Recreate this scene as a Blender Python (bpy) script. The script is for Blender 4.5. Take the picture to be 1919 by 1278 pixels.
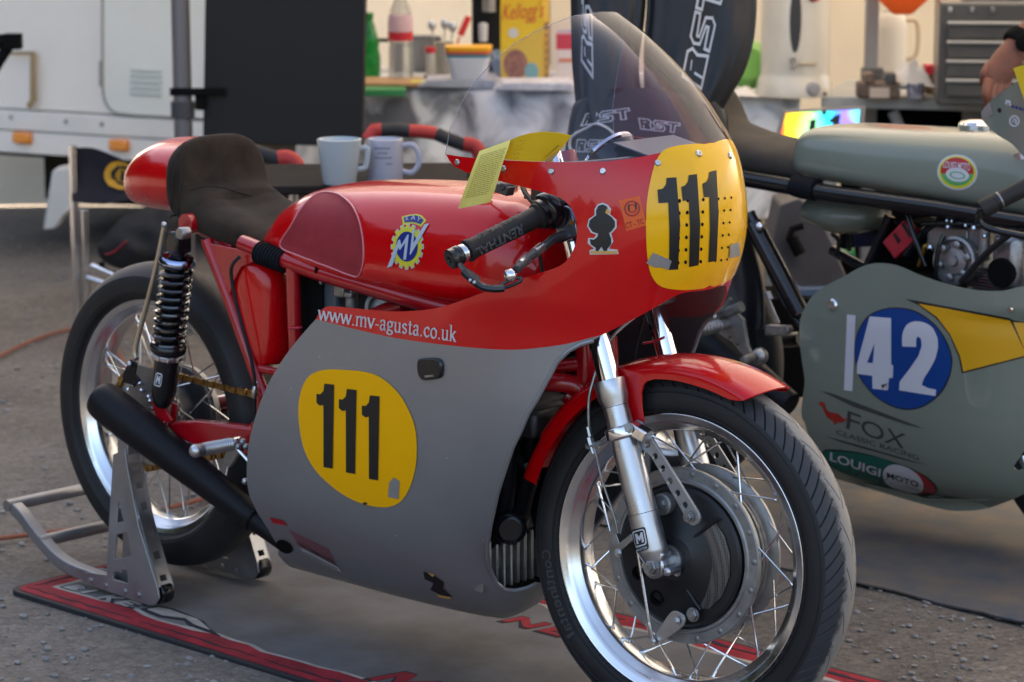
import bpy, math, random
from mathutils import Vector, Matrix, noise
from mathutils.bvhtree import BVHTree
from mathutils.geometry import delaunay_2d_cdt
import numpy as np
random.seed(4)
R = math.radians
scene = bpy.context.scene
for _o in list(bpy.data.objects): bpy.data.objects.remove(_o)
COL = scene.collection
# ---------------------------------------------------------------- camera
CAM = (4.1799, -3.4471, 1.5124); YAW, PITCH, ROLL = R(133.0197), R(-10.5844), R(0.0824)
FPX = 5017.62
cd = bpy.data.cameras.new('camera'); cam = bpy.data.objects.new('camera', cd); COL.objects.link(cam)
cam.location = CAM; cam.rotation_mode = 'XYZ'
cam.rotation_euler = (math.pi/2 + PITCH, 0, YAW - math.pi/2)
cd.sensor_width = 36.0; cd.lens = FPX*36/1919; cd.clip_end = 600; cd.clip_start = .05
cd.dof.use_dof = True; cd.dof.focus_distance = 4.45; cd.dof.aperture_fstop = 6.3
scene.camera = cam
# ---------------------------------------------------------------- sky, sun, exposure
SUN_EL, SUN_AZ = R(29), R(117)         # azimuth measured from +x towards +y
w = bpy.data.worlds.new('World'); scene.world = w; w.use_nodes = True
nt = w.node_tree; bg = nt.nodes['Background']
sk = nt.nodes.new('ShaderNodeTexSky'); sk.sky_type = 'NISHITA'; sk.sun_disc = False
sk.sun_elevation = SUN_EL; sk.sun_rotation = math.pi/2 - SUN_AZ
sk.air_density = 0.8; sk.dust_density = 5.0; sk.ozone_density = 0.0
tn=nt.nodes.new('ShaderNodeMixRGB'); tn.blend_type='MULTIPLY'; tn.inputs[0].default_value=1; tn.inputs[2].default_value=(1.04,1.0,.95,1)
nt.links.new(sk.outputs[0], tn.inputs[1]); nt.links.new(tn.outputs[0], bg.inputs[0]); bg.inputs[1].default_value = 0.15
sl = bpy.data.lights.new('sun', 'SUN'); sl.energy = 3.6; sl.angle = R(.53); sl.color = (1, .93, .82)
so = bpy.data.objects.new('sun', sl); COL.objects.link(so)
sd = Vector((math.cos(SUN_EL)*math.cos(SUN_AZ), math.cos(SUN_EL)*math.sin(SUN_AZ), math.sin(SUN_EL)))
so.rotation_euler = sd.to_track_quat('Z', 'Y').to_euler()
vs = scene.view_settings; vs.view_transform = 'Standard'; vs.look = 'None'; vs.exposure = 2.05; vs.gamma = 1; vs.use_curve_mapping = False
scene.render.engine = 'CYCLES'; cy = scene.cycles
cy.max_bounces = 8; cy.diffuse_bounces = 4; cy.glossy_bounces = 4; cy.transmission_bounces = 6; cy.transparent_max_bounces = 16
cy.sample_clamp_indirect = 6; cy.use_denoising = True; cy.caustics_reflective = False; cy.caustics_refractive = False
# ---------------------------------------------------------------- the view ray of a photo pixel, met with a real plane
_f = Vector((math.cos(PITCH)*math.cos(YAW), math.cos(PITCH)*math.sin(YAW), math.sin(PITCH)))
_r = _f.cross(Vector((0,0,1))).normalized(); _u = _r.cross(_f)
_rr = _r*math.cos(ROLL)+_u*math.sin(ROLL); _uu = _u*math.cos(ROLL)-_r*math.sin(ROLL)
CV = Vector(CAM)
def ray(u, v): return _f + _rr*((u-959.5)/FPX) - _uu*((v-639)/FPX)
def P(u, v, y=None, x=None, z=None, d=None):
    r = ray(u, v)
    t = (y-CV.y)/r.y if y is not None else (x-CV.x)/r.x if x is not None else (z-CV.z)/r.z if z is not None else d
    return CV + r*t
# steered front end: everything there turns with M about the axle centre
STEER, RAKE = R(7.13), R(25)
FC = Vector((1.38, 0, .315))
MS = Matrix.Rotation(STEER, 3, Vector((-math.sin(RAKE), 0, math.cos(RAKE))))
MSi = MS.inverted()
FM = Matrix.Translation(FC) @ MS.to_4x4() @ Matrix.Translation(-FC)
def PF(u, v, y):
    c = FC + MSi@(CV-FC); r = MSi@ray(u, v); return c + r*((y-c.y)/r.y)
# ---------------------------------------------------------------- mesh builder
class G:
    def __init__(s): s.v=[]; s.f=[]; s.m=[]
    def add(s, vs, fs, m=0):
        b=len(s.v); s.v += [Vector(p) for p in vs]; s.f += [tuple(i+b for i in f) for f in fs]; s.m += [m]*len(fs); return s
    def tf(s, M, b=0):
        for i in range(b, len(s.v)): s.v[i] = M@s.v[i]
        return s
    def mirror_y(s):
        n=len(s.v); mp={}
        for i in range(n):
            p=s.v[i]
            if abs(p.y)<4e-4: p.y=0; mp[i]=i
            else: mp[i]=len(s.v); s.v.append(Vector((p.x,-p.y,p.z)))
        k=len(s.f); s.f += [tuple(mp[i] for i in reversed(f)) for f in s.f[:k]]; s.m += s.m[:k]; return s
    def bvh(s): return BVHTree.FromPolygons(s.v, s.f)
    def box(s, c, d, M=None, m=0):
        c=Vector(c); x,y,z=d[0]/2,d[1]/2,d[2]/2
        vs=[Vector(p) for p in ((-x,-y,-z),(x,-y,-z),(x,y,-z),(-x,y,-z),(-x,-y,z),(x,-y,z),(x,y,z),(-x,y,z))]
        if M is not None: vs=[M@p for p in vs]
        return s.add([c+p for p in vs],[(0,3,2,1),(4,5,6,7),(0,1,5,4),(1,2,6,5),(2,3,7,6),(3,0,4,7)],m)
    def loft(s, rings, cap=True, closed=True, m=0, loop=False):
        n=len(rings[0]); vs=[p for r in rings for p in r]; fs=[]
        L=len(rings)
        for i in range(L if loop else L-1):
            a=i*n; b=((i+1)%L)*n
            for j in range(n if closed else n-1):
                k=(j+1)%n; fs.append((a+j,a+k,b+k,b+j))
        if cap and closed and not loop:
            fs.append(tuple(range(n-1,-1,-1))); fs.append(tuple(range((L-1)*n,L*n)))
        return s.add(vs,fs,m)
    def tube(s, pts, r, n=10, cap=True, loop=False, m=0, flat=None):
        pts=[Vector(p) for p in pts]; N=len(pts); rings=[]
        up=None
        for i,p in enumerate(pts):
            a=pts[(i-1)%N] if (loop or i>0) else p; b=pts[(i+1)%N] if (loop or i<N-1) else p
            t=(b-a).normalized()
            if up is None:
                h=Vector((0,0,1)) if abs(t.z)<.9 else Vector((1,0,0)); up=(h-t*h.dot(t)).normalized()
            else: up=(up-t*up.dot(t)).normalized()
            sd=t.cross(up); rr=r[i] if isinstance(r,(list,tuple)) else r
            fl = flat or 1
            rings.append([p+up*(rr*fl*math.sin(2*math.pi*k/n))+sd*(rr*math.cos(2*math.pi*k/n)) for k in range(n)])
        return s.loft(rings,cap,True,m,loop)
    def lathe(s, prof, c=(0,0,0), ax=(0,0,1), n=24, m=0, loop=False):
        c=Vector(c); ax=Vector(ax).normalized(); h=Vector((1,0,0)) if abs(ax.x)<.9 else Vector((0,0,1))
        a=(h-ax*h.dot(ax)).normalized(); b=ax.cross(a)
        rings=[[c+ax*hh+(a*math.cos(2*math.pi*k/n)+b*math.sin(2*math.pi*k/n))*max(r,1e-5) for k in range(n)] for r,hh in prof]
        return s.loft(rings,cap=False if loop else (prof[0][0]>1e-4 or prof[-1][0]>1e-4),m=m,loop=loop)
    def ball(s, c, r, n=12, m=0, sc=(1,1,1)):
        c=Vector(c); rings=[]
        for i in range(n//2+1):
            t=math.pi*i/(n//2); rr=max(math.sin(t),1e-4)
            rings.append([c+Vector((sc[0]*r*rr*math.cos(2*math.pi*k/n),sc[1]*r*rr*math.sin(2*math.pi*k/n),-sc[2]*r*math.cos(t))) for k in range(n)])
        return s.loft(rings,cap=False,m=m)
    def prism(s, outline, f, th, holes=(), m=0, grid=None):
        """flat plate: 2D outline (with holes) lifted by f(x,y)->point; th = offset vector or number along the face normal"""
        vs2,fs2=cdt(outline,holes,grid); top=[f(*p) for p in vs2]
        if not isinstance(th,Vector):
            a=f(*outline[0]); b=f(*outline[1]); c2=f(*outline[len(outline)//2]); nn=(b-a).cross(c2-a).normalized(); th=nn*th
        n=len(top); vs=top+[p+th for p in top]; fs=[tuple(x) for x in fs2]+[tuple(i+n for i in reversed(x)) for x in fs2]
        from collections import Counter
        ec=Counter()
        for x in fs2:
            for i in range(len(x)): ec[(x[i],x[(i+1)%len(x)])]+=1
        for (a,b) in list(ec):
            if (b,a) not in ec: fs.append((b,a,a+n,b+n))
        return s.add(vs,fs,m)
    def build(s, name, mats, parent=None, smooth=38, local=False, bevel=0, subsurf=0, solid=None, label=None, recalc=True):
        o = Vector((0,0,0))
        if parent is not None and not local:
            q=parent
            while q is not None: o += q.location; q=q.parent
        me=bpy.data.meshes.new(name); me.from_pydata([tuple(p-o) for p in s.v],[],s.f)
        mats=mats if isinstance(mats,(list,tuple)) else [mats]
        for mm in mats: me.materials.append(mm)
        if len(mats)>1: me.polygons.foreach_set('material_index',s.m)
        if recalc:
            import bmesh
            bm=bmesh.new(); bm.from_mesh(me); bmesh.ops.recalc_face_normals(bm,faces=bm.faces); bm.to_mesh(me); bm.free()
        me.validate(); me.update()
        if smooth:
            me.shade_smooth(); me.set_sharp_from_angle(angle=R(smooth))
        ob=bpy.data.objects.new(name,me); COL.objects.link(ob)
        if parent is not None: ob.parent=parent
        if label: ob['label']=label
        if bevel:
            b=ob.modifiers.new('edge','BEVEL'); b.width=bevel; b.segments=2; b.limit_method='ANGLE'; b.angle_limit=R(40)
        if solid:
            q=ob.modifiers.new('thick','SOLIDIFY'); q.thickness=abs(solid); q.offset=-1 if solid>0 else 1
            if len(mats)>1: q.material_offset=1; q.material_offset_rim=0
            q=ob.modifiers.new('crease','EDGE_SPLIT'); q.split_angle=R(48)
        if subsurf:
            q=ob.modifiers.new('sub','SUBSURF'); q.levels=q.render_levels=subsurf
        return ob
def inside(p, poly):
    x,y=p; c=False; n=len(poly)
    for i in range(n):
        x1,y1=poly[i]; x2,y2=poly[(i+1)%n]
        if (y1>y)!=(y2>y) and x<(x2-x1)*(y-y1)/(y2-y1)+x1: c=not c
    return c
def cdt(outline, holes=(), grid=None):
    """triangulate a 2D outline with holes; grid = (dx,dy) subdivides the edges and adds interior points at that pitch; returns verts, ccw faces"""
    dx,dy=grid if grid else (1,1)
    if not grid:
        sc=max(max(p[0] for p in outline)-min(p[0] for p in outline),max(p[1] for p in outline)-min(p[1] for p in outline))/10 or 1; dx=dy=sc
    pts=[]; edges=[]; loops=[]
    def loop(l):
        q=[Vector((p[0]/dx,p[1]/dy)) for p in l]; o=[]
        for i,p in enumerate(q):
            n=q[(i+1)%len(q)]; k=max(1,int((n-p).length/.9)) if grid else 1
            for j in range(k): o.append(p+(n-p)*(j/k))
        o=[p for i,p in enumerate(o) if (p-o[i-1]).length>1e-4]
        b=len(pts); n=len(o); pts.extend(o); edges.extend((b+i,b+(i+1)%n) for i in range(n)); loops.append([tuple(p) for p in o])
    loop(outline)
    for h in holes: loop(h)
    if grid:
        out=np.array(loops[0]); segA=np.concatenate([np.array(l) for l in loops]); segB=np.concatenate([np.roll(np.array(l),-1,0) for l in loops]); D=segB-segA; LL=(D**2).sum(1)+1e-12
        y=out[:,1].min()+.5; row=0
        while y<out[:,1].max():
            x=out[:,0].min()+.5+(.5 if row%2 else 0)
            while x<out[:,0].max():
                if inside((x,y),loops[0]) and not any(inside((x,y),h) for h in loops[1:]):
                    q=np.array((x,y)); t=np.clip(((q-segA)*D).sum(1)/LL,0,1); dd=((segA+D*t[:,None]-q)**2).sum(1).min()
                    if dd>.3: pts.append(Vector((x,y)))
                x+=1
            y+=.87; row+=1
    r=delaunay_2d_cdt(pts,edges,[],0,1e-6)
    V=[tuple(p) for p in r[0]]; F=[]
    for f in r[2]:
        cx=sum(V[i][0] for i in f)/len(f); cyy=sum(V[i][1] for i in f)/len(f)
        if inside((cx,cyy),loops[0]) and not any(inside((cx,cyy),h) for h in loops[1:]):
            a=sum(V[f[i]][0]*V[f[(i+1)%len(f)]][1]-V[f[(i+1)%len(f)]][0]*V[f[i]][1] for i in range(len(f)))
            F.append(tuple(f) if a>0 else tuple(reversed(f)))
    return [(p[0]*dx,p[1]*dy) for p in V],F
def smooth_poly(pts, n=4, closed=True):
    """Catmull-Rom through 2D/3D points"""
    pts=[Vector(p) for p in pts]; N=len(pts); out=[]
    for i in range(N if closed else N-1):
        p0=pts[(i-1)%N] if closed or i>0 else pts[i]; p1=pts[i]; p2=pts[(i+1)%N]; p3=pts[(i+2)%N] if closed or i<N-2 else p2
        for k in range(n):
            t=k/n; out.append(.5*((2*p1)+(p2-p0)*t+(2*p0-5*p1+4*p2-p3)*t*t+(3*p1-p0-3*p2+p3)*t**3))
    if not closed: out.append(pts[-1])
    return out
def ellipse(cx,cy,rx,ry,n=28,rot=0,p=2.0):
    o=[]
    for k in range(n):
        a=2*math.pi*k/n; c,s=math.cos(a),math.sin(a)
        x=rx*abs(c)**(2/p)*(1 if c>=0 else -1); y=ry*abs(s)**(2/p)*(1 if s>=0 else -1)
        o.append((cx+x*math.cos(rot)-y*math.sin(rot),cy+x*math.sin(rot)+y*math.cos(rot)))
    return o
def rrect(x0,y0,x1,y1,r,n=4):
    o=[]
    for cx,cy,a0 in ((x1-r,y1-r,0),(x0+r,y1-r,90),(x0+r,y0+r,180),(x1-r,y0+r,270)):
        for k in range(n+1):
            a=R(a0+90*k/n); o.append((cx+r*math.cos(a),cy+r*math.sin(a)))
    return o
# ---------------------------------------------------------------- naming
def tag(o, label, cat, group=None):
    o['label']=label; o['category']=cat
    if group: o['group']=group
    return o
def thing(name, label, cat, loc=(0,0,0), group=None):
    o=bpy.data.objects.new(name,None); o.location=loc; o.empty_display_size=.1; COL.objects.link(o)
    return tag(o,label,cat,group)
def struct(o): o['kind']='structure'; return o
# ---------------------------------------------------------------- materials
def mat(name, col, rough=.5, metal=0, coat=0, var=.0, vscale=12, bump=0, bscale=120, spec=.5, trans=0, alpha=1, aniso=0, emit=None, col2=None, rvar=0, ior=1.45, sheen=0, detail=4):
    m=bpy.data.materials.new(name); m.use_nodes=True; t=m.node_tree; b=t.nodes['Principled BSDF']; I=b.inputs
    I['Base Color'].default_value=(*col,1); I['Roughness'].default_value=rough; I['Metallic'].default_value=metal
    I['Coat Weight'].default_value=coat; I['Coat Roughness'].default_value=.04; I['Specular IOR Level'].default_value=spec
    I['Transmission Weight'].default_value=trans; I['Alpha'].default_value=alpha; I['IOR'].default_value=ior
    if aniso: I['Anisotropic'].default_value=aniso
    if sheen: I['Sheen Weight'].default_value=sheen
    if emit: I['Emission Color'].default_value=(*emit[:3],1); I['Emission Strength'].default_value=emit[3]
    if var or bump or rvar or col2:
        tc=t.nodes.new('ShaderNodeTexCoord')
        if var or col2 or rvar:
            n=t.nodes.new('ShaderNodeTexNoise'); n.inputs['Scale'].default_value=vscale; n.inputs['Detail'].default_value=detail; n.inputs['Roughness'].default_value=.6
            t.links.new(tc.outputs['Object'],n.inputs['Vector'])
            if var or col2:
                r=t.nodes.new('ShaderNodeValToRGB'); c1=col2 or tuple(c*(1-var) for c in col); c0=col if col2 else tuple(min(1,c*(1+var)) for c in col)
                r.color_ramp.elements[0].position=.33; r.color_ramp.elements[1].position=.68
                r.color_ramp.elements[0].color=(*c1,1); r.color_ramp.elements[1].color=(*c0,1)
                t.links.new(n.outputs['Fac'],r.inputs['Fac']); t.links.new(r.outputs['Color'],I['Base Color'])
            if rvar:
                mr=t.nodes.new('ShaderNodeMapRange'); mr.inputs['To Min'].default_value=max(0,rough-rvar); mr.inputs['To Max'].default_value=min(1,rough+rvar)
                mr.inputs['From Min'].default_value=.3; mr.inputs['From Max'].default_value=.7
                t.links.new(n.outputs['Fac'],mr.inputs['Value']); t.links.new(mr.outputs['Result'],I['Roughness'])
        if bump:
            n2=t.nodes.new('ShaderNodeTexNoise'); n2.inputs['Scale'].default_value=bscale; n2.inputs['Detail'].default_value=3
            bp=t.nodes.new('ShaderNodeBump'); bp.inputs['Strength'].default_value=bump; bp.inputs['Distance'].default_value=.002
            t.links.new(tc.outputs['Object'],n2.inputs['Vector']); t.links.new(n2.outputs['Fac'],bp.inputs['Height']); t.links.new(bp.outputs['Normal'],I['Normal'])
    return m
MT={}
def mk(k,*a,**kw): MT[k]=mat(k,*a,**kw)
mk('red_paint',(.56,.0008,.0035),.25,spec=.25,coat=.6,var=.05,vscale=3,rvar=.04)
mk('red_frame',(.38,.002,.008),.3,coat=.6,var=.08,vscale=20)
mk('red_pad',(.27,.022,.03),.6,spec=.3,var=.1,vscale=30)
mk('grey_paint',(.29,.30,.315),.42,metal=.6,coat=.15,var=.06,vscale=3,rvar=.09)
mk('inner_grp',(.03,.03,.034),.7,var=.3)
mk('inner_red',(.12,.012,.014),.6,var=.3)
mk('yellow_vinyl',(.90,.44,.0004),.4,spec=.2)
mk('yellow_nose',(.90,.47,.0005),.22,coat=.6,spec=.2)
mk('black_vinyl',(.012,.012,.013),.4)
mk('white_vinyl',(.56,.57,.60),.4)
mk('blue_vinyl',(.012,.022,.19),.35)
mk('steel_vinyl',(.42,.50,.58),.35)
mk('lime_vinyl',(.62,.58,.03),.35)
mk('orange_vinyl',(.72,.10,.008),.4)
mk('darkred_vinyl',(.35,.012,.01),.4)
mk('tan_vinyl',(.62,.36,.1),.4)
mk('duct_tape',(.42,.43,.44),.32,metal=.7,bump=.4,bscale=180)
mk('dirt_spot',(.05,.035,.02),.8)
mk('suede',(.031,.022,.015),.95,var=.35,vscale=14,bump=.35,bscale=400,sheen=.06,spec=.15)
mk('suede_seam',(.02,.016,.014),.9)
mk('black_metal',(.006,.007,.009),.25,coat=.25)
mk('matte_black',(.0045,.005,.0075),.48,spec=.3,var=.25,vscale=12,bump=.12,bscale=500)
mk('dark_gap',(.004,.004,.0045),.85,spec=.15)
mk('rubber',(.006,.006,.0065),.68,var=.2,vscale=20)
mk('foam',(.007,.008,.011),.8,spec=.2,bump=.3,bscale=200)
mk('chrome',(.70,.71,.74),.08,metal=1)
mk('polished',(.74,.75,.77),.2,metal=1,rvar=.06,vscale=40)
mk('alloy',(.54,.55,.57),.33,metal=1,var=.08,vscale=30,rvar=.08)
mk('cast_alloy',(.31,.31,.305),.48,metal=.85,var=.18,vscale=30,bump=.15,bscale=300)
mk('dull_steel',(.34,.34,.34),.4,metal=.9,var=.25,vscale=50)
mk('stand_alloy',(.34,.34,.35),.45,metal=.8,var=.14,vscale=9,rvar=.08)
mk('dark_alloy',(.10,.10,.105),.5,metal=.6,var=.25,vscale=20)
mk('gold_chain',(.32,.18,.05),.42,metal=.8,var=.5,vscale=90)
mk('spring',(.006,.006,.008),.16,coat=1)
mk('blue_chrome',(.30,.34,.5),.12,metal=1)
mk('grip_rubber',(.012,.012,.012),.6,bump=.3,bscale=700)
mk('grip_print',(.10,.10,.105),.6)
mk('paper',(.74,.64,.16),.7,var=.05)
mk('paper_deep',(.74,.48,.008),.7,var=.05)
mk('paper_ink',(.30,.22,.03),.8)
mk('smoke_panel',(.06,.085,.11),.3)
mk('glass_dark',(.02,.02,.025),.08,coat=1)
# ================================================================ SETTING
def ground_mat():
    m=bpy.data.materials.new('gravel_dirt'); m.use_nodes=True; t=m.node_tree; b=t.nodes['Principled BSDF']; L=t.links.new
    b.inputs['Roughness'].default_value=.92; b.inputs['Specular IOR Level'].default_value=.2
    tc=t.nodes.new('ShaderNodeTexCoord')
    def noise_(s,d=5,rg=.6):
        n=t.nodes.new('ShaderNodeTexNoise'); n.inputs['Scale'].default_value=s; n.inputs['Detail'].default_value=d; n.inputs['Roughness'].default_value=rg
        L(tc.outputs['Object'],n.inputs['Vector']); return n
    def ramp(f,stops):
        r=t.nodes.new('ShaderNodeValToRGB'); e=r.color_ramp.elements
        while len(e)<len(stops): e.new(.5)
        for i,(p,c) in enumerate(stops): e[i].position=p; e[i].color=(*c,1)
        L(f,r.inputs['Fac']); return r
    big=ramp(noise_(1.3,6).outputs['Fac'],[(.3,(.118,.103,.088)),(.52,(.195,.170,.143)),(.72,(.25,.222,.19))])
    fine=ramp(noise_(75,6,.75).outputs['Fac'],[(.3,(.42,.42,.43)),(.5,(.9,.9,.9)),(.72,(1.45,1.42,1.4))])
    vo=t.nodes.new('ShaderNodeTexVoronoi'); vo.inputs['Scale'].default_value=46; vo.inputs['Randomness'].default_value=1; L(tc.outputs['Object'],vo.inputs['Vector'])
    vr=ramp(vo.outputs['Color'],[(.0,(.72,.72,.75)),(.6,(1,1,1)),(1,(1.3,1.3,1.28))])
    mx=t.nodes.new('ShaderNodeMixRGB'); mx.blend_type='MULTIPLY'; mx.inputs[0].default_value=.75; L(big.outputs[0],mx.inputs[1]); L(fine.outputs[0],mx.inputs[2])
    m2=t.nodes.new('ShaderNodeMixRGB'); m2.blend_type='MULTIPLY'; m2.inputs[0].default_value=.6; L(mx.outputs[0],m2.inputs[1]); L(vr.outputs[0],m2.inputs[2])
    L(m2.outputs[0],b.inputs['Base Color'])
    bp=t.nodes.new('ShaderNodeBump'); bp.inputs['Strength'].default_value=.7; bp.inputs['Distance'].default_value=.012
    ad=t.nodes.new('ShaderNodeMath'); ad.operation='SUBTRACT'; L(noise_(60,6,.7).outputs['Fac'],ad.inputs[0]); 
    ml=t.nodes.new('ShaderNodeMath'); ml.operation='MULTIPLY'; ml.inputs[1].default_value=.5; L(vo.outputs['Distance'],ml.inputs[0]); L(ml.outputs[0],ad.inputs[1])
    L(ad.outputs[0],bp.inputs['Height']); L(bp.outputs['Normal'],b.inputs['Normal'])
    return m
g=G(); xs=[-200,-40,-12]+[-8+i*.25 for i in range(45)]+[4,8,30,120]; ys=[-200,-40,-12,-6]+[-3+i*.25 for i in range(33)]+[8,14,40,200]
idx={}
for j,y in enumerate(ys):
    for i,x in enumerate(xs):
        z=0
        if -8<x<4 and -3<y<7: z=-.001+.010*(noise.noise(Vector((x*.8,y*.8,0)))*.5)
        idx[i,j]=len(g.v); g.v.append(Vector((x,y,z-.006)))
for j in range(len(ys)-1):
    for i in range(len(xs)-1): g.f.append((idx[i,j],idx[i+1,j],idx[i+1,j+1],idx[i,j+1])); g.m.append(0)
GROUND=struct(g.build('gravel_ground',ground_mat()))
# loose stones
stone_m=mat('loose_stone',(.30,.285,.265),.95,col2=(.17,.165,.16),vscale=24,bump=.3,bscale=90)
def stones(n, px, seed, smin, smax):
    rd=random.Random(seed); s=G()
    for k in range(n):
        u,v=px(rd); p=P(u,v,z=-.006)
        if -.2<p.y<.5 and -.3<p.x<1.9 and rd.random()<.96: continue
        if .98<p.y<2.2 and -1<p.x<2.5: continue
        r=smin+(smax-smin)*rd.random()**4; a=rd.random()*6; fl=.45+.35*rd.random()
        prof=[]; N=6
        rings=[]
        for i,(rr,h) in enumerate(((.35,-.5),(.95,-.15),(.9,.35),(.35,.75))):
            rings.append([p+Vector((r*rr*(.75+.5*rd.random())*math.cos(a+6.283*j/N),r*rr*(.75+.5*rd.random())*.8*math.sin(a+6.283*j/N),r*h*fl+r*fl*.12)) for j in range(N)])
        s.loft(rings)
    return s
sg=stones(900,lambda r:(r.uniform(-60,700),r.uniform(1000,1330)),3,.002,.0105)
sg2=stones(750,lambda r:(r.uniform(1500,1960),r.uniform(1060,1320)),5,.0015,.0085)
sg3=stones(900,lambda r:(r.uniform(-60,560),r.uniform(430,1000)),7,.003,.012)
for q in (sg2,sg3): sg.add(q.v,q.f)
st=sg.build('gravel',stone_m,smooth=25); st['kind']='stuff'

# ---------------- caravan wall behind on the left: direction along the wall
caravan_m=mat('caravan_white',(.86,.83,.77),.32,var=.035,vscale=2,coat=.3)
caravan_shade=mat('caravan_skirt',(.80,.78,.73),.4,var=.06,vscale=4)
lamp_m=mat('amber_lamp',(.85,.27,.02),.25,coat=1)
seal_m=mat('locker_seal',(.30,.30,.27),.6)
under_m=mat('underbody',(.018,.016,.014),.85)
tan_m=mat('tan_bracket',(.36,.27,.15),.6)
CW=P(0,202,d=10.0); CDIR=Vector((math.cos(R(16)),math.sin(R(16)),0)); CN=Vector((math.sin(R(16)),-math.cos(R(16)),0))   # along the wall, out of the wall
def onwall(u,v,off=0):
    r=ray(u,v); t=((CW+CN*off-CV).dot(CN))/r.dot(CN); return CV+r*t
def wallxy(p): return ((p-CW).dot(CDIR),p.z)
def wpt(a,z,off=0): return Vector((CW.x,CW.y,0))+CDIR*a+CN*off+Vector((0,0,z))
zs=CW.z; zb=wallxy(onwall(0,283))[1]
car=thing('motorhome','white motorhome side with a rounded locker door and two amber marker lamps','motorhome',wpt(0,0))
A0,A1=-.28,wallxy(onwall(425,150))[0]
g=G()
def wallbox(g,a0,a1,z0,z1,o0,o1,m=0):
    c=wpt((a0+a1)/2,(z0+z1)/2,(o0+o1)/2); M=Matrix((CDIR,CN,Vector((0,0,1)))).transposed()
    g.box(c,(a1-a0,o1-o0,z1-z0),M,m)
wallbox(g,A0,A1,zs,3.1,-2.2,0)
g.build('body_panel',caravan_m,car,bevel=.01)
zm=wallxy(onwall(100,246))[1]
g=G(); wallbox(g,A0,A1,zm,zs-.004,-.03,.012); g.build('skirt_rail',caravan_shade,car,bevel=.004)
g=G(); wallbox(g,A0,A1,zb,zm-.004,-.03,.005); g.build('skirt_panel',caravan_m,car,bevel=.004)
g=G(); wallbox(g,A0+.1,A1,.12,zb-.01,-1.2,-.5); wallbox(g,A0,A1,zb-.02,zb+.2,-1.9,-.06); g.build('chassis',under_m,car)
def wline(px): return [wallxy(onwall(*p)) for p in px]
# locker door
d=smooth_poly([(197,-160),(197,160),(203,190),(222,211),(260,216),(336,220),(400,222),(400,-160)],5)
d=[(197,-200),(197,165),(199,180),(204,194),(212,205),(224,211),(262,215),(400,221),(400,-200)]
dp=wline(d); 
g=G(); g.prism(dp,lambda a,z:wpt(a,z,.004),CN*.008); g.build('locker_door',mat('locker_white',(.80,.81,.75),.35,var=.03,vscale=3),car)
g=G(); g.tube([wpt(a,z,.012) for a,z in dp[0:9]],.006,6); g.build('locker_seal',seal_m,car)
for k in range(5):
    g=G(); a=wallxy(onwall(250,130+k*11)); b=wallxy(onwall(308,131+k*11)); g.box((wpt(a[0],a[1],.014)+wpt(b[0],b[1],.014))/2,(abs(b[0]-a[0]),.01,.009),Matrix((CDIR,CN,Vector((0,0,1)))).transposed()); g.build('vent_slot',mat('vent_grey',(.55,.58,.55),.5) if k==0 else bpy.data.materials['vent_grey'],car)
g=G(); a=wallxy(onwall(195,112)); b=wallxy(onwall(195,160)); g.tube([wpt(*a,.014),wpt(*b,.014)],.009,8); g.build('hinge',seal_m,car)
g=G(); g.tube([wpt(*wallxy(onwall(*p)),.03) for p in ((22,97),(72,97),(72,185),(64,197))],[.006,.012,.013,.012],8); g.build('side_bracket',tan_m,car)
for (u0,v0,u1,v1) in ((32,246,64,266),(212,260,246,280)):
    a=wallxy(onwall(u0,v1)); b=wallxy(onwall(u1,v0)); g=G(); wallbox(g,a[0],b[0],a[1],b[1],.005,.03); g.build('marker_lamp',lamp_m,car,bevel=.008)
for u,v in ((25,218),(128,226),(195,231)):
    g=G(); g.lathe([(0,.016),(.009,.014),(.011,.008)],wpt(*wallxy(onwall(u,v))),CN,10); g.build('bolt',seal_m,car)
# second van wall closing the view behind the table, cream coloured
cream_m=mat('cream_panel',(.78,.68,.53),.5,var=.06,vscale=2.5)
B0=P(-150,100,d=11.2); B1=P(3600,100,d=11.2)
van=thing('awning_back_wall','cream fabric back wall of the paddock awning behind the table','awning wall',(B0.x,B0.y,0))
g=G(); n=40; dirw=Vector((B1.x-B0.x,B1.y-B0.y,0)); ln=dirw.length; dirw.normalize(); nw=Vector((dirw.y,-dirw.x,0))
g.loft([[Vector((B0.x,B0.y,0))+dirw*(ln*i/n)+nw*(.02*math.sin(i*1.7)+.012*math.sin(i*.6+z))+Vector((0,0,z)) for z in (0,.4,.9,1.4,1.9,2.46)] for i in range(n+1)],cap=False,closed=False)
g.build('fabric_panel',cream_m,van,solid=.004)
# ---------------- the awning overhead (poles of it stand in the picture)
canopy_m=mat('awning_fabric',(.62,.50,.36),.8,var=.05,vscale=1.5)
t=canopy_m.node_tree; tb=t.nodes.new('ShaderNodeBsdfTranslucent'); tb.inputs[0].default_value=(.92,.85,.74,1); ms=t.nodes.new('ShaderNodeMixShader'); ms.inputs[0].default_value=.42
t.links.new(t.nodes['Principled BSDF'].outputs[0],ms.inputs[1]); t.links.new(tb.outputs[0],ms.inputs[2]); t.links.new(ms.outputs[0],t.nodes['Material Output'].inputs['Surface'])
AX0,AX1,AY0,AY1=-3.4,8.0,1.0,7.5
aw=thing('awning_roof','tan fabric awning roof stretched over the paddock','awning',((AX0+AX1)/2,(AY0+AY1)/2,0))
g=G(); n=24
g.loft([[Vector((AX0+(AX1-AX0)*i/n,AY0+(AY1-AY0)*j/10,2.42+.06*math.sin(j/10*math.pi)-.03*abs(math.sin(i/n*math.pi*4))+.02*j/10)) for j in range(11)] for i in range(n+1)],cap=False,closed=False)
g.build('roof_fabric',canopy_m,aw)

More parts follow.
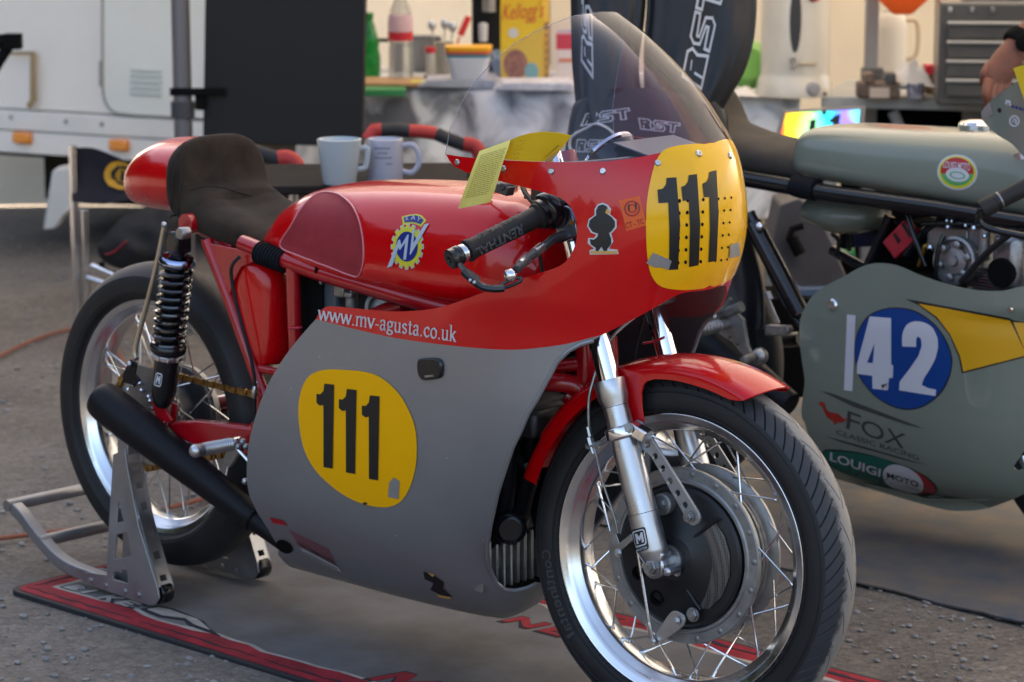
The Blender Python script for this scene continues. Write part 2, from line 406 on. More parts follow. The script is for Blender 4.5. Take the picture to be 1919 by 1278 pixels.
# a wood on the far side of the paddock, behind the camera (unseen: mirrored in the paint, raised on the left to darken that side)
wood_m=mat('wood_leaves',(.055,.07,.025),.9,col2=(.018,.026,.010),vscale=1.2)
g=G(); rd=random.Random(12)
for k in range(2600):
    a=R(rd.uniform(-200,-62)); lf=max(0,min(1,(-math.degrees(a)-95)/25)); rr=rd.uniform(20,26)-7*lf; hmax=3.9+1.8*noise.noise(Vector((a*3,0,3)))+1.3*noise.noise(Vector((a*11,0,5))); z=(.62+1.0*lf)*hmax*rd.random()**.8
    c=Vector((1+rr*math.cos(a),-1+rr*math.sin(a),z)); q=rd.uniform(.5,1.1)
    e1_=Vector((rd.gauss(0,1),rd.gauss(0,1),rd.gauss(0,1))).normalized()*q; e2_=e1_.cross(Vector((rd.gauss(0,1),rd.gauss(0,1),rd.gauss(0,1)))).normalized()*q
    g.add([c-e1_,c+e2_,c+e1_,c-e2_],[(0,1,2,3)])
for a0 in range(-200,-62,4):
    a=R(a0); a2=R(a0+4); g.add([Vector((1+24*math.cos(x),-1+24*math.sin(x),z)) for x,z in ((a,0),(a2,0),(a2,2.0),(a,2.0))],[(0,1,2,3)])
wd=g.build('far_wood',wood_m,smooth=0,recalc=False); wd['kind']='stuff'
# ================================================================ mats on the ground
mat_rubber=mat('mat_rubber',(.02,.02,.022),.8)
carpet=mat('mat_grey_pile',(.180,.178,.180),.95,col2=(.095,.084,.074),vscale=3.2,bump=.35,bscale=450,detail=6)
mred=mat('mat_red_pile',(.27,.010,.020),.9,var=.3,vscale=18,bump=.3,bscale=450)
mdark=mat('mat_black_pile',(.02,.018,.025),.95)
mpale=mat('mat_pale_pile',(.36,.33,.29),.95,var=.2,vscale=20)
X0,X1,Y0,Y1=-.205,2.75,-.272,.455
MZ=.002
pm=thing('paddock_mat','grey carpet paddock mat with a red flame border and lettering under the red motorcycle','mat',((X0+X1)/2,(Y0+Y1)/2,0))
g=G(); g.prism(rrect(X0,Y0,X1,Y1,.035,5),lambda x,y:Vector((x,y,-.008)),Vector((0,0,.0105))); g.build('rubber_edge',mat_rubber,pm,bevel=.002)
def flat(name,poly,z,mt,grid=None):
    g=G(); g.prism(poly,lambda x,y:Vector((x,y,z)),Vector((0,0,.0015)),grid=grid); return g.build(name,mt,pm,smooth=0)
e=.012; w_=.055
# border ring: red pile with a ragged inner edge, a pale line inside it and a black streak on it
def ragged(off,amp,seed,step=.05):
    rd=random.Random(seed); o=[]
    x0,x1,y0,y1=X0+off,X1-off,Y0+off,Y1-off
    k=0
    def j(): return amp*(rd.random()-.35)
    x=x0
    while x<x1-.02: o.append((x,y0+j()+(amp*1.1 if int((x+9)/.19)%2 else 0))); x+=step
    y=y0+.01
    while y<y1-.02: o.append((x1-j(),y)); y+=step
    x=x1
    while x>x0+.02: o.append((x,y1-j()-(amp*1.1 if int((x+9)/.19)%2 else 0))); x-=step
    y=y1-.01
    while y>y0+.02: o.append((x0+j(),y)); y-=step
    return o
outer=rrect(X0+e,Y0+e,X1-e,Y1-e,.028,4)
inn=ragged(.062,.012,2); inn2=ragged(.066,.012,2)
def ring(name,o,i,z,mt):
    g=G(); g.prism(o,lambda x,y:Vector((x,y,z)),Vector((0,0,.0015)),holes=[i]); return g.build(name,mt,pm,smooth=0)
ring('red_border',outer,inn,.0025,mred)
ring('pale_line',inn,ragged(.0705,.012,2),.0025,mpale)
flat('carpet_field',ragged(.0705,.012,2),.0025,carpet)
g=G(); rd=random.Random(8)
def streak(p,q,wd):
    p,q=Vector(p),Vector(q); n_=12; d=(q-p); nn=Vector((-d.y,d.x)).normalized(); a=[];b=[]
    for i in range(n_+1):
        c=p+d*(i/n_)+nn*(.004*rd.uniform(-1,1)); wv=wd*(.35+.65*abs(math.sin(i*2.1)))*(0.25+math.sin(math.pi*min(max(i/n_,.04),.96)))
        a.append(tuple(c+nn*wv*.5)); b.append(tuple(c-nn*wv*.5))
    poly=a+b[::-1]
    g.prism(poly[::-1],lambda x,y:Vector((x,y,.0042)),Vector((0,0,.0006)))
x=X0+.03
while x<X1-.3: streak((x,Y0+.034),(x+.34,Y0+.036),.006); streak((x,Y1-.034),(x+.33,Y1-.036),.011); x+=.36
streak((X0+.03,Y0+.05),(X0+.03,Y0+.33),.011); streak((X0+.03,Y0+.38),(X0+.03,Y1-.05),.011)
g.build('black_streak',mdark,pm,smooth=0)
# flame-cut lettering: pale italic letters and big red ones
def letter_polys(ch):
    S={'B':[[(0,0),(.62,0),(.78,.18),(.6,.45),(.85,.75),(.6,1),(.15,1)]],'I':[[(0,0),(.22,0),(.36,1),(.14,1)]],'K':[[(0,0),(.22,0),(.27,.4),(.6,0),(.85,0),(.48,.52),(.95,1),(.7,1),(.33,.62),(.38,1),(.15,1)]],
       'M':[[(0,0),(.2,0),(.3,.62),(.5,.2),(.62,.2),(.95,.62),(.82,0),(1.02,0),(1.3,1),(1.05,1),(.62,.5),(.5,1),(.22,1)]],'A':[[(0,0),(.2,0),(.33,.22),(.62,.22),(.66,0),(.88,0),(.85,1),(.6,1)]],'E':[[(0,0),(.75,0),(.8,.2),(.27,.22),(.3,.4),(.72,.42),(.76,.58),(.33,.6),(.37,.78),(.9,.8),(.95,1),(.15,1)]],
       'T':[[(.3,0),(.52,0),(.62,.8),(.95,.82),(1,1),(.1,1),(.06,.8),(.4,.8)]],'R':[[(0,0),(.2,0),(.26,.35),(.6,0),(.88,0),(.5,.42),(.85,.6),(.95,1),(.15,1)]],'N':[[(0,0),(.2,0),(.3,.6),(.7,0),(.9,0),(1.05,1),(.83,1),(.74,.4),(.36,1),(.15,1)]],'S':[[(0,.05),(.65,0),(.85,.3),(.7,.55),(.3,.65),(.35,.8),(.95,.82),(1,1),(.3,1),(.1,.7),(.2,.5),(.6,.4),(.6,.22),(.02,.22)]]}
    return S[ch]
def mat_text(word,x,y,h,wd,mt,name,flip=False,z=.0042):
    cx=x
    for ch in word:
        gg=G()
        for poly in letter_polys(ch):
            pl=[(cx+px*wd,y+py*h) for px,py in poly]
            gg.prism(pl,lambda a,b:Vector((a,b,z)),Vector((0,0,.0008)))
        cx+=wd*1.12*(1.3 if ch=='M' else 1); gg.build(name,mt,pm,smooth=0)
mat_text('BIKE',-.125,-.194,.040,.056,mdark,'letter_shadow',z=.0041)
mat_text('BIKE',-.120,-.192,.034,.050,mpale,'letter',z=.0049)
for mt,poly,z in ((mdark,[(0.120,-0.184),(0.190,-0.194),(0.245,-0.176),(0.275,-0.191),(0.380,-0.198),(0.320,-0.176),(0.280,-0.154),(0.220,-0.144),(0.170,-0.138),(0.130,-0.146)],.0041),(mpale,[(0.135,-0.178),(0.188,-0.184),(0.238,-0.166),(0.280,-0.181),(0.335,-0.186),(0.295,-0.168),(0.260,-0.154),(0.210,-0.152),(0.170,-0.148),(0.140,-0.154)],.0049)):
    flat('flame_motif',poly,z,mt)
for wd,u,v,h,w2 in (('MER',688,1276,.075,.105),('NE',938,1168,.05,.085)):
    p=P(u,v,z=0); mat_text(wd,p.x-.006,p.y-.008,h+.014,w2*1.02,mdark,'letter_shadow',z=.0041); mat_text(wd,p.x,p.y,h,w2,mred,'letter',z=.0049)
# blue-grey tarpaulin under the green motorcycle
tarp_m=mat('tarp',(.165,.132,.098),.5,col2=(.062,.080,.104),vscale=8.0,bump=.5,bscale=18,detail=8)
g=G(); nx,ny=150,44; TX0,TX1,TY0,TY1=-1.2,4.2,.955,3.1
def th(x,y): 
    z=.007+.008*noise.noise(Vector((x*3,y*5,1)))+.0035*abs(noise.noise(Vector((x*9+y*4,y*9,4))))
    if y<TY0+.03: z=max(-.004,z-.006)+.004*max(0,noise.noise(Vector((x*6,0,7))))
    return z
g.loft([[Vector((TX0+(TX1-TX0)*i/nx+.006*noise.noise(Vector((i*.7,j,2))),TY0+(TY1-TY0)*(j/ny)**1.3+(.03*noise.noise(Vector((i*.13,3,1)))+.01*noise.noise(Vector((i*.5,3,1))) if j<2 else 0),th(TX0+(TX1-TX0)*i/nx,TY0+(TY1-TY0)*(j/ny)**1.3))) for j in range(ny+1)] for i in range(nx+1)],cap=False,closed=False)
tp=g.build('tarpaulin',tarp_m,solid=.004); tag(tp,'creased blue-grey tarpaulin lying under the green motorcycle','tarpaulin')
# ================================================================ RED RACING MOTORCYCLE
RED=thing('racing_motorcycle','red and grey racing motorcycle number 111 on an alloy rear stand','motorcycle',(.69,0,0))
def px(l,y): return [P(u,v,y=y) for u,v in l]
# ---------------- fairing: a surface S(s,t); t runs down the profile table, s from the nose back along the flank
FT=[(1.235,.105,1.15,.17),(1.20,.138,1.215,.23),(1.15,.168,1.285,.29),(1.10,.190,1.343,.33),(1.05,.205,1.386,.355),(1.00,.216,1.420,.37),(.94,.223,1.437,.375),(.88,.228,1.442,.38),(.82,.232,1.43,.38),(.76,.236,1.402,.37),(.70,.241,1.385,.46),(.60,.244,1.37,.54),(.50,.243,1.33,.56),(.40,.236,1.26,.54),(.32,.22,1.17,.47),(.25,.19,1.085,.36),(.19,.148,1.05,.34),(.145,.10,1.005,.32),(.118,.045,.96,.3),(.110,.001,.93,.3)]
def frow(t):
    n=len(FT); t=max(0,min(n-1.0001,t)); i=int(t); k=t-i
    p0,p1,p2,p3=[FT[max(0,min(n-1,i+d))] for d in (-1,0,1,2)]
    return [.5*(2*b+(c-a)*k+(2*a-5*b+4*c-d)*k*k+(3*b-a-3*c+d)*k**3) for a,b,c,d in zip(p0,p1,p2,p3)]
XR=.33
def FS(s,t,off=0):
    z,W,xn,a=frow(t); W=max(W,0)
    if s<.5:
        w_=max(s,0)*2; m=w_**1.25/(w_**1.25+(1-w_)**1.25); ph=m*math.pi/2; c,sn=math.cos(ph),math.sin(ph); k=min(1,max(0,(.78-z)/.2)); ex=.92-.14*k
        x=xn-a+a*max(c,0)**ex; y=-W*max(sn,0)**ex
    else:
        xc=xn-a; x=xc+(XR-xc)*(s-.5)*2; y=-W*(1-.03*(s-.5)*2)
    p=Vector((x,y,z))
    if off: p=p+FNn(s,t)*off
    return p
def FNn(s,t):
    e=.004
    a=FS(min(1,s+e),t)-FS(max(0,s-e),t); b=FS(s,t+e*5)-FS(s,t-e*5 if t>.05 else t); n=a.cross(b)
    if n.length<1e-9: return Vector((1,0,0))
    n.normalize()
    return n if n.y<0 or (abs(n.y)<.2 and n.x>0) else -n
NS,NT=150,190
g=G(); TM=len(FT)-1
g.loft([[FS(i/NS,j/NT*TM) for j in range(NT+1)] for i in range(NS+1)],cap=False,closed=False)
FBV=g.bvh()
def fst(u,v):
    """surface parameters where the view ray of a photo pixel meets the flank"""
    d=ray(u,v).normalized(); h=FBV.ray_cast(CV,d)
    if h[0] is None:
        for k in range(1,60):
            h=FBV.ray_cast(CV,ray(u-k*1.0,v).normalized())
            if h[0] is not None: break
    if h[0] is None: return (.02,6)
    i,j=divmod(h[2],NT); p=h[0]
    s,t=(i+.5)/NS,(j+.5)/NT*TM; best=(1e9,s,t)
    for it in range(16):
        e=6e-4; p0=FS(s,t); r=p-p0
        if r.length<best[0]: best=(r.length,s,t)
        ds=(FS(min(1,s+e),t)-FS(max(0,s-e),t))/(min(1,s+e)-max(0,s-e)); dt=(FS(s,min(TM,t+e))-FS(s,max(0,t-e)))/(min(TM,t+e)-max(0,t-e))
        a,b,c=ds.dot(ds),ds.dot(dt),dt.dot(dt); det=a*c-b*b
        if abs(det)<1e-14: break
        x=(c*ds.dot(r)-b*dt.dot(r))/det; y=(a*dt.dot(r)-b*ds.dot(r))/det; k=1 if it<6 else .5
        s=max(0,min(1,s+x*k)); t=max(0,min(TM,t+y*k))
    return best[1:]
def fpoly(l): return [tuple(q[1:]) if q[0]=='p' else fst(*q) for q in l]
def dense(l,n=3,closed=False): return [tuple(p) for p in smooth_poly(l,n,closed)]
def fpatch(poly,off=0,grid=(.011,.15)):
    V,F=cdt(poly,(),grid); g=G(); g.add([FS(s,t,off) for s,t in V],F); return g
def ftz(z):   # table row position of a height on the profile
    for i in range(len(FT)-1):
        if FT[i][0]>=z>=FT[i+1][0]: return i+(FT[i][0]-z)/(FT[i][0]-FT[i+1][0])
    return TM
Escreen=[(836,289),(862,293),(900,297),(945,300),(1010,303),(1080,304),(1140,302),(1190,296),(1240,286),(1285,274),(1305,270),(1320,270)]
tc_=ftz(1.021); tl_=ftz(.775)
scr=fpoly(Escreen)
red_low=fpoly(dense([(1318,545),(1283,549),(1258,559),(1207,588),(1160,612),(1128,628)],3))
bound=fpoly(dense([(1128,628),(1103,634),(1060,645),(1000,653),(950,655.5),(880,651),(800,642),(740,633),(680,620),(640,610),(592,597.5)],2))
hole=fpoly([(592,597.5),(597,588),(604,579),(612,574),(626,573.5),(650,576)]+dense([(690,580),(740,583.5),(800,580),(845,570),(900,550),(950,531),(1000,515),(1050,498),(1073,472),(1082,435),(1074,395),(1050,371),(1010,358),(960,345),(900,330),(872,322)],3)+[(852,312),(842,300),(836,289)])
red_poly=scr+[(0.0,tc_),(0,(tc_+tl_)/2),(0.0,tl_)]+red_low+bound[1:]+hole[1:-1]
gU=fpatch(red_poly); gU.mirror_y()
fair=gU.build('upper_fairing',[MT['red_paint'],MT['inner_red']],RED,smooth=50,solid=.003,recalc=False,label='glossy red upper fairing with a round yellow nose plate')
front=fpoly([(1128,628),(1112,638),(1088,645),(1066,657),(1045,677),(1030,705),(1007,747),(990,774),(977,805),(962,835),(947,878),(932,925),(920,981),(912,1030),(916,1061),(928,1090),(945,1104),(965,1106),(987,1101),(1004,1093)])
s4,t4=front[-1]
rear=fpoly([(592,597.5),(570,622),(545,652),(524,682),(504,716),(488,752),(474,795),(464,845),(462,885),(468,930),(483,962),(503,993),(522,1024)])
s_r,t_r=rear[-1]
keel=[(s4*.6,t4+.08),(s4*.25,t4+.14),(0.0,t4+.16),(0.0,(t4+TM)/2),(0.0,TM-.01)]+[(s_/20,TM-.01) for s_ in range(1,18)]
tip=[(s_r+.03,t_r+.5),(s_r+.04,t_r+1.2),(.88,TM-.01)]
grey_poly=bound[::-1]+[]  # rear corner to the front corner
grey_poly=bound+rear[1:]+tip+keel[::-1]+front[::-1][:-1]
gL=fpatch(grey_poly); gL.mirror_y()
low=gL.build('lower_fairing',[MT['grey_paint'],MT['inner_grp']],RED,smooth=50,solid=.003,recalc=False,label='matt silver grey lower fairing with a yellow number plate')
# rolled lip along the front opening
g=G(); g.tube([FS(s,t,.001) for s,t in front[1:]],.0038,8); 
lp=g.v[:]; g.mirror_y(); g.build('fairing_lip',MT['grey_paint'],low)
# decals cut to outline and laid on the flank
def onf(poly,off,mt,name,parent,n=0,grid=(.011,.15),label=None):
    st_=fpoly(dense(poly,n,True) if n else poly)
    g=fpatch(st_,off,grid); return g.build(name,mt,parent,smooth=60,label=label,recalc=False)
def txt(body,bold=False):
    cu=bpy.data.curves.new('t','FONT'); cu.body=body; cu.size=1; cu.resolution_u=3
    if bold: cu.offset=.018
    o=bpy.data.objects.new('t',cu); COL.objects.link(o); dg=bpy.context.evaluated_depsgraph_get(); me=bpy.data.meshes.new_from_object(o.evaluated_get(dg))
    V=[(v.co.x,v.co.y) for v in me.vertices]; F=[tuple(p.vertices) for p in me.polygons]
    bpy.data.objects.remove(o); bpy.data.curves.remove(cu); bpy.data.meshes.remove(me)
    x0=min(p[0] for p in V); x1=max(p[0] for p in V); y0=min(p[1] for p in V); y1=max(p[1] for p in V)
    return [((x-x0)/(x1-x0),(y-y0)/(y1-y0)) for x,y in V],F
def quad(q):   # unit square -> the four pixel corners bottom-left, bottom-right, top-right, top-left
    a,b,c,d=[Vector(p) for p in q]
    return lambda x,y: tuple(a*(1-x)*(1-y)+b*x*(1-y)+c*x*y+d*(1-x)*y)
def ftext(body,q,mt,name,parent,off=.0012,bold=False):
    V,F=txt(body,bold); m=quad(q); g=G(); g.add([FS(*fst(*m(x,y)),off) for x,y in V],F); return g.build(name,mt,parent,smooth=0,recalc=False)
def fpolys(polys,mt,name,parent,off=.0012,grid=None):
    g=G()
    for pl in polys:
        st_=fpoly(pl); V,F=cdt(st_,(),grid); g.add([FS(s,t,off) for s,t in V],F)
    return g.build(name,mt,parent,smooth=0,recalc=False)
gW=G(); gW.loft([[FS(i/NS,j/NT*TM) for j in range(NT+1)] for i in range(NS+1)],cap=False,closed=False); gW.mirror_y(); WBV=gW.bvh()
def nose(u,v,off):
    d=ray(u,v).normalized(); h=WBV.ray_cast(CV,d); k=0
    while h[0] is None and k<40: k+=1; h=WBV.ray_cast(CV,ray(u-k,v).normalized())
    p=h[0]; e=.006; n=Vector((0,0,0))
    for a,b in ((0,0),(2,0),(-2,0),(0,2),(0,-2)):
        h2=WBV.ray_cast(CV,ray(u+a,v+b).normalized())
        if h2[0] is not None: n+=h2[1] if h2[1].dot(d)<0 else -h2[1]
    return p+n.normalized()*off
def onnose(poly,off,mt,name,parent,grid=(4,6)):
    V,F=cdt(poly,(),grid); g=G(); g.add([nose(u,v,off) for u,v in V],[tuple(reversed(f)) for f in F]); return g.build(name,mt,parent,smooth=60)
# nose plate: the near half runs to the centre line and is mirrored
ov=[(1320,271.5),(1303,270.5),(1270,274),(1245,282),(1230,302),(1220,335),(1213,375),(1211,420),(1212,465),(1217,505),(1230,530),(1250,540),(1285,543),(1318,540)]
st_=fpoly(dense(ov,3)); 
st_=[(max(s,0),t) for s,t in st_]
pl=st_+[(0,ftz(.784)),(0,ftz(.9)),(0,ftz(1.0195))]
g=fpatch(pl,.0016,(.011,.15)); g.mirror_y(); plate=g.build('nose_plate',MT['yellow_nose'],fair,smooth=60,recalc=False)
def one(x,y,w,h):     # a block figure one in pixels: x,y = top right of the stem
    return [(x,y),(x+w*.05,y+h),(x-w*.62,y+h),(x-w*.62,y+h*.31),(x-w*1.2,y+h*.29),(x-w*1.26,y+h*.17),(x-w*.95,y+h*.16),(x-w*.78,y+h*.1),(x-w*.7,y+.01*h)]
onnose([(1267,333),(1274,420),(1270,504),(1253,505),(1254,430),(1252,380),(1234,381),(1232,356),(1242,354),(1248,346),(1249,334)],.0028,MT['black_vinyl'],'plate_digit',plate)
onnose([(1305,327),(1311,420),(1308,496),(1290,500),(1292,430),(1290,375),(1279,377),(1276,351),(1283,348),(1288,342),(1290,329)],.0028,MT['black_vinyl'],'plate_digit',plate)
onnose([(1341,320),(1345,400),(1341,488),(1326,491),(1329,430),(1328,370),(1318,370),(1315,345),(1322,342),(1326,336),(1328,323)],.0028,MT['black_vinyl'],'plate_digit',plate)
k=0
for c,us in enumerate((1273,1288,1317,1345,1357,1369)):
    for r_ in range(6):
        u=us-r_*1.0-(c-2)*.2*r_; v=377+r_*23-c*1.2
        rr=(3.0,2.9,2.7,2.1,2.0,1.9)[c]
        onnose(ellipse(u,v,rr*.95,rr*1.3,8),.0024,MT['dark_gap'],'vent_hole',plate,None)
# side number plate
sp=onf([(640,692),(700,700),(740,728),(765,765),(780,810),(780,870),(765,920),(740,946),(700,948),(650,930),(600,890),(572,845),(561,790),(562,745),(575,710),(600,694)],.0014,MT['yellow_vinyl'],'side_plate',low,4)
for (x,y) in ((628,720),(670,730),(713,742)):
    onnose([(x,y),(x-3,y+157),(x-20,y+154),(x-20,y+38),(x-27,y+39),(x-33,y+34),(x-33,y+17),(x-26,y+18),(x-20,y+12),(x-18,y-2)],.0028,MT['black_vinyl'],'plate_digit',sp,(6,6))
onf([(731,903),(739,894),(750,900),(748,934),(728,930)],.0024,MT['duct_tape'],'duct_tape',sp)
onf([(680,942),(686,939),(690,942),(685,946)],.0026,MT['dirt_spot'],'chip',sp)
# web address in a light roman face: pen strokes with serifs
RG={'w':(1.0,[[(.06,.62),(.28,0),(.5,.6)],[(.5,.6),(.72,0),(.94,.62)]],[(.06,.62),(.5,.61),(.94,.62)]),'m':(1.05,[[(.15,.6),(.15,0)],[(.15,.45),(.3,.6),(.45,.6),(.52,.45),(.52,0)],[(.52,.45),(.67,.6),(.82,.6),(.9,.45),(.9,0)]],[(.12,0),(.52,0),(.9,0),(.1,.6)]),
'v':(.68,[[(.08,.62),(.34,0),(.6,.62)]],[(.08,.62),(.6,.62)]),'a':(.62,[[(.1,.48),(.2,.6),(.36,.6),(.44,.5),(.44,.1),(.52,.02)],[(.44,.36),(.2,.3),(.1,.15),(.2,.01),(.34,.03),(.44,.14)]],[]),
'g':(.66,[[(.32,.6),(.14,.52),(.14,.32),(.32,.24),(.48,.34),(.48,.5),(.32,.6)],[(.44,.56),(.6,.6)],[(.24,.24),(.14,.14),(.3,.06),(.5,.0),(.52,-.14),(.3,-.22),(.1,-.14),(.14,-.02),(.24,.06)]],[]),
'u':(.7,[[(.14,.6),(.14,.14),(.24,.01),(.4,.03),(.52,.16)],[(.52,.6),(.52,0)]],[(.1,.6),(.48,.6),(.56,.01)]),'s':(.54,[[(.42,.5),(.28,.6),(.12,.52),(.14,.38),(.36,.26),(.42,.12),(.28,0),(.1,.1)]],[]),
't':(.44,[[(.2,.8),(.2,.1),(.28,.01),(.4,.06)],[(.06,.6),(.38,.6)]],[]),'c':(.6,[[(.5,.48),(.36,.6),(.16,.5),(.1,.3),(.18,.1),(.34,.01),(.52,.12)]],[]),
'o':(.66,[[(.32,.6),(.14,.5),(.09,.3),(.14,.1),(.32,0),(.5,.1),(.55,.3),(.5,.5),(.32,.6)]],[]),'k':(.7,[[(.15,.95),(.15,0)],[(.5,.6),(.17,.26)],[(.26,.34),(.54,0)]],[(.13,0),(.54,0),(.5,.6),(.1,.95)]),
'.':(.34,[[(.15,.0),(.15,.06)]],[]),'-':(.42,[[(.06,.26),(.34,.26)]],[])}
def roman(body):
    polys=[]; x=0
    for ch in body:
        wd,st_,sf=RG[ch]
        for pl in st_:
            pl=[Vector(p) for p in smooth_poly(pl,3,False)] if len(pl)>3 else [Vector(p) for p in pl]
            for a,b in zip(pl,pl[1:]):
                d=(b-a); 
                if d.length<1e-6: continue
                d.normalize(); n=Vector((-d.y,d.x)); wdt=.028+.034*abs(d.y)+(.02 if d.y*d.x<-.1 else 0)
                if ch=='.': wdt=.06
                a2=a-d*.02; b2=b+d*.02
                polys.append([(x+q.x,q.y) for q in (a2-n*wdt,b2-n*wdt,b2+n*wdt,a2+n*wdt)])
        for q in sf: polys.append([(x+q[0]-.11,q[1]-.02),(x+q[0]+.11,q[1]-.02),(x+q[0]+.11,q[1]+.02),(x+q[0]-.11,q[1]+.02)])
        x+=wd
    return polys,x
pol,tw=roman('www.mv-agusta.co.uk')
b0,b1=Vector((597,598)),Vector((857,640)); up_=Vector((1.5,-28))
fpolys([[tuple(b0+(b1-b0)*(x/tw)+up_*(y)*(1+.1*x/tw)) for x,y in pl] for pl in pol],MT['white_vinyl'],'web_address',fair,.0016)
# fuel cock window in the grey panel: a black moulded cap
sr=[(785,676),(792,671),(815,670),(828,674),(832,685),(831,700),(826,708),(800,712),(790,708),(785,695)]
st_=fpoly(dense(sr,2,True)); V,F=cdt(st_,(),None); g=G(); n_=len(V)
g.add([FS(s,t,-.004) for s,t in V],F); g.loft([[FS(s,t,o) for s,t in (st_ if o<.005 else [(sum(q[0] for q in st_)/len(st_)*.12+s*.88,sum(q[1] for q in st_)/len(st_)*.12+t*.88) for s,t in st_])] for o in (-.004,.004,.0075)],cap=True)
g.build('black_cap',MT['black_metal'],low)
fpolys([[(801,702),(818,700),(818,704),(802,706)]],MT['dull_steel'],'cap_latch',low,.0078)
# stickers on the red flank
def bird(): return [(1122,386),(1130,383),(1138,387),(1141,394),(1140,402),(1147,407),(1153,415),(1153,425),(1147,433),(1142,437),(1146,447),(1146,458),(1139,466),(1138,470),(1132,470),(1128,462),(1122,470),(1117,470),(1117,464),(1108,458),(1106,448),(1114,449),(1120,444),(1122,438),(1111,434),(1104,424),(1106,413),(1114,406),(1118,404),(1118,394)]
onf([(1121,383),(1130,380),(1140,384),(1146,392),(1144,402),(1156,412),(1156,427),(1146,438),(1150,452),(1142,466),(1158,468),(1160,476),(1106,477),(1105,469),(1114,466),(1102,456),(1103,446),(1114,446),(1118,440),(1108,436),(1101,424),(1104,411),(1115,403),(1115,392)],.0012,MT['white_vinyl'],'bird_sticker_border',fair,0,(.011,.15))
onf(bird(),.002,MT['black_vinyl'],'bird_sticker',fair,0,(.011,.15))
onf([(1138,391),(1146,397),(1140,402),(1135,399)],.0024,MT['tan_vinyl'],'bird_sticker_beak',fair)
onf([(1107,470),(1158,470),(1157,475),(1108,475)],.0024,MT['tan_vinyl'],'bird_sticker_perch',fair)
stk=onf([(1160,376),(1198,367),(1212,422),(1174,433)],.0014,MT['orange_vinyl'],'pass_sticker',fair)
ftext('CT - TC',[(1174,429),(1208,419),(1205,409),(1172,418)],MT['darkred_vinyl'],'pass_letters',stk,.0022,True)
o1=ellipse(1185,391,15,15,24); 
for a,b in ((1,.8),(.55,.4)):
    g=G()
    for k in range(24):
        q=2*math.pi*k/24; q2=2*math.pi*(k+1)/24
        vs_=[FS(*fst(1185+15*r_*math.cos(x),391+15*r_*math.sin(x)),.0022) for r_,x in ((a,q),(a,q2),(b,q2),(b,q))]; g.add(vs_,[(0,1,2,3)])
    g.build('pass_emblem',MT['darkred_vinyl'],stk,smooth=0,recalc=False)
fpolys([[(1177,384),(1180,383),(1181,395),(1178,396)],[(1190,381),(1193,380),(1194,392),(1191,393)]],MT['black_vinyl'],'pass_emblem',stk,.0024)
# strips of duct tape holding the plate
onf([(1211,492),(1224,473),(1234,477),(1258,488),(1252,505),(1240,500),(1226,500)],.0034,MT['duct_tape'],'duct_tape',fair)
onnose([(1366,458),(1382,454),(1384,479),(1364,483)],.0034,MT['duct_tape'],'duct_tape',fair)
# screws with cup washers along the screen edge
def disc_on(u,v,r,mt,name,parent,hgt=.003,off=.0006):
    s,t=fst(u,v); p=FS(s,t,off); n=FNn(s,t); g=G(); g.lathe([(r,0),(r,hgt*.4),(r*.72,hgt),(r*.35,hgt),(r*.3,hgt*.5),(0,hgt*.5)],p,n,14); return g.build(name,mt,parent)
for u,v in ((858,304),(945,316),(1034,321),(1130,321),(1233,306)): disc_on(u,v,.0054,MT['alloy'],'screen_screw',fair)
for u,v in ((1309,289),(1367,293)):
    p=nose(u,v,.0018); n=(nose(u,v,.02)-p).normalized(); g=G(); g.lathe([(.0062,0),(.0062,.001),(.0045,.003),(.002,.003),(.0018,.0015),(0,.0015)],p,n,14); g.build('screen_screw',MT['alloy'],fair)
# lower edge stickers: faded red lines with a white strip, small dark patches
q=quad([(570,1035),(640,1072),(616,1025),(538,988)])
rd=random.Random(3)
onnose([q(-.02,.30),q(.97,.28),q(.95,.45),q(0,.48)],.0012,mat('dark_print',(.10,.035,.04),.5,var=.7,vscale=70),'dark_print_strip',low)
onnose([q(0,.02),q(1,.02),q(.97,.2),q(0,.22)],.0012,MT['white_vinyl'],'white_strip',low)
fd_=mat('faded_red',(.27,.05,.065),.6)
for r_ in range(4):
    g=G(); x=.02
    while x<.95:
        w_=rd.uniform(.03,.09); g.add([nose(*q(a,b),.0014) for a,b in ((x,.52+r_*.11),(min(x+w_,.98),.52+r_*.11),(min(x+w_,.98),.585+r_*.11),(x,.585+r_*.11))],[(0,3,2,1)]); x+=w_+.018
    g.build('faded_lettering',fd_,low,smooth=0)
g=G()
for k in range(14): g.add([nose(*q(.06+k*.063+a,b),.0022) for a,b in ((0,.07),(.035,.07),(.035,.15),(0,.15))],[(0,3,2,1)])
g.build('strip_lettering',MT['black_vinyl'],low,smooth=0)
onf([(793,1070),(810,1075),(832,1090),(830,1102),(848,1118),(826,1114),(806,1104),(812,1092),(796,1084)],.0012,MT['black_vinyl'],'bird_sticker',low)
onf([(800,1071),(814,1074),(812,1080)],.002,MT['tan_vinyl'],'bird_sticker_beak',low)
onf([(818,1112),(846,1117),(842,1121),(822,1117)],.002,MT['tan_vinyl'],'bird_sticker_perch',low)
onf(ellipse(533,1023,17,11,18,.55),.0014,MT['dark_gap'],'pipe_slot',low)
onf([(505,968),(530,974),(540,984),(512,979)],.0012,MT['red_frame'],'red_patch',low)
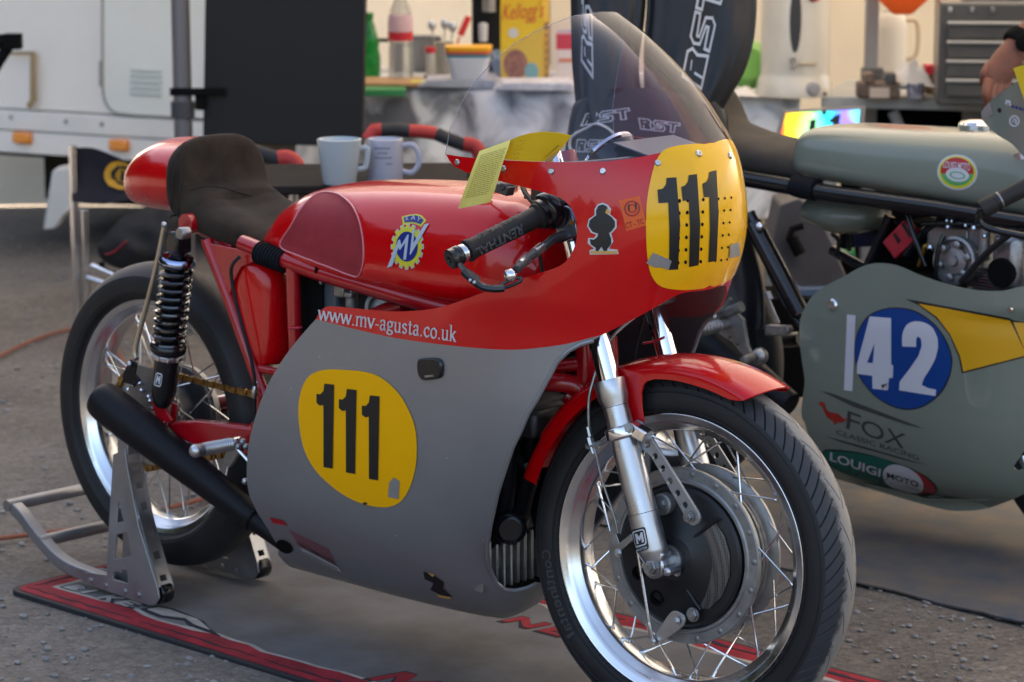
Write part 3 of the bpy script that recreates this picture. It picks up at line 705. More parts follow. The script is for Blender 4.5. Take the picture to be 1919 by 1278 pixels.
# ---------------- screen bubble
sm=bpy.data.materials.new('clear_screen'); sm.use_nodes=True; t=sm.node_tree
for n_ in list(t.nodes): t.nodes.remove(n_)
out=t.nodes.new('ShaderNodeOutputMaterial'); tr=t.nodes.new('ShaderNodeBsdfTransparent'); tr.inputs[0].default_value=(.84,.825,.895,1)
gl=t.nodes.new('ShaderNodeBsdfGlossy'); gl.inputs['Roughness'].default_value=.03; fr=t.nodes.new('ShaderNodeFresnel'); geo=t.nodes.new('ShaderNodeNewGeometry'); mrr=t.nodes.new('ShaderNodeMapRange'); mrr.inputs['To Min'].default_value=1.5; mrr.inputs['To Max'].default_value=1/1.5; t.links.new(geo.outputs['Backfacing'],mrr.inputs['Value']); t.links.new(mrr.outputs['Result'],fr.inputs[0])
mxs=t.nodes.new('ShaderNodeMixShader'); t.links.new(fr.outputs[0],mxs.inputs[0]); t.links.new(tr.outputs[0],mxs.inputs[1]); t.links.new(gl.outputs[0],mxs.inputs[2]); t.links.new(mxs.outputs[0],out.inputs[0])
edge=[(0.0,ftz(1.2225))]+fpoly([(1093,27.5),(1080,30),(1062,36),(1012,55),(965,82),(925,116),(890,155),(862,200),(845,240),(836,289)])
spoly=edge+scr[1:]+[(0.0,tc_),(0,2.5),(0.0,1.0)]
spoly=[(s,t) for s,t in spoly]
g=fpatch(spoly,.0008,(.011,.15)); g.mirror_y(); SCR=g.build('windscreen',sm,RED,smooth=80,recalc=False,label='clear bubble windscreen')
g=G(); ed=[FS(s,t,.001) for s,t in edge]; g.tube(ed,.0008,6); g.mirror_y(); g.build('screen_edge',mat('screen_edge',(.35,.36,.4),.2,spec=.5,alpha=.4),SCR)

for u,v in ((482,715),(546,727),(838,858),(905,1012),(600,668),(742,1003)): fpolys([ellipse(u,v,1.2,1.3,6)],MT['white_vinyl'],'stone_chip',low,.0010)
# ---------------- fuel tank: sections along x  (x, z bottom, z top, half width bottom, half width top, knee recess)
def interp(tab,x):
    n=len(tab)
    if x<=tab[0][0]: return list(tab[0][1:])
    if x>=tab[-1][0]: return list(tab[-1][1:])
    for i in range(n-1):
        if tab[i][0]<=x<=tab[i+1][0]:
            k=(x-tab[i][0])/(tab[i+1][0]-tab[i][0]); g4=[tab[max(0,min(n-1,i+d))] for d in (-1,0,1,2)]
            return [.5*(2*b+(c-a)*k+(2*a-5*b+4*c-d)*k*k+(3*b-a-3*c+d)*k**3) for a,b,c,d in zip(*[q[1:] for q in g4])]
TT=[(.385,.758,.772,.085,.05),(.405,.752,.80,.098,.07),(.44,.738,.838,.114,.085),(.50,.726,.868,.130,.098),(.58,.716,.886,.143,.106),(.68,.708,.897,.151,.112),(.80,.702,.905,.154,.118),(.92,.694,.907,.154,.122),(1.02,.70,.898,.145,.118),(1.08,.70,.87,.12,.10),(1.11,.72,.83,.09,.08)]
NA,NX=64,90
def tank_pt(x,a):
    zb,zt,wb,wt=interp(TT,x); ph=a*2*math.pi; c,sn=math.cos(ph),math.sin(ph)
    pz=2.6 if sn>0 else 4.0
    y=abs(c)**(2/(2.9 if sn>0 else 4.0))*(1 if c>=0 else -1); z=abs(sn)**(2/pz)*(1 if sn>=0 else -1)
    zc=(zb+zt)/2; h=(zt-zb)/2; k=(z+1)/2; w_=wb+(wt-wb)*k**1.6
    return Vector((x,-y*w_,zc+z*h))
g=G(); g.loft([[tank_pt(.385+(1.11-.385)*i/NX,(j+.5)/NA-.25) for j in range(NA)] for i in range(NX+1)])
TBV=g.bvh(); TG=g
def hit(bv,u,v,off=0,origin=None):
    d=ray(u,v).normalized(); h=bv.ray_cast(CV,d)
    k=0
    while h[0] is None and k<30:
        k+=1; h=bv.ray_cast(CV,ray(u+(-1)**k*k*.8,v+k*.5).normalized())
    if h[0] is None: return P(u,v,y=-.13)
    n=h[1] if h[1].dot(d)<0 else -h[1]
    return h[0]+n*off
def on(bv,poly,off,mt,name,parent,n=0,grid=(7,7),holes=()):
    pl=dense(poly,n,True) if n else poly
    V,F=cdt(pl,holes,grid or (4,4)); g=G(); g.add([hit(bv,u,v,off) for u,v in V],F); return g.build(name,mt,parent,smooth=50,recalc=True)
def on_text(bv,body,q,mt,name,parent,off,bold=False):
    V,F=txt(body,bold); m=quad(q); g=G(); g.add([hit(bv,*m(x,y),off) for x,y in V],F); return g.build(name,mt,parent,smooth=0)
# knee recess pressed into the tank sides (vertices inside the traced rounded outline move inwards)
kp=dense([(526,460),(545,425),(570,385),(598,363),(628,362),(655,378),(673,408),(682,450),(682,490),(673,516),(655,514),(610,497),(560,478)],4,True)
from mathutils import Matrix as _M
def pix(p):
    d=p-CV; z=d.dot(_f); return (959.5+FPX*d.dot(_rr)/z,639-FPX*d.dot(_uu)/z)
for i,p in enumerate(g.v):
    if p.y<-.05 and p.x<.78:
        q=pix(p)
        dmin=min((Vector(q)-Vector(a)).length for a in kp)
        if inside(q,kp): p.y+=.005*min(1,dmin/9)
for i,p in enumerate(g.v):    # same on the other side
    if p.y>.05 and p.x<.78:
        q=pix(Vector((p.x,-p.y,p.z)))
        dmin=min((Vector(q)-Vector(a)).length for a in kp)
        if inside(q,kp): p.y-=.005*min(1,dmin/9)
tank=g.build('fuel_tank',MT['red_paint'],RED,smooth=60,label='glossy red fuel tank with a round gear badge')
TBV=g.bvh()
on(TBV,kp,.0016,MT['red_pad'],'knee_panel',tank,0,(6,6))
gg=G(); gg.tube([hit(TBV,u,v,.0016) for u,v in kp],.0018,6,loop=True); gg.build('panel_rim',mat('rim_pink',(.62,.16,.17),.25,coat=.6),tank)
# gear badge
cx,cy_=764,462
gear=[]
for k in range(16):
    for da,rr in ((-.40,.86),(-.26,1.0),(.26,1.0),(.40,.86)):
        a=2*math.pi*(k+da*.95)/16; gear.append((cx+31*rr*math.cos(a)*.94+5*rr*math.sin(a)*-.25,cy_+41*rr*math.sin(a)))
on(TBV,[(cx+(x-cx)*1.07,cy_+(y-cy_)*1.06) for x,y in gear],.0006,MT['steel_vinyl'],'badge_border',tank)
bd=on(TBV,gear,.0012,MT['lime_vinyl'],'badge_gear',tank)
on(TBV,ellipse(764,462,20.5,28,28),.0018,MT['blue_vinyl'],'badge_disc',tank)
def stroke(pts,w):
    return pts
L=lambda *p:[(700+x/9.13,380+y/9.13) for x,y in p]
on(TBV,L((250,1105),(440,640),(470,625),(495,720),(600,545),(622,545),(575,970),(525,972),(560,680),(470,810),(445,770),(335,1080)),.0024,MT['steel_vinyl'],'badge_letter',tank,0,None)
on(TBV,L((690,450),(722,465),(700,690),(890,375),(965,360),(650,890),(636,885),(640,840)),.0024,MT['steel_vinyl'],'badge_letter',tank,0,None)
on(TBV,L((490,235),(610,205),(740,190),(830,215),(910,300),(820,410),(760,375),(680,355),(600,360),(512,385)),.0006,MT['lime_vinyl'],'badge_ribbon',tank,0,None)
on(TBV,L((525,250),(620,228),(730,215),(810,240),(868,300),(815,370),(750,345),(680,328),(600,330),(540,338)),.0012,MT['blue_vinyl'],'badge_ribbon',tank,0,None)
for ch,q in (('K',[(762.0,414.5),(767.5,413),(768.5,404.5),(763,406)]),('A',[(771.5,412.5),(780,412.5),(780,403.5),(774,403.5)]),('Y',[(782,413.5),(788,416.5),(791.5,409.5),(785,406)])): on_text(TBV,ch,q,MT['white_vinyl'],'badge_letter',tank,.0022)
# tank strap and breather on the top
g=G(); g.lathe([(.034,-.006),(.036,.006),(.03,.012),(.012,.014),(0,.014)],(.93,0,.907),(0,0,1),24); g.build('filler_cap',MT['black_metal'],tank)
c=P(893,322,y=-.06); g=G(); g.box(c,(.03,.022,.02),Matrix.Rotation(.5,3,'Z')); g.box(c+Vector((-.006,0,.012)),(.016,.014,.016)); g.tube([c+Vector((.01,0,0)),c+Vector((.05,-.02,-.006)),c+Vector((.075,-.03,-.004))],.004,8); g.build('quick_release',MT['black_metal'],tank,bevel=.002)
c=P(940,352,y=-.1); g=G(); g.box(c,(.045,.02,.016),Matrix.Rotation(.2,3,'Y')); g.lathe([(.007,-.013),(.007,.013)],c+Vector((.012,0,.004)),(0,1,0),10); g.build('tank_bracket',MT['dark_alloy'],tank,bevel=.002)
# ---------------- seat hump: red tail cowl and brown suede seat
def section(x,zc,zb,zt,hw,n=36,p=2.3,fl=0):
    o=[]
    for k in range(n):
        a=2*math.pi*(k+.5)/n-math.pi/2; c,s=math.cos(a),math.sin(a)
        o.append(Vector((x,hw*abs(c)**(2/p)*(1 if c>=0 else -1),(zb+zt)/2+(zt-zb)/2*abs(s)**(2/p)*(1 if s>=0 else -1))))
    return o
TL=[(-.080,.808,.822,.012),(-.076,.799,.838,.030),(-.060,.790,.865,.052),(-.035,.785,.890,.073),(.0,.783,.912,.090),(.045,.783,.928,.103),(.085,.784,.934,.110),(.155,.785,.936,.116),(.170,.786,.932,.114)]
g=G(); xs_=[-.080+(.250)*(i/40) for i in range(41)]
g.loft([section(x,*((lambda q:(0,q[0],q[1],q[2]))(interp(TL,x)))) for x in xs_]); g.build('tail_cowl',MT['red_paint'],RED,smooth=60,label='glossy red tail cowl behind the seat')
# suede: back bolster (arched pad) then flat seat
SB=[(x+.012*max(0,min(1,(.25-x)/.04)),a,b,c) for x,a,b,c in [(.136,.772,.938,.115),(.143,.768,.943,.118),(.158,.764,.943,.119),(.165,.762,.934,.118),(.172,.760,.912,.117),(.180,.758,.880,.117),(.192,.756,.856,.118),(.225,.754,.838,.121),(.26,.750,.824,.124),(.31,.744,.812,.123),(.35,.738,.800,.118),(.385,.734,.786,.106),(.402,.736,.776,.10)]]
rings=[]
for i in range(57):
    x=.148+.254*i/56; zb,zt,hw=interp(SB,x); rings.append([Vector((p.x+(.07*max(0,(p.z-.80))/.14*(1 if x<.2 else 0)*0),p.y,p.z-(.018*(max(0,1-abs(p.y)/hw))**1.5 if x>.23 else 0))) for p in section(x,0,zb,zt,hw,40,2.8)])
g=G(); g.loft(rings); seat=g.build('seat',MT['suede'],RED,smooth=70,label='worn brown suede seat with a raised back pad')
SBV=g.bvh()
for sp in ([(344,268),(330,300),(324,340),(322,380),(320,408)],[(352,282),(342,310),(338,345),(336,400)],[(352,356),(380,348),(412,350),(442,358),(470,366)]):
    gg=G(); gg.tube([hit(SBV,u,v,.0004) for u,v in smooth_poly(sp,4,False)],.0016,6); gg.build('seat_seam',MT['suede_seam'],seat)
# ---------------- frame
def tubes(name,mt,parent,lst,n=12,mir=True,**kw):
    """tubes through points: one welded mesh when mirrored (the frame), otherwise an object each"""
    g=G(); o=None
    for pts,r in lst:
        g.tube(smooth_poly(pts,4,False) if len(pts)>2 else pts,r,n)
        if not mir: o=g.build(name,mt,parent,**kw); g=G()
    if mir: g.mirror_y(); o=g.build(name,mt,parent,**kw)
    return o
def dots(name,mt,parent,lst,n=8):
    for p,r in lst: g=G(); g.ball(p,r,n); g.build(name,mt,parent)
yf=-.118
railA=P(455,455,y=yf); railB=P(640,522,y=yf); railC=P(900,592,y=yf)
frame=tubes('frame',MT['red_frame'],RED, [([railA,P(545,490,y=yf),railB,railC,Vector((1.16,-.05,.72))],.0165),
  ([P(549,500,y=yf),P(551,570,y=yf),P(556,700,y=yf)],.0135),
  ([P(388,450,y=-.125),P(430,560,y=-.125),P(480,700,y=-.125),P(497,742,y=-.125)],.0125),
  ([P(497,742,y=-.125),P(487,800,y=-.125),P(470,845,y=-.125)],.016),
  ([P(478,688,y=-.12),P(545,703,y=-.12)],.008),
  ([Vector((.33,-.10,.745)),Vector((.20,-.085,.772))],.011),
  ([P(760,572,y=-.09),P(700,592,y=-.09),P(640,640,y=-.09)],.015),
  ([P(1100,745,y=-.035),P(1075,722,y=-.05),P(1020,715,y=-.08),P(930,715,y=-.1)],.017),
  ([P(1100,680,y=-.03),P(1060,685,y=-.05),P(1000,690,y=-.08)],.0115),
  ([P(1096,640,y=-.03),P(1098,700,y=-.03),P(1092,760,y=-.03)],.018),
  ([P(1085,755,y=-.035),P(1060,740,y=-.05)],.014)])
# gusset plate at the shock mount
gp=[(375,447),(392,455),(425,462),(462,470),(487,482),(470,492),(452,500),(436,530),(428,560),(420,545),(405,500),(388,470)]
def plate(poly,y,th,mt,name,parent,holes=(),bev=.0015,fn=None):
    g=G(); f=fn or (lambda u,v:P(u,v,y=y)); g.prism(poly,f,Vector((0,th,0)) if fn is None else MS@Vector((0,th,0)),holes=holes); return g.build(name,mt,parent,bevel=bev)
plate(gp,-.131,.006,MT['red_frame'],'shock_gusset',frame)
g=G(); c=P(356,418,y=-.125); g.lathe([(.020,-.02),(.020,.012)],c,(0,-1,0),18); g.build('shock_boss',MT['red_frame'],frame)
g=G(); a,b=P(489,473,y=yf),P(534,489,y=yf); n_=9
dd=(b-a)
for k in range(n_): g.lathe([(.020,-.0026),(.0232,-.001),(.0232,.001),(.020,.0026)],a+dd*(k/(n_-1)),dd,16)
g.lathe([(.0205,-dd.length/2),(.0205,dd.length/2)],(a+b)/2,dd,16); g.build('foam_wrap',MT['foam'],frame)
g=G(); 
for u,v in ((604,504),): g.lathe([(.0172,-.003),(.0176,-.002),(.0176,.002),(.0172,.003)],P(u,v,y=yf),railB-railA,16)
g.build('cable_tie',MT['dark_gap'],frame)
tubes('cable_tie_red',mat('red_tie',(.6,.02,.05),.4),frame,[([P(540,614,y=-.136),P(562,614,y=-.136)],.002),([P(555,613,y=-.13),P(566,613,y=-.128)],.0015)],6,False)
# oil tank
OT=[(441,494,448,520),(440,500,540,500)]
g=G(); rings=[]
for u0,u1,v in ((452,515,479),(442,528,487),(437,536,503),(438,540,530),(446,541,560),(454,541,590),(463,542,620),(472,542,650),(478,540,668),(486,534,674)):
    a,b=P(u0,v,y=-.075),P(u1,v+ (8 if v>480 else 3),y=-.075); c=(a+b)/2; hw=(b.x-a.x)/2*.80
    rings.append([c+Vector((hw*math.cos(t),.05*math.sin(t),(b.z-a.z)/2*math.cos(t))) for t in [2*math.pi*k/28 for k in range(28)]])
g.loft(rings); ot=g.build('oil_tank',MT['red_paint'],RED,smooth=60,bevel=.006)
tubes('battery_box',MT['matte_black'],RED,[([Vector((.47,-.0,.70)),Vector((.47,0,.52))],.001)],4,False)
g=G(); c=P(600,545,y=-.06); g.box((c.x,-.02,c.z-.01),(.13,.12,.15)); g.build('airbox',MT['smoke_panel'],RED,bevel=.008)
g=G(); g.box((P(575,560,y=-.085).x,-.085,.63),(.09,.003,.19)); g.build('rear_guard_panel',MT['dark_gap'],RED,bevel=.001)
# throttle bodies between tank and fairing
g=G(); c=P(645,540,y=-.08); g.box(c,(.028,.03,.03)); g.lathe([(.012,-.02),(.012,.02)],c+Vector((.02,0,-.02)),(0,0,1),10); g.box(P(655,552,y=-.1),(.02,.012,.012)); g.build('carburettor',MT['cast_alloy'],RED,bevel=.003)
g=G(); c=P(712,575,y=-.085); g.lathe([(.026,-.01),(.028,0),(.028,.006),(.020,.008),(.020,-.006),(0,-.006)],c,(.35,-.9,.2),24); g.lathe([(.022,-.05),(.024,-.012)],c,(.35,-.9,.2),20); g.build('intake_bell',MT['cast_alloy'],RED)
dots('bolt_head',MT['alloy'],RED,[(P(u,v,y=y),r) for u,v,y,r in ((602,528,-.1,.005),(557,547,-.11,.006),(660,545,-.1,.006),(672,543,-.1,.004))])
tubes('cable',MT['rubber'],RED,[([P(640,575,y=-.1),P(665,583,y=-.1),P(680,592,y=-.1)],.003),([P(760,578,y=-.08),P(800,590,y=-.06),P(840,590,y=-.05)],.006)],8,False)
tubes('cable',MT['rubber'],RED,[([P(450,480,y=-.14),P(436,495,y=-.15),P(434,520,y=-.15),P(446,580,y=-.15),P(470,670,y=-.15),P(478,720,y=-.15),P(477,760,y=-.15),P(478,800,y=-.15)],.0035)],8,False)
g=G(); a,b=P(478,718,y=-.151),P(476,750,y=-.151); g.lathe([(.004,-.012),(.006,-.006),(.006,.006),(.004,.012)],(a+b)/2,b-a,10); g.build('cable_adjuster',MT['alloy'],RED)
# ---------------- shock absorber
sa,sbm=P(338,436,y=-.15),P(304,755,y=-.15); ax=(sbm-sa); Ls=ax.length; axn=ax.normalized()
def at(k): return sa+ax*k
SH=bpy.data.objects.new('shock_absorber',None); COL.objects.link(SH); SH.parent=RED; SH['label']='black coil spring shock absorber'
g=G(); g.lathe([(.013,-.0),(.015,.02),(.015,Ls*.14)],sa,axn,16); g.box(at(.05),(.032,.04,.045)); g.build('top_eye',MT['black_metal'],SH,bevel=.006)
g=G(); g.lathe([(.012,-.02),(.0125,-.002),(.010,.0015),(.004,.002),(0,.001)],P(337,437,y=-.172),(0,-1,0),18); g.build('top_bolt',MT['dull_steel'],SH)
g=G(); g.lathe([(.014,0),(.032,.004),(.036,.010),(.036,.016),(.029,.024),(.018,.026)],at(.125),axn,24); g.build('top_collar',MT['blue_chrome'],SH)
g=G(); pts=[]; turns=10.6
h=Vector((1,0,0)); a1=(h-axn*h.dot(axn)).normalized(); b1=axn.cross(a1)
for k in range(int(turns*20)+1):
    t=k/(turns*20); kk=.175+t*.485
    if t<.06: kk=.175+t*.3
    pts.append(at(kk)+(a1*math.cos(2*math.pi*turns*t)+b1*math.sin(2*math.pi*turns*t))*.0290)
g.tube(pts,.0050,8); g.build('coil_spring',MT['spring'],SH)
g=G(); g.lathe([(.018,Ls*.15),(.018,Ls*.66)],sa,axn,18); g.build('damper_rod',MT['black_metal'],SH)
g=G(); g.lathe([(.033,-.004),(.036,0),(.036,.008),(.034,.012)],at(.655),axn,24); g.build('lower_seat',MT['black_metal'],SH)
g=G(); g.lathe([(.027,0),(.032,.002),(.032,.011),(.027,.013)],at(.695),axn,24)
for k in range(10):
    a_=2*math.pi*k/10; g.box(at(.695)+axn*.0065+(a1*math.cos(a_)+b1*math.sin(a_))*.032,(.006,.006,.009))
g.build('preload_ring',MT['alloy'],SH,bevel=.001)
g=G(); g.lathe([(.0245,Ls*.71),(.0245,Ls*.93),(.02,Ls*.99),(.012,Ls*1.02)],sa,axn,24); body=g.build('damper_body',MT['black_metal'],SH); BB=g.bvh()
def emblem(bv,q,parent,frame_mt,letter_mt,off=.0006):
    m=quad(q); o=[m(x,y) for x,y in rrect(0,0,1,1,.22,3)]; i_=[m(x,y) for x,y in rrect(.1,.1,.9,.9,.17,3)]
    g=G(); V,F=cdt(o,[i_],None); g.add([hit(bv,u,v,off) for u,v in V],F); g.build('emblem_frame',frame_mt,parent,smooth=0)
    pl=[m(*p) for p in [(.22,.2),(.40,.2),(.40,.5),(.5,.34),(.60,.5),(.60,.2),(.78,.2),(.78,.8),(.62,.8),(.5,.6),(.38,.8),(.22,.8)]]
    g=G(); V,F=cdt(pl); g.add([hit(bv,u,v,off) for u,v in V],F); g.build('emblem_letter',letter_mt,parent,smooth=0)
emblem(BB,[(288,721),(301,725),(305,700),(293,696)],body,MT['white_vinyl'],MT['white_vinyl'])
# stay rod from the tail to the silencer bracket
tubes('stay_rod',mat('stay_steel',(.50,.45,.36),.3,metal=.9),RED,[([P(308,424,y=-.165),P(288,520,y=-.17),P(255,648,y=-.175),P(256,672,y=-.178)],.0052)],10,False)
dots('stay_bolt',MT['alloy'],RED,[(P(308,420,y=-.167),.006),(P(243,681,y=-.19),.006)],10)
# ---------------- exhaust megaphone
ex=bpy.data.objects.new('exhaust',None); COL.objects.link(ex); ex.parent=RED; ex['label']='matt black megaphone exhaust'
e0,e1=P(184,742,y=-.185),P(522,1006,y=-.112)
g=G(); ed=(e1-e0); eL=ed.length
prof=[(.026,.004),(.030,.0),(.035,.004),(.0385,.014),(.0402,.03),(.0405,.10)]
for k in range(12): prof.append((.0405-.0135*(k+1)/12,.10+(eL*.86-.10)*(k+1)/12))
prof+=[(.027,eL*.86),(.0278,eL*.865),(.0278,eL*.875),(.023,eL*.885),(.019,eL*1.04)]
g.lathe([(.001,.05)]+prof,e0,ed,32); g.build('megaphone',MT['matte_black'],ex)
g=G(); g.prism([(228,703),(243,672),(255,680),(252,700),(262,712),(250,722),(232,716)],lambda u,v:P(u,v,y=-.186),Vector((0,.005,0))); g.build('silencer_bracket',MT['matte_black'],ex,bevel=.0015)
g=G(); g.ball(P(459,901,y=-.17),.007,10); g.build('pipe_bolt',MT['alloy'],ex)
# second, left-hand pipe on the far side
g=G(); q0=Vector((e0.x,-e0.y,e0.z)); q1=Vector((e1.x,-e1.y,e1.z)); g.lathe([(.001,.05)]+prof,q0,q1-q0,24); g.build('megaphone',MT['matte_black'],ex)
# ---------------- swingarm, footrest, gear linkage
g=G()
g.prism([(318,790),(360,788),(470,800),(485,806),(475,842),(440,850),(385,845),(318,815)],lambda u,v:P(u,v,y=-.125),Vector((0,.03,0))); g.mirror_y(); g.tube([Vector((.40,-.12,.40)),Vector((.40,.12,.40))],.02,12)
g.tube([P(322,800,y=-.11),Vector((.03,-.11,.365))],.018,10); g.tube([Vector((.13,.11,.39)),Vector((.03,.11,.365))],.018,10)
sw=g.build('swingarm',MT['red_frame'],RED,bevel=.006)
g=G(); g.prism([(284,752),(300,744),(312,770),(322,788),(300,790),(290,775)],lambda u,v:P(u,v,y=-.14),Vector((0,.006,0))); g.prism([(322,752),(330,758),(326,790),(316,792)],lambda u,v:P(u,v,y=-.11),Vector((0,.006,0))); g.build('shock_fork',MT['red_frame'],sw,bevel=.0015)
g=G(); a,b=P(367,844,y=-.235),P(440,830,y=-.15); g.tube([a,a+(b-a)*.15,b],[.0125,.0125,.0115],16); g.ball(a,.0135,14)
for k in range(16): g.lathe([(.0122,-.0012),(.0132,0),(.0122,.0012)],a+(b-a)*(.2+.045*k),b-a,14)
g.build('footrest',MT['alloy'],RED)
g=G(); g.prism([(425,838),(441,828),(452,832),(446,850),(430,876),(415,868)],lambda u,v:P(u,v,y=-.145),Vector((0,.008,0))); g.build('footrest_hanger',MT['cast_alloy'],RED,bevel=.002)
tubes('gear_linkage',MT['polished'],RED,[([P(443,838,y=-.155),P(470,868,y=-.15)],.004),([P(430,829,y=-.15),P(452,826,y=-.15)],.009)],8,False)
dots('linkage_joint',MT['dull_steel'],RED,[(P(u,v,y=-.157),.007) for u,v in ((447,836),(455,827),(461,836))])
# ---------------- chain and sprocket (left side of the wheel, seen through the spokes), as a run of links
CY=-.055
hub=Vector((0,0,.3565))
chain=bpy.data.objects.new('drive_chain',None); COL.objects.link(chain); chain.parent=RED; chain['label']='gold drive chain'
rs=.104
sp0=P(500,758,y=CY); top_end=sp0; bot_end=P(420,884,y=CY)
path=[]
fsp=Vector((.46,CY,.415)); rf=.035
ta=R(100); tb=R(258)
cpts=[]
N1=26
a0=Vector((hub.x+rs*math.cos(R(84)),CY,hub.z+rs*math.sin(R(84)))); a9=Vector((fsp.x,CY,fsp.z+rf))
b0=Vector((hub.x+rs*math.cos(R(-86)),CY,hub.z+rs*math.sin(R(-86)))); b9=Vector((fsp.x,CY,fsp.z-rf))
for k in range(41): cpts.append(a9+(a0-a9)*(k/40))
for k in range(1,30): an=R(84+(274-84)*k/30); cpts.append(Vector((hub.x+rs*math.cos(an),CY,hub.z+rs*math.sin(an))))
for k in range(41): cpts.append(b0+(b9-b0)*(k/40))
tot=[0]
for a,b in zip(cpts,cpts[1:]): tot.append(tot[-1]+(b-a).length)
def along(d):
    for i in range(len(tot)-1):
        if tot[i]<=d<=tot[i+1]:
            k=(d-tot[i])/max(1e-9,tot[i+1]-tot[i]); return cpts[i]+(cpts[i+1]-cpts[i])*k,(cpts[i+1]-cpts[i]).normalized()
    return cpts[-1],(cpts[-1]-cpts[-2]).normalized()
g=G(); g.prism(ellipse(-.0079,0,.0042,.006,8)[2:7]+ellipse(.0079,0,.0042,.006,8)[6:]+ellipse(.0079,0,.0042,.006,8)[:3],lambda x,y:Vector((x,0,y)),Vector((0,.0016,0))); g.prism(ellipse(0,0,.0042,.0042,6),lambda x,y:Vector((x-.0079,-.002,y)),Vector((0,.018,0)))
vm=[p.copy() for p in g.v]; 
for p in g.v: p.y-=.008
g.add([Vector((p.x,p.y+.008,p.z)) for p in vm[:14]],[tuple(range(7))]) if False else None
link=g.build('chain_link',MT['gold_chain'],chain,local=True,smooth=0); lm=link.data
first=True; d=0; k=0; pitch=.0159
while d<tot[-1]:
    p,t_=along(d); o=link if first else bpy.data.objects.new('chain_link',lm)
    if not first: COL.objects.link(o); o.parent=chain
    first=False
    ang=math.atan2(t_.z,t_.x); o.matrix_local=Matrix.Translation(p-Vector((.69,0,0))+Vector((0,.003 if k%2 else 0,0)))@Matrix.Rotation(-ang,4,'Y')
    d+=pitch; k+=1
# ================================================================ WHEELS (local frame: axle along y, near side -y)
def tyre_mat(name,dusty):
    m=bpy.data.materials.new(name); m.use_nodes=True; t=m.node_tree; b=t.nodes['Principled BSDF']; L=t.links.new
    tc=t.nodes.new('ShaderNodeTexCoord'); sx=t.nodes.new('ShaderNodeSeparateXYZ'); L(tc.outputs['Object'],sx.inputs[0])
    n=t.nodes.new('ShaderNodeTexNoise'); n.inputs['Scale'].default_value=38; n.inputs['Detail'].default_value=6; n.inputs['Roughness'].default_value=.7; L(tc.outputs['Object'],n.inputs['Vector'])
    ab=t.nodes.new('ShaderNodeMath'); ab.operation='ABSOLUTE'; L(sx.outputs['Y'],ab.inputs[0])
    ad=t.nodes.new('ShaderNodeMath'); ad.operation='MULTIPLY_ADD'; L(n.outputs['Fac'],ad.inputs[0]); ad.inputs[1].default_value=-.034; L(ab.outputs[0],ad.inputs[2])
    r=t.nodes.new('ShaderNodeValToRGB'); e=r.color_ramp.elements
    mr=t.nodes.new('ShaderNodeMapRange'); mr.inputs['From Min'].default_value=-.02; mr.inputs['From Max'].default_value=.04; L(ad.outputs[0],mr.inputs['Value']); L(mr.outputs[0],r.inputs[0])
    e[0].position=.26 if dusty else .1; e[0].color=(.21,.20,.185,1) if dusty else (.05,.047,.044,1); e[1].position=.42 if dusty else .5; e[1].color=(.027,.029,.034,1) if dusty else (.017,.018,.02,1)
    # side wall darker compound
    mr2=t.nodes.new('ShaderNodeMapRange'); mr2.inputs['From Min'].default_value=.043; mr2.inputs['From Max'].default_value=.047; L(ab.outputs[0],mr2.inputs['Value'])
    # radius
    ln=t.nodes.new('ShaderNodeVectorMath'); ln.operation='LENGTH'; cb=t.nodes.new('ShaderNodeCombineXYZ'); L(sx.outputs['X'],cb.inputs[0]); L(sx.outputs['Z'],cb.inputs[2]); L(cb.outputs[0],ln.inputs[0])
    mr3=t.nodes.new('ShaderNodeMapRange'); mr3.inputs['From Min'].default_value=.292; mr3.inputs['From Max'].default_value=.289; L(ln.outputs['Value'],mr3.inputs['Value'])
    n2=t.nodes.new('ShaderNodeTexNoise'); n2.inputs['Scale'].default_value=9; n2.inputs['Detail'].default_value=5; L(tc.outputs['Object'],n2.inputs['Vector'])
    r2=t.nodes.new('ShaderNodeValToRGB'); r2.color_ramp.elements[0].position=.35; r2.color_ramp.elements[0].color=(.006,.006,.0065,1); r2.color_ramp.elements[1].position=.75; r2.color_ramp.elements[1].color=(.014,.014,.0145,1); L(n2.outputs['Fac'],r2.inputs[0])
    mx=t.nodes.new('ShaderNodeMixRGB'); L(mr3.outputs[0],mx.inputs[0]); L(r.outputs[0],mx.inputs[1]); L(r2.outputs[0],mx.inputs[2])
    L(mx.outputs[0],b.inputs['Base Color']); b.inputs['Roughness'].default_value=.62
    return m
tyre_f=tyre_mat('tyre_dusty',True); tyre_r=tyre_mat('tyre_scrubbed',False)
TP=[(.2400,-.033),(.2462,-.0372),(.2515,-.0448),(.259,-.0482),(.272,-.0495),(.284,-.0478),(.291,-.0455)]
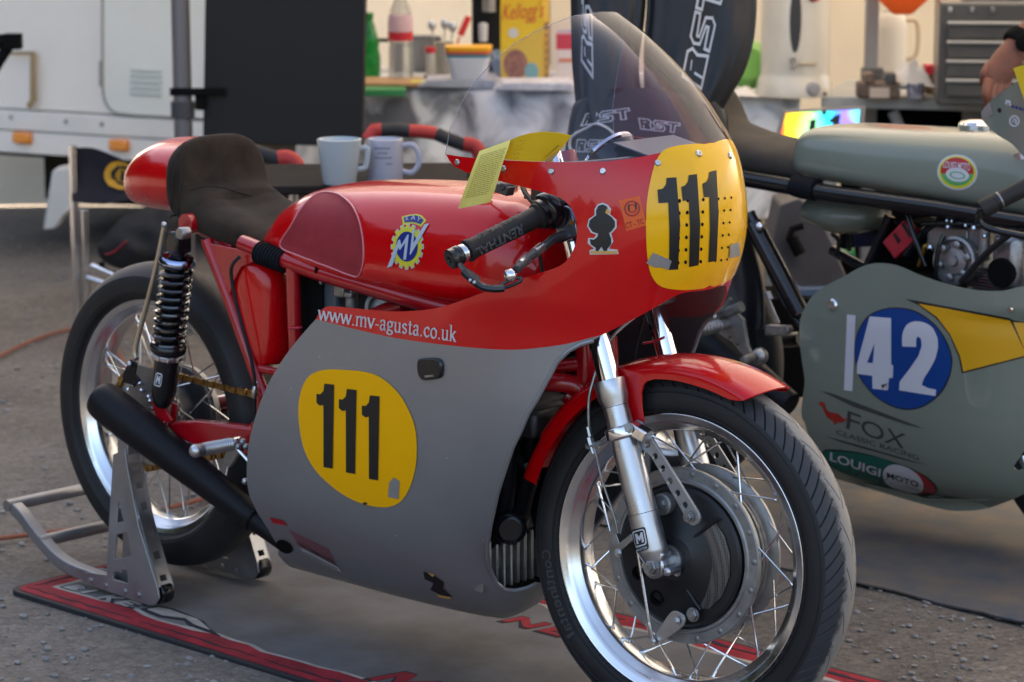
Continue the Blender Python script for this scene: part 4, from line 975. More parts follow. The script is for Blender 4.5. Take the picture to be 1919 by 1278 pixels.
def tyre_geo(grooved,w=1.0):
    NAg=2028 if grooved else 96
    prof=[(r,y*w) for r,y in TP]
    NY=36 if grooved else 20
    for k in range(1,NY):
        a=-1+2*k/NY; y=.0455*a; prof.append((.3155-.0245*(abs(a)**2.1),y*w))
    prof+= [(r,-y*w) for r,y in TP[::-1]]
    n=len(prof); A=np.linspace(0,2*math.pi,NAg,endpoint=False)
    pr=np.array(prof); RR=np.repeat(pr[None,:,0],NAg,0).copy(); YY=np.repeat(pr[None,:,1],NAg,0)
    if grooved:
        # the grid itself slants along the grooves, so each groove follows grid lines and keeps crisp walls
        ya=np.abs(YY); sg=np.sign(YY)
        S=np.where(ya>.0165,(.047-ya)*4.6,(.047-.0165)*4.6-(.0165-ya)*9.0)
        I=np.arange(NAg)[:,None]+0*ya
        I=I+np.where(sg>0,13,0)
        gi_=np.floor_divide(I,26); ph=I%26
        lo=np.where(gi_%2==0,.0165,.021)
        m1=(ph<4)&(ya>lo)&(ya<.0435)
        m2=(((I+13)%78)<5)&(ya>.0012)&(ya<.0150)
        RR=np.where(m1|m2,RR-.006,RR); A2=A[:,None]+S
        V=np.stack([RR*np.cos(A2),YY,RR*np.sin(A2)],-1).reshape(-1,3)
    else:
        V=np.stack([RR*np.cos(A)[:,None],YY,RR*np.sin(A)[:,None]],-1).reshape(-1,3)
    F=[]
    for i in range(NAg):
        a=i*n; b=((i+1)%NAg)*n
        F+= [(a+j,b+j,b+j+1,a+j+1) for j in range(n-1)]
    return V,F
def tyre(parent,mt,grooved,w=1.0):
    V,F=tyre_geo(grooved,w); me=bpy.data.meshes.new('tyre'); me.from_pydata(V.tolist(),[],F); me.materials.append(mt); me.shade_smooth()
    me.set_sharp_from_angle(angle=R(20))
    o=bpy.data.objects.new('tyre',me); COL.objects.link(o); o.parent=parent; return o
YA=(0,1,0)
def rim(parent,w=1.0):
    g=G(); hp=[(.2445,-.0418),(.2466,-.0415),(.2474,-.0398),(.2462,-.0378),(.238,-.0345),(.236,-.030),(.2335,-.0295),(.231,-.026),(.2215,-.0215),(.2195,-.017),(.2195,.017),(.2215,.0215),(.231,.026),(.2335,.0295),(.236,.030),(.238,.0345),(.2462,.0378),(.2474,.0398),(.2466,.0415),(.2445,.0418)]
    inn=[(.243,.0405),(.2345,.0385),(.2285,.0335),(.2255,.0275),(.2165,.0225),(.2145,.017),(.2145,-.017),(.2165,-.0225),(.2255,-.0275),(.2285,-.0335),(.2345,-.0385),(.243,-.0405)]
    g.lathe([(r,h*w) for r,h in hp+inn],(0,0,0),YA,120,loop=True)
    return g.build('rim',MT['polished'],parent,local=True,smooth=60)
def spokes(parent,n,rf,ynear,yfar,rr=.2155,seed=0,cross=.46):
    """four patterns (near/far flange, forward/back), each copied round the axle sharing its mesh"""
    per=n//4; first={}
    for side,y0 in ((0,ynear),(1,yfar)):
        for dirn in (1,-1):
            g=G(); a0=0; a1=dirn*cross
            p0=Vector((rf*math.cos(a0),y0+(.003 if dirn>0 else -.003),rf*math.sin(a0)))
            p1=Vector((rr*math.cos(a1),(-.006 if side==0 else .006),rr*math.sin(a1)))
            g.tube([p0,p0+(p1-p0)*.5,p1],.0018,6); d=(p1-p0).normalized()
            g.lathe([(.0022,-.014),(.0024,-.004),(.0045,.0),(.0048,.003),(.003,.007),(0,.008)],p1,d,8)
            g.ball(p0+Vector((0,-.001 if dirn>0 else .001,0)),.0028,6)
            src=None
            for k in range(per):
                an=2*math.pi*(k+(0 if dirn>0 else .5)+(.25 if side else 0))/per
                if src is None: o=src=g.build('spoke',MT['polished'],parent,local=True)
                else: o=bpy.data.objects.new('spoke',src.data); COL.objects.link(o); o.parent=parent
                o.rotation_euler=(0,-an,0)
def wheel_obj(M):
    pass
# ---------------- front wheel
g=G()   # hub shell with two drilled spoke flanges
g.lathe([(.150,-.026),(.152,-.024),(.152,-.017),(.150,-.015),(.136,-.013),(.128,-.006),(.127,.012),(.129,.03),(.133,.038),(.148,.041),(.150,.043),(.150,.049),(.148,.051),(.126,.051),(.124,.046),(.03,.046),(.03,-.02),(.122,-.02),(.1235,-.024),(.1265,-.0285),(.131,-.0285),(.134,-.026)],(0,0,0),YA,96,loop=True)
FW=g.build('front_wheel',MT['cast_alloy'],RED,local=True,smooth=35,label='front wheel with a polished alloy rim and a large drum brake')
FW.matrix_local=Matrix.Translation(FC-Vector((.69,0,0)))@MS.to_4x4()
tyre(FW,tyre_f,True); rim(FW); spokes(FW,36,.1425,-.0205,.046)
for k in range(18):   # flange sockets
    a=2*math.pi*(k+.25)/18
    if k==0:
        g=G(); g.lathe([(.0052,-.0005),(.0052,.0),(.003,.0008),(0,.0008)],(.143,-.0262,0),(0,-1,0),10); src=g.build('flange_socket',MT['dull_steel'],FW,local=True); o=src
    else: o=bpy.data.objects.new('flange_socket',src.data); COL.objects.link(o); o.parent=FW
    o.rotation_euler=(0,-a,0)
g=G()
for k in range(10): g.lathe([(.1265,-.004+.0095*k-.04),(.131,-.004+.0095*k-.04),(.131,-.001+.0095*k-.04),(.1265,-.001+.0095*k-.04)],(0,0,0),YA,48,loop=True) if -.008<-.004+.0095*k-.04<.034 else None
g.build('cooling_fin',MT['cast_alloy'],FW,local=True)
# ground pressed lettering on the side wall
def arc_text(body,r,h,a0,da,mt,parent,y):
    x=a0; g=G()
    for ch in body:
        V,F=txt(ch,True); wd=da*(1.25 if ch in 'mwC@' else .6 if ch in 'ilt' else 1)
        g.add([Vector(((r+h*(v-.5))*math.cos(x-wd*.85*u),y-.0006,(r+h*(v-.5))*math.sin(x-wd*.85*u))) for u,v in V],F); x-=wd
    return g.build('side_wall_lettering',mt,parent,local=True,smooth=0)
arc_text('Continental',.268,.017,R(228),-.075,mat('raised_rubber',(.045,.045,.048),.45),FW,-.0502) if False else None
g=G(); x=R(186); lm_=mat('raised_rubber',(.05,.05,.054),.5)
for ch in 'Continental':
    V,F=txt(ch,True); wd=.064*(1.1 if ch=='C' else .45 if ch in 'il' else .7 if ch=='t' else 1)
    lo=.0 if ch in 'Citl' else 0; hh=.020 if ch in 'Citl' else .015
    # the foot of each letter points to the tyre's edge, reading downwards on the left
    g.add([Vector(((.258+hh*v)*math.cos(x+wd*.86*u),-.0502-.0006,(.258+hh*v)*math.sin(x+wd*.86*u))) for u,v in V],F); x+=wd
g.build('side_wall_lettering',lm_,FW,local=True,smooth=0)
g=G()
for r_ in (.2545,.2835): g.lathe([(r_-.0014,-.0004),(r_,-.0014),(r_+.0014,-.0004),(r_,.001)],(0,-.0487 if r_<.27 else -.0474,0),YA,96,loop=True)
g.build('side_wall_rib',MT['rubber'],FW,local=True)
# brake plate: turns with the forks but not with the wheel
def FL(l,y): return [PF(u,v,y) for u,v in l]
def fbuild(g,name,mt,parent,**kw): g.tf(FM); return g.build(name,mt,parent,**kw)
BP=bpy.data.objects.new('front_brake',None); COL.objects.link(BP); BP.parent=RED; BP['label']='black drum brake plate with mesh air vents'
bc=Vector((1.38,0,.315))
plate_m=mat('brake_plate_black',(.014,.014,.015),.42,var=.25,vscale=18,bump=.06,bscale=200)
g=G(); g.lathe([(.1215,.018),(.1215,.030),(.117,.0345),(.085,.042),(.05,.050),(.038,.056),(.034,.064),(0,.064)],bc,(0,-1,0),72); fbuild(g,'brake_plate',plate_m,BP,smooth=30)
# vent of perforated mesh on the rear-right part of the plate, with its frame
mesh_m=mat('vent_mesh',(.30,.30,.30),.35,metal=.9); 
t=mesh_m.node_tree; tc=t.nodes.new('ShaderNodeTexCoord'); vo=t.nodes.new('ShaderNodeTexVoronoi'); vo.inputs['Scale'].default_value=330; vo.inputs['Randomness'].default_value=0
rp=t.nodes.new('ShaderNodeValToRGB'); rp.color_ramp.elements[0].position=.34; rp.color_ramp.elements[1].position=.42; rp.color_ramp.elements[0].color=(.03,.03,.032,1); rp.color_ramp.elements[1].color=(.17,.18,.19,1)
t.links.new(tc.outputs['Object'],vo.inputs['Vector']); t.links.new(vo.outputs['Distance'],rp.inputs[0]); t.links.new(rp.outputs[0],t.nodes['Principled BSDF'].inputs['Base Color'])
def vent(poly,y):
    g=G(); g.prism([(q.x,q.z) for q in FL(poly,y)],lambda x,z:Vector((x,y,z)),Vector((0,.004,0)),grid=(.01,.01))
    for p in g.v: 
        r_=math.hypot(p.x-1.38,p.z-.315); p.y+=-.002+max(0,(r_-.085))*.16
    fbuild(g,'vent_screen',mesh_m,BP,smooth=60)
vent([(1311,994),(1340,980),(1356,1005),(1366,1040),(1366,1080),(1352,1118),(1327,1142),(1308,1141),(1322,1118),(1332,1085),(1333,1055),(1324,1022)],-.043)
def rib(pts,r,name='plate_rib',mt=None,y=-.046):
    g=G(); g.tube(FL(pts,y),r,8); fbuild(g,name,mt or plate_m,BP)
rib([(1262,1040),(1300,1008),(1345,972)],.0032); rib([(1268,1075),(1290,1110),(1312,1143)],.0028)
for c,r_ in (((1195,1074),.0115),((1229,1121),.0125)):
    g=G(); p=PF(*c,-.0455); g.lathe([(r_,-.004),(r_*1.12,0),(r_,.0015),(r_*.8,.0005),(r_*.75,-.004),(0,-.004)],p,(0,-1,0),20); fbuild(g,'plate_port',MT['dark_gap'],BP)
def nut(u,v,y,r,h,mt='dull_steel',name='plate_nut',parent=None,axis=(0,-1,0)):
    p=PF(u,v,y); g=G(); g.lathe([(r*1.25,-.001),(r*1.25,h*.2)],p,axis,20); g.lathe([(r,h*.2),(r,h*.75),(r*.9,h*.85)],p,axis,6); g.lathe([(r*.5,h*.8),(r*.5,h*1.2),(r*.3,h*1.2),(r*.3,h),(0,h)],p,axis,12); fbuild(g,name,MT[mt],parent or BP,smooth=25)
nut(1298,1152,-.05,.010,.008)
# cam boss and levers
p=PF(1243,945,-.05); g=G(); g.lathe([(.019,-.01),(.019,.006),(.016,.009)],p,(0,-1,0),24); fbuild(g,'cam_boss',MT['cast_alloy'],BP); nut(1240,945,-.059,.008,.006)
def fplate(poly,y,th,mt,name,parent,holes=(),bev=.0012):
    g=G(); q=[(p.x,p.z) for p in FL(poly,y)]; hh=[[(p.x,p.z) for p in FL(h,y)] for h in holes]
    g.prism(q,lambda x,z:Vector((x,y,z)),Vector((0,th,0)),holes=hh); return fbuild(g,name,mt,parent,bevel=bev,smooth=35)
fplate(dense([(1256,1148),(1268,1146),(1280,1154),(1282,1165),(1276,1176),(1255,1192),(1232,1206),(1224,1207),(1222,1200),(1240,1170)],3,True),-.062,.005,MT['alloy'],'brake_lever',BP)
nut(1266,1164,-.066,.006,.004,'alloy')
g=G(); a=PF(1194,1030,-.075); b=PF(1216,1170,-.070); g.tube([a,b],.0028,8); g.lathe([(.0045,-.016),(.0045,.012),(.003,.016)],PF(1218,1185,-.07),b-a,10); g.lathe([(.006,-.004),(.006,.004)],PF(1220,1203,-.07),(0,1,0),10); fbuild(g,'lever_rod',MT['polished'],BP)
fplate([(1145,1002),(1154,1000),(1160,1018),(1182,1000),(1186,1012),(1166,1030),(1156,1044),(1148,1038)],-.072,.012,MT['dull_steel'],'cam_arm',BP)
nut(1158,1036,-.083,.006,.005,'alloy')
# ---------------- forks
FK=bpy.data.objects.new('front_fork',None); COL.objects.link(FK); FK.parent=RED; FK['label']='chrome front fork with alloy sliders'
fa=Vector((1.2255,-.095,.712)); fb=Vector((1.368,-.095,.326)); fd=(fb-fa).normalized()
def kz(u,v,y=-.095): return (PF(u,v,y)-fa).dot(fd)
k_top,k_hold,k_clamp,k_joint,k_cone=kz(1128,716),kz(1138,765),kz(1168,815),kz(1206,962),kz(1226,1030)
for sgn in (1,-1):
    def sy(v): return Vector((v.x,v.y*sgn,v.z))
    A=sy(fa)
    g=G(); g.lathe([(.0185,-.30),(.0185,k_top+.02)],A,fd,32); fbuild(g,'stanchion',MT['chrome'],FK)
    g=G(); g.lathe([(.0185,k_top+.002),(.0262,k_top),(.0268,k_top+.003),(.0268,k_top+.030),(.0225,k_hold-.002),(.0225,k_hold)],A,fd,32); fbuild(g,'seal_holder',MT['alloy'],FK)
    g=G(); g.lathe([(.0222,k_hold+.001),(.0222,k_clamp),(.0242,k_clamp+.03),(.0256,k_joint-.001)],A,fd,36); fbuild(g,'slider',MT['alloy'],FK)
    g=G(); g.lathe([(.0262,k_joint),(.0262,k_cone),(.0255,k_cone+.004),(.018,k_cone+.024),(0.0,k_cone+.026)],A,fd,36); sl=fbuild(g,'slider_foot',MT['alloy'],FK)
    if sgn==1: SLBV=g.bvh()
    g=G(); b_=A+fd*(k_cone+.02)+Vector((-.002,0,-.004))
    ax_=PF(1222,1062,-.105); ax_=Vector((ax_.x,0,ax_.z))
    g.lathe([(.021,-.022),(.0215,-.018),(.0215,.014),(.019,.018)],Vector((ax_.x,-.088*sgn,ax_.z)),(0,-sgn,0),24); g.box((A+fd*(k_cone+.008)+Vector((ax_.x,-.088*sgn,ax_.z)))/2,(.034,.03,.045),Matrix.Rotation(.35,3,'Y'))
    g.lathe([(.0075,-.02),(.0075,.02)],Vector((ax_.x+.030,-.09*sgn,ax_.z-.004)),(0,1,0),12); fbuild(g,'axle_lug',MT['alloy'],FK,bevel=.004,smooth=40)
nut(1222,1063,-.108,.0125,.012,'dull_steel','axle_nut',FK)
g=G(); g.lathe([(.009,-.11),(.009,.11)],bc,YA,14); g.lathe([(.026,.05),(.026,.07)],bc,(0,-1,0),20); fbuild(g,'axle',MT['dull_steel'],FK)
nut(1268,1072,-.072,.006,.005,'alloy','pinch_bolt',FK)
emblem_b=lambda: None
# slider clamp with torque arm
for sgn in (1,-1):
    A=Vector((fa.x,fa.y*sgn,fa.z)); kc=k_clamp-.004
    g=G(); g.lathe([(.0225,-.011),(.0285,-.011),(.030,-.007),(.030,.007),(.0285,.011),(.0225,.011)],A+fd*kc,fd,32,loop=True); c=A+fd*kc+Vector((.034,0,.006)); g.box(c,(.04,.026,.021),Matrix.Rotation(R(-20)*-1,3,'Y')); fbuild(g,'slider_clamp',MT['polished'],FK,bevel=.005)
nut(1177,803,-.112,.007,.004,'dull_steel','clamp_bolt',FK,axis=(.2,-1,.1))
holes=[ellipse(u,v,4.6,6.0,14,.2) for u,v in ((1213,833),(1227,856),(1241,878.5),(1255,902),(1269,925),(1283,947.5))]
fplate([(1186,790),(1194,787),(1202,791),(1214,810),(1309,963),(1311,972),(1308,982),(1301,986),(1293,985),(1284,976),(1279,962),(1226,868),(1219,856),(1208,846),(1192,840),(1182,826),(1178,806)],-.083,.006,mat('torque_arm_grey',(.33,.335,.34),.45,metal=.8),'torque_arm',FK,holes)
nut(1291,969,-.086,.008,.010,'dull_steel','torque_nut',FK)
q=[(p.x,p.z) for p in FL([(1186,790),(1194,787),(1202,791),(1214,810),(1309,963),(1311,972),(1308,982),(1301,986),(1293,985),(1284,976),(1279,962),(1226,868),(1219,856),(1208,846),(1192,840),(1182,826),(1178,806)],-.083)]
hh=[[(p.x,p.z) for p in FL(h,-.083)] for h in holes]
g=G(); g.prism(q,lambda x,z:Vector((x,.086,z)),Vector((0,.005,0)),holes=hh); fbuild(g,'torque_arm',bpy.data.materials['torque_arm_grey'],FK,bevel=.001)
g=G(); g.lathe([(.1235,.018),(.1235,.03),(.117,.0345),(.05,.050),(0,.055)],bc+Vector((0,.03,0)),(0,1,0),48); fbuild(g,'brake_plate',plate_m,BP)
SLW=G(); SLW.v=[FM@p for p in []]
# maker's emblem on the slider foot
gq=G(); gq.lathe([(.0262,k_joint),(.0262,k_cone),(.018,k_cone+.024)],fa,fd,36); gq.tf(FM); SB2=gq.bvh()
mq=quad([(1189,1030),(1214,1022),(1208,989),(1183,996)])
g=G(); V,F=cdt([mq(x,y) for x,y in rrect(-.04,-.22,1.04,1.06,.16,3)],(),(4,4)); g.add([hit(SB2,u,v,.0005) for u,v in V],F); eb=g.build('emblem',MT['black_vinyl'],FK,smooth=0)
g=G(); V,F=cdt([mq(x,y) for x,y in rrect(.05,.06,.95,.97,.16,3)],[[mq(x,y) for x,y in rrect(.14,.14,.86,.9,.12,3)]],(4,4)); g.add([hit(SB2,u,v,.0010) for u,v in V],F); g.build('emblem_frame',MT['white_vinyl'],eb,smooth=0)
pl=[mq(*p) for p in [(.24,.24),(.40,.24),(.40,.3),(.37,.3),(.38,.52),(.5,.34),(.62,.52),(.63,.3),(.6,.3),(.6,.24),(.78,.24),(.78,.8),(.64,.8),(.5,.58),(.38,.8),(.22,.8),(.22,.7),(.25,.7)]]
g=G(); V,F=cdt(pl); g.add([hit(SB2,u,v,.0010) for u,v in V],F); g.build('emblem_letter',MT['white_vinyl'],eb,smooth=0)
V,F=txt('MAXTON',True); m2=quad([mq(.1,-.16),mq(.9,-.16),mq(.9,-.03),mq(.1,-.03)]); g=G(); g.add([hit(SB2,*m2(x,y),.0010) for x,y in V],F); g.build('emblem_word',MT['steel_vinyl'],eb,smooth=0)
# brake cable and wires on the fork
def ftubes(name,mt,lst,parent,n=8):
    for pts,r,y in lst:
        g=G(); q=[PF(u,v,y[i] if isinstance(y,(list,tuple)) else y) for i,(u,v) in enumerate(pts)]; g.tube(smooth_poly(q,4,False) if len(q)>2 else q,r,n); fbuild(g,name,mt,parent)
ftubes('brake_cable',MT['dull_steel'],[([(1112,830),(1128,900),(1150,965),(1158,1000)],.0018,-.09),([(1117,925),(1140,950),(1152,965)],.0012,-.075),([(1104,806),(1103,760),(1110,720),(1140,640),(1200,585),(1218,560)],.0030,[-.09,-.09,-.085,-.06,0,.03])],FK)
ftubes('cable_adjuster',MT['alloy'],[([(1102,800),(1106,818)],.0052,-.09),([(1104,820),(1108,834)],.0068,-.09),([(1108,838),(1112,850)],.004,-.09),([(1100,836),(1122,832)],.006,-.088)],FK)
ftubes('cable_bracket',MT['dull_steel'],[([(1112,838),(1140,822),(1150,815)],.0045,-.088)],FK)
ftubes('brake_cable',MT['rubber'],[([(1210,560),(1205,600),(1190,660),(1188,700)],.0035,.06),([(1110,640),(1150,590),(1170,560)],.003,.03)],FK)
ftubes('cable_tie',bpy.data.materials['red_tie'],[([(1205,644),(1226,640),(1245,632)],.0022,.075)],FK)
# yokes and steering stem
for k,th in ((-.255,.022),(-.03,.026)):
    g=G(); c0=fa+fd*k; q=[]
    pts=[(-.03,-.125),(.028,-.125),(.036,-.095),(.02,-.05),(.012,0),(.02,.05),(.036,.095),(.028,.125),(-.03,.125),(-.055,.05),(-.06,0),(-.055,-.05)]
    e1=Vector((-fd.z,0,fd.x)); e1=e1 if e1.x>0 else -e1
    cc=Vector((c0.x,0,c0.z)); g.prism(pts,lambda x,y:cc+e1*x+Vector((0,y,0)),fd*th); fbuild(g,'yoke',mat('yoke_blue_grey',(.20,.23,.30),.25,metal=.9) if k<-.1 else MT['cast_alloy'],FK,bevel=.004)
g=G(); cc=Vector((fa.x,0,fa.z))-e1*.045; g.lathe([(.026,-.30),(.026,.0)],cc,fd,20); fbuild(g,'steering_stem',MT['red_frame'],FK)
for sgn in (1,-1):
    g=G(); A=Vector((fa.x,fa.y*sgn,fa.z)); g.lathe([(.0145,-.262),(.0145,-.27),(.021,-.268),(.021,-.26)],A,fd,20,loop=True); g.lathe([(0,-.302),(.015,-.302),(.0185,-.297)],A,fd,16); fbuild(g,'fork_cap',MT['polished'],FK)
# ---------------- front mudguard
prof_t=[]
def polar(u,v,y): p=PF(u,v,y); return math.atan2(p.z-.315,p.x-1.38),math.hypot(p.z-.315,p.x-1.38)
lowr=sorted([polar(u,v,-.071) for u,v in ((1378,751),(1366,749),(1353,743),(1302,723),(1261,713),(1225,711))]+[(R(104),.300),(R(112),.302),(R(120),.303),(R(135),.300),(R(150),.296),polar(1003,908,-.071)])
def rlow(a):
    if a<=lowr[0][0]: return lowr[0][1]
    for (a0,r0),(a1,r1) in zip(lowr,lowr[1:]):
        if a0<=a<=a1: return r0+(r1-r0)*(a-a0)/(a1-a0)
    return lowr[-1][1]
TA0,TA1=R(63.0),polar(1003,908,-.071)[0]
g=G(); rings=[]
NF=80
for i in range(NF+1):
    a=TA0+(TA1-TA0)*i/NF; rc=.3435-(.003 if i>NF*.85 else 0); rl=min(rlow(a+R(4.6)*max(0,1-i/16)),rc-.012); ring_=[]
    for j in range(25):
        c=-1+2*j/24; s_=abs(c)
        if s_<.72: ph=s_/.72*math.pi/2; y=.071*math.sin(ph); r_=rc-.026*(1-math.cos(ph))*.95
        else: k=(s_-.72)/.28; y=.071; r_=(rc-.0247)+(min(rl,rc-.0247)-(rc-.0247))*k
        sweep=0
        if i<9 and s_>.3: pass
        a_=a+R(4.6)*s_**2*max(0,1-i/16); ring_.append(Vector((1.38+r_*math.cos(a_),math.copysign(y,c),.315+r_*math.sin(a_))))
    rings.append(ring_)
g.loft(rings,cap=False,closed=False); MG=fbuild(g,'mudguard',MT['red_paint'],RED,smooth=70,solid=.003,label='glossy red front mudguard')
for sgn in (1,-1):   # the side stay moulded down to the slider clamp
    poly=[(1140,700),(1165,690),(1200,700),(1215,712),(1207,720),(1202,735),(1203,765),(1207,792),(1196,796),(1180,800),(1168,770),(1160,745),(1150,720)]
    q=[(p.x,p.z) for p in FL(poly,-.0725)]; g=G(); hp=FL([(1166,752)],-.0725)[0]
    g.prism(q,lambda x,z:Vector((x,-.0725*sgn,z)),Vector((0,.004*sgn,0)),holes=[[(hp.x+.0115*math.cos(t),hp.z+.021*math.sin(t)) for t in [2*math.pi*k/16 for k in range(16)]]]); fbuild(g,'mudguard_stay',MT['red_paint'],MG,bevel=.0015)
g=G(); p=PF(1166,752,-.066); g.lathe([(0,0),(.02,0),(.02,.004)],p,(0,1,0),16); fbuild(g,'stay_gap',MT['dark_gap'],MG)
# ---------------- clip-on bar, grip, lever and lever guard
CB=bpy.data.objects.new('clip_on',None); COL.objects.link(CB); CB.parent=RED; CB['label']='black clip-on handlebar with ribbed grip and polished lever'
gi=PF(1035,392,-.14); go=PF(842,487,-.325)
gd=(go-gi); gL_=gd.length; gdn=gd.normalized()
print('GRIP',gi,go,gL_)
g=G(); g.lathe([(.0128,-.05),(.0128,.01)],gi,gdn,18); fbuild(g,'bar_tube',MT['black_metal'],CB)
g=G(); g.lathe([(.020,-.006),(.031,-.006),(.033,-.003),(.033,.012),(.030,.016),(.026,.018),(.026,.026),(.022,.028)],gi,gdn,28); fbuild(g,'throttle_drum',MT['black_metal'],CB)
g=G(); gp_=[(.0205,.024),(.0225,.026),(.0225,.032),(.0185,.035)]
gl0,gl1=.035,gL_*.83
gp_+=[(.0182,gl0+.004),(.0172,gl1-.012),(.0182,gl1-.01),(.0195,gl1-.004),(.0195,gl1),(.012,gl1)]
g.lathe(gp_,gi,gdn,32); grip=fbuild(g,'grip',MT['grip_rubber'],CB)
gbv=g.bvh()
V,F=txt('RENTHAL',True); m=quad([(981,428),(888,472),(880,455),(972,413)])
m=quad([(978,419),(889,467),(896,479),(980,437)])
g=G(); g.add([hit(gbv,*m(x,y),.0016) for x,y in V],F); g.build('grip_lettering',MT['grip_print'],grip,smooth=0)
m=quad([(972,406),(893,447),(890,441),(968,401)]); m=quad([(893,452),(965,409),(962,402),(890,443)])
m=quad([(966,401),(888,442),(892,452),(969,410)])
g=G(); g.add([hit(gbv,*m(x,y),.0016) for x,y in V],F); g.build('grip_lettering',mat('grip_print_dim',(.035,.035,.037),.6),grip,smooth=0)
g=G(); g.lathe([(.0145,gl1+.001),(.0155,gl1+.004),(.0155,gl1+.012),(.0145,gl1+.014)],gi,gdn,24); fbuild(g,'bar_ring',MT['chrome'],CB)
g=G(); g.lathe([(.016,gl1+.013),(.0175,gl1+.016),(.0175,gL_-.014),(.0165,gL_-.012),(.0175,gL_-.009),(.0175,gL_-.002),(.015,gL_),(.006,gL_),(.005,gL_-.003),(0,gL_-.003)],gi,gdn,28); fbuild(g,'bar_end',MT['black_metal'],CB)
def fstrip(pts,w_,th,y,name,mt):
    """flat bar following pixel points, each with its own depth"""
    g=G(); q=[PF(u,v,yy) for (u,v),yy in zip(pts,y)]; g.tube(smooth_poly(q,3,False),w_,8,flat=th); return fbuild(g,name,mt,CB)
g=G(); q=[PF(856,478,-.318),PF(860,490,-.318),PF(868,503,-.315),PF(885,515,-.305),PF(898,524,-.295)]; g.tube(smooth_poly(q,4,False),.0065,8,flat=.6); fbuild(g,'guard_arm',MT['dark_alloy'],CB)
q=[PF(868,508,-.318),PF(885,524,-.312),PF(903,537,-.305),PF(925,541,-.292),PF(945,540,-.28),PF(974,527,-.262),PF(975,523,-.262),PF(960,525,-.27),PF(940,533,-.28)]
g=G(); g.tube(smooth_poly(q[:5],4,False),.0068,8); g.tube(smooth_poly([PF(938,538,-.283),PF(950,538,-.277),PF(968,531,-.265),PF(976,526,-.262),PF(974,520,-.262),PF(955,526,-.272),PF(940,533,-.281)],4,False),.0030,8); fbuild(g,'guard_blade',MT['black_metal'],CB)
dots('guard_screw',MT['alloy'],CB,[(FM@PF(u,v,-.322),.0032) for u,v in ((881,525),(889,529))])
# lever: pivot block on the bar, blade with alloy ferrules and ball end
lv=[(1062,440),(1040,446),(1020,462),(1000,476),(985,488),(968,505)]; ly=[-.13,-.15,-.18,-.21,-.235,-.265]
lq=[PF(u,v,y) for (u,v),y in zip(lv,ly)]
g=G(); g.tube(smooth_poly(lq,4,False),[.012]*8+[.0085]*5+[.0072]*8,10) if False else g.tube(smooth_poly(lq,4,False),.0075,10); fbuild(g,'brake_lever',MT['dark_alloy'],CB)
g=G(); g.ball(PF(957,516,-.272),.0115,18); fbuild(g,'lever_ball',MT['polished'],CB)
for u,v,y in ((1009,468,-.197),(982,490,-.238)):
    g=G(); g.tube([PF(u-7,v+6,y-.012),PF(u+7,v-5,y+.012)],.0085,12); fbuild(g,'lever_ferrule',MT['alloy'],CB)
fplate([(1025,415),(1040,398),(1058,384),(1070,392),(1080,418),(1084,440),(1070,448),(1046,456),(1036,450),(1042,432),(1036,420)],-.135,.012,bpy.data.materials['yoke_blue_grey'],'lever_perch',CB,bev=.003)
nut(1050,405,-.14,.005,.004,'polished','perch_screw',CB); nut(1072,417,-.14,.004,.003,'gold_chain','perch_screw',CB)
g=G(); g.lathe([(.0195,-.03),(.029,-.03),(.029,.005),(.0195,.005)],fa+fd*-.20,fd,24,loop=True); g.box(fa+fd*-.2125+Vector((-.02,-.02,.01)),(.04,.035,.03)); fbuild(g,'bar_clamp',MT['dark_alloy'],CB,bevel=.003)
g=G(); g.lathe([(.01,-.012),(.01,.012)],PF(1025,388,-.10),(.8,0,.5),14); g.box(PF(1030,380,-.06),(.05,.02,.018)); fbuild(g,'throttle_guide',MT['polished'],CB,bevel=.002)
ftubes('cable',MT['rubber'],[([(1022,400),(1000,380),(985,362),(978,345)],.0045,[-.14,-.11,-.08,-.05]),([(1012,478),(1016,505),(1020,530)],.003,-.13),([(1030,380),(1010,372),(985,370)],.003,[-.1,-.08,-.05])],CB)
# left clip-on, mostly hidden
g=G(); gi2=Vector((gi.x,-gi.y,gi.z)); gd2=Vector((gdn.x,-gdn.y,gdn.z)); g.lathe([(.013,-.05),(.013,.03),(.018,.035),(.018,gl1),(.0175,gL_),(0,gL_)],gi2,gd2,20); g.tf(FM); g.build('grip',MT['grip_rubber'],CB)
# ---------------- clocks behind the screen
g=G(); c=Vector((1.20,-.01,.985)); nx_=Vector((-.75,0,.66)); g.lathe([(0,-.05),(.03,-.05),(.048,-.03),(.05,.0),(.046,.004),(.043,0),(0,0)],c,nx_,32); tach=g.build('rev_counter',MT['black_metal'],RED)
g=G(); g.lathe([(.049,-.004),(.053,0),(.052,.006),(.046,.007),(.046,-.002)],c,nx_,36,loop=True); g.build('clock_bezel',MT['chrome'],tach)
g=G(); g.box(Vector((1.30,.03,1.0)),(.12,.16,.004),Matrix.Rotation(R(12),3,'Y')); g.build('instrument_panel',mat('panel_blue_grey',(.05,.066,.09),.35),RED,bevel=.01)
g=G(); g.tube(smooth_poly([Vector((1.2,-.17,.98)),Vector((1.26,-.1,.985)),Vector((1.30,0,.99)),Vector((1.26,.1,.985)),Vector((1.2,.17,.98))],5,False),.006,8); g.tube([Vector((1.30,0,.99)),Vector((1.22,0,.86))],.008,8); g.build('fairing_bracket',MT['dark_alloy'],RED)
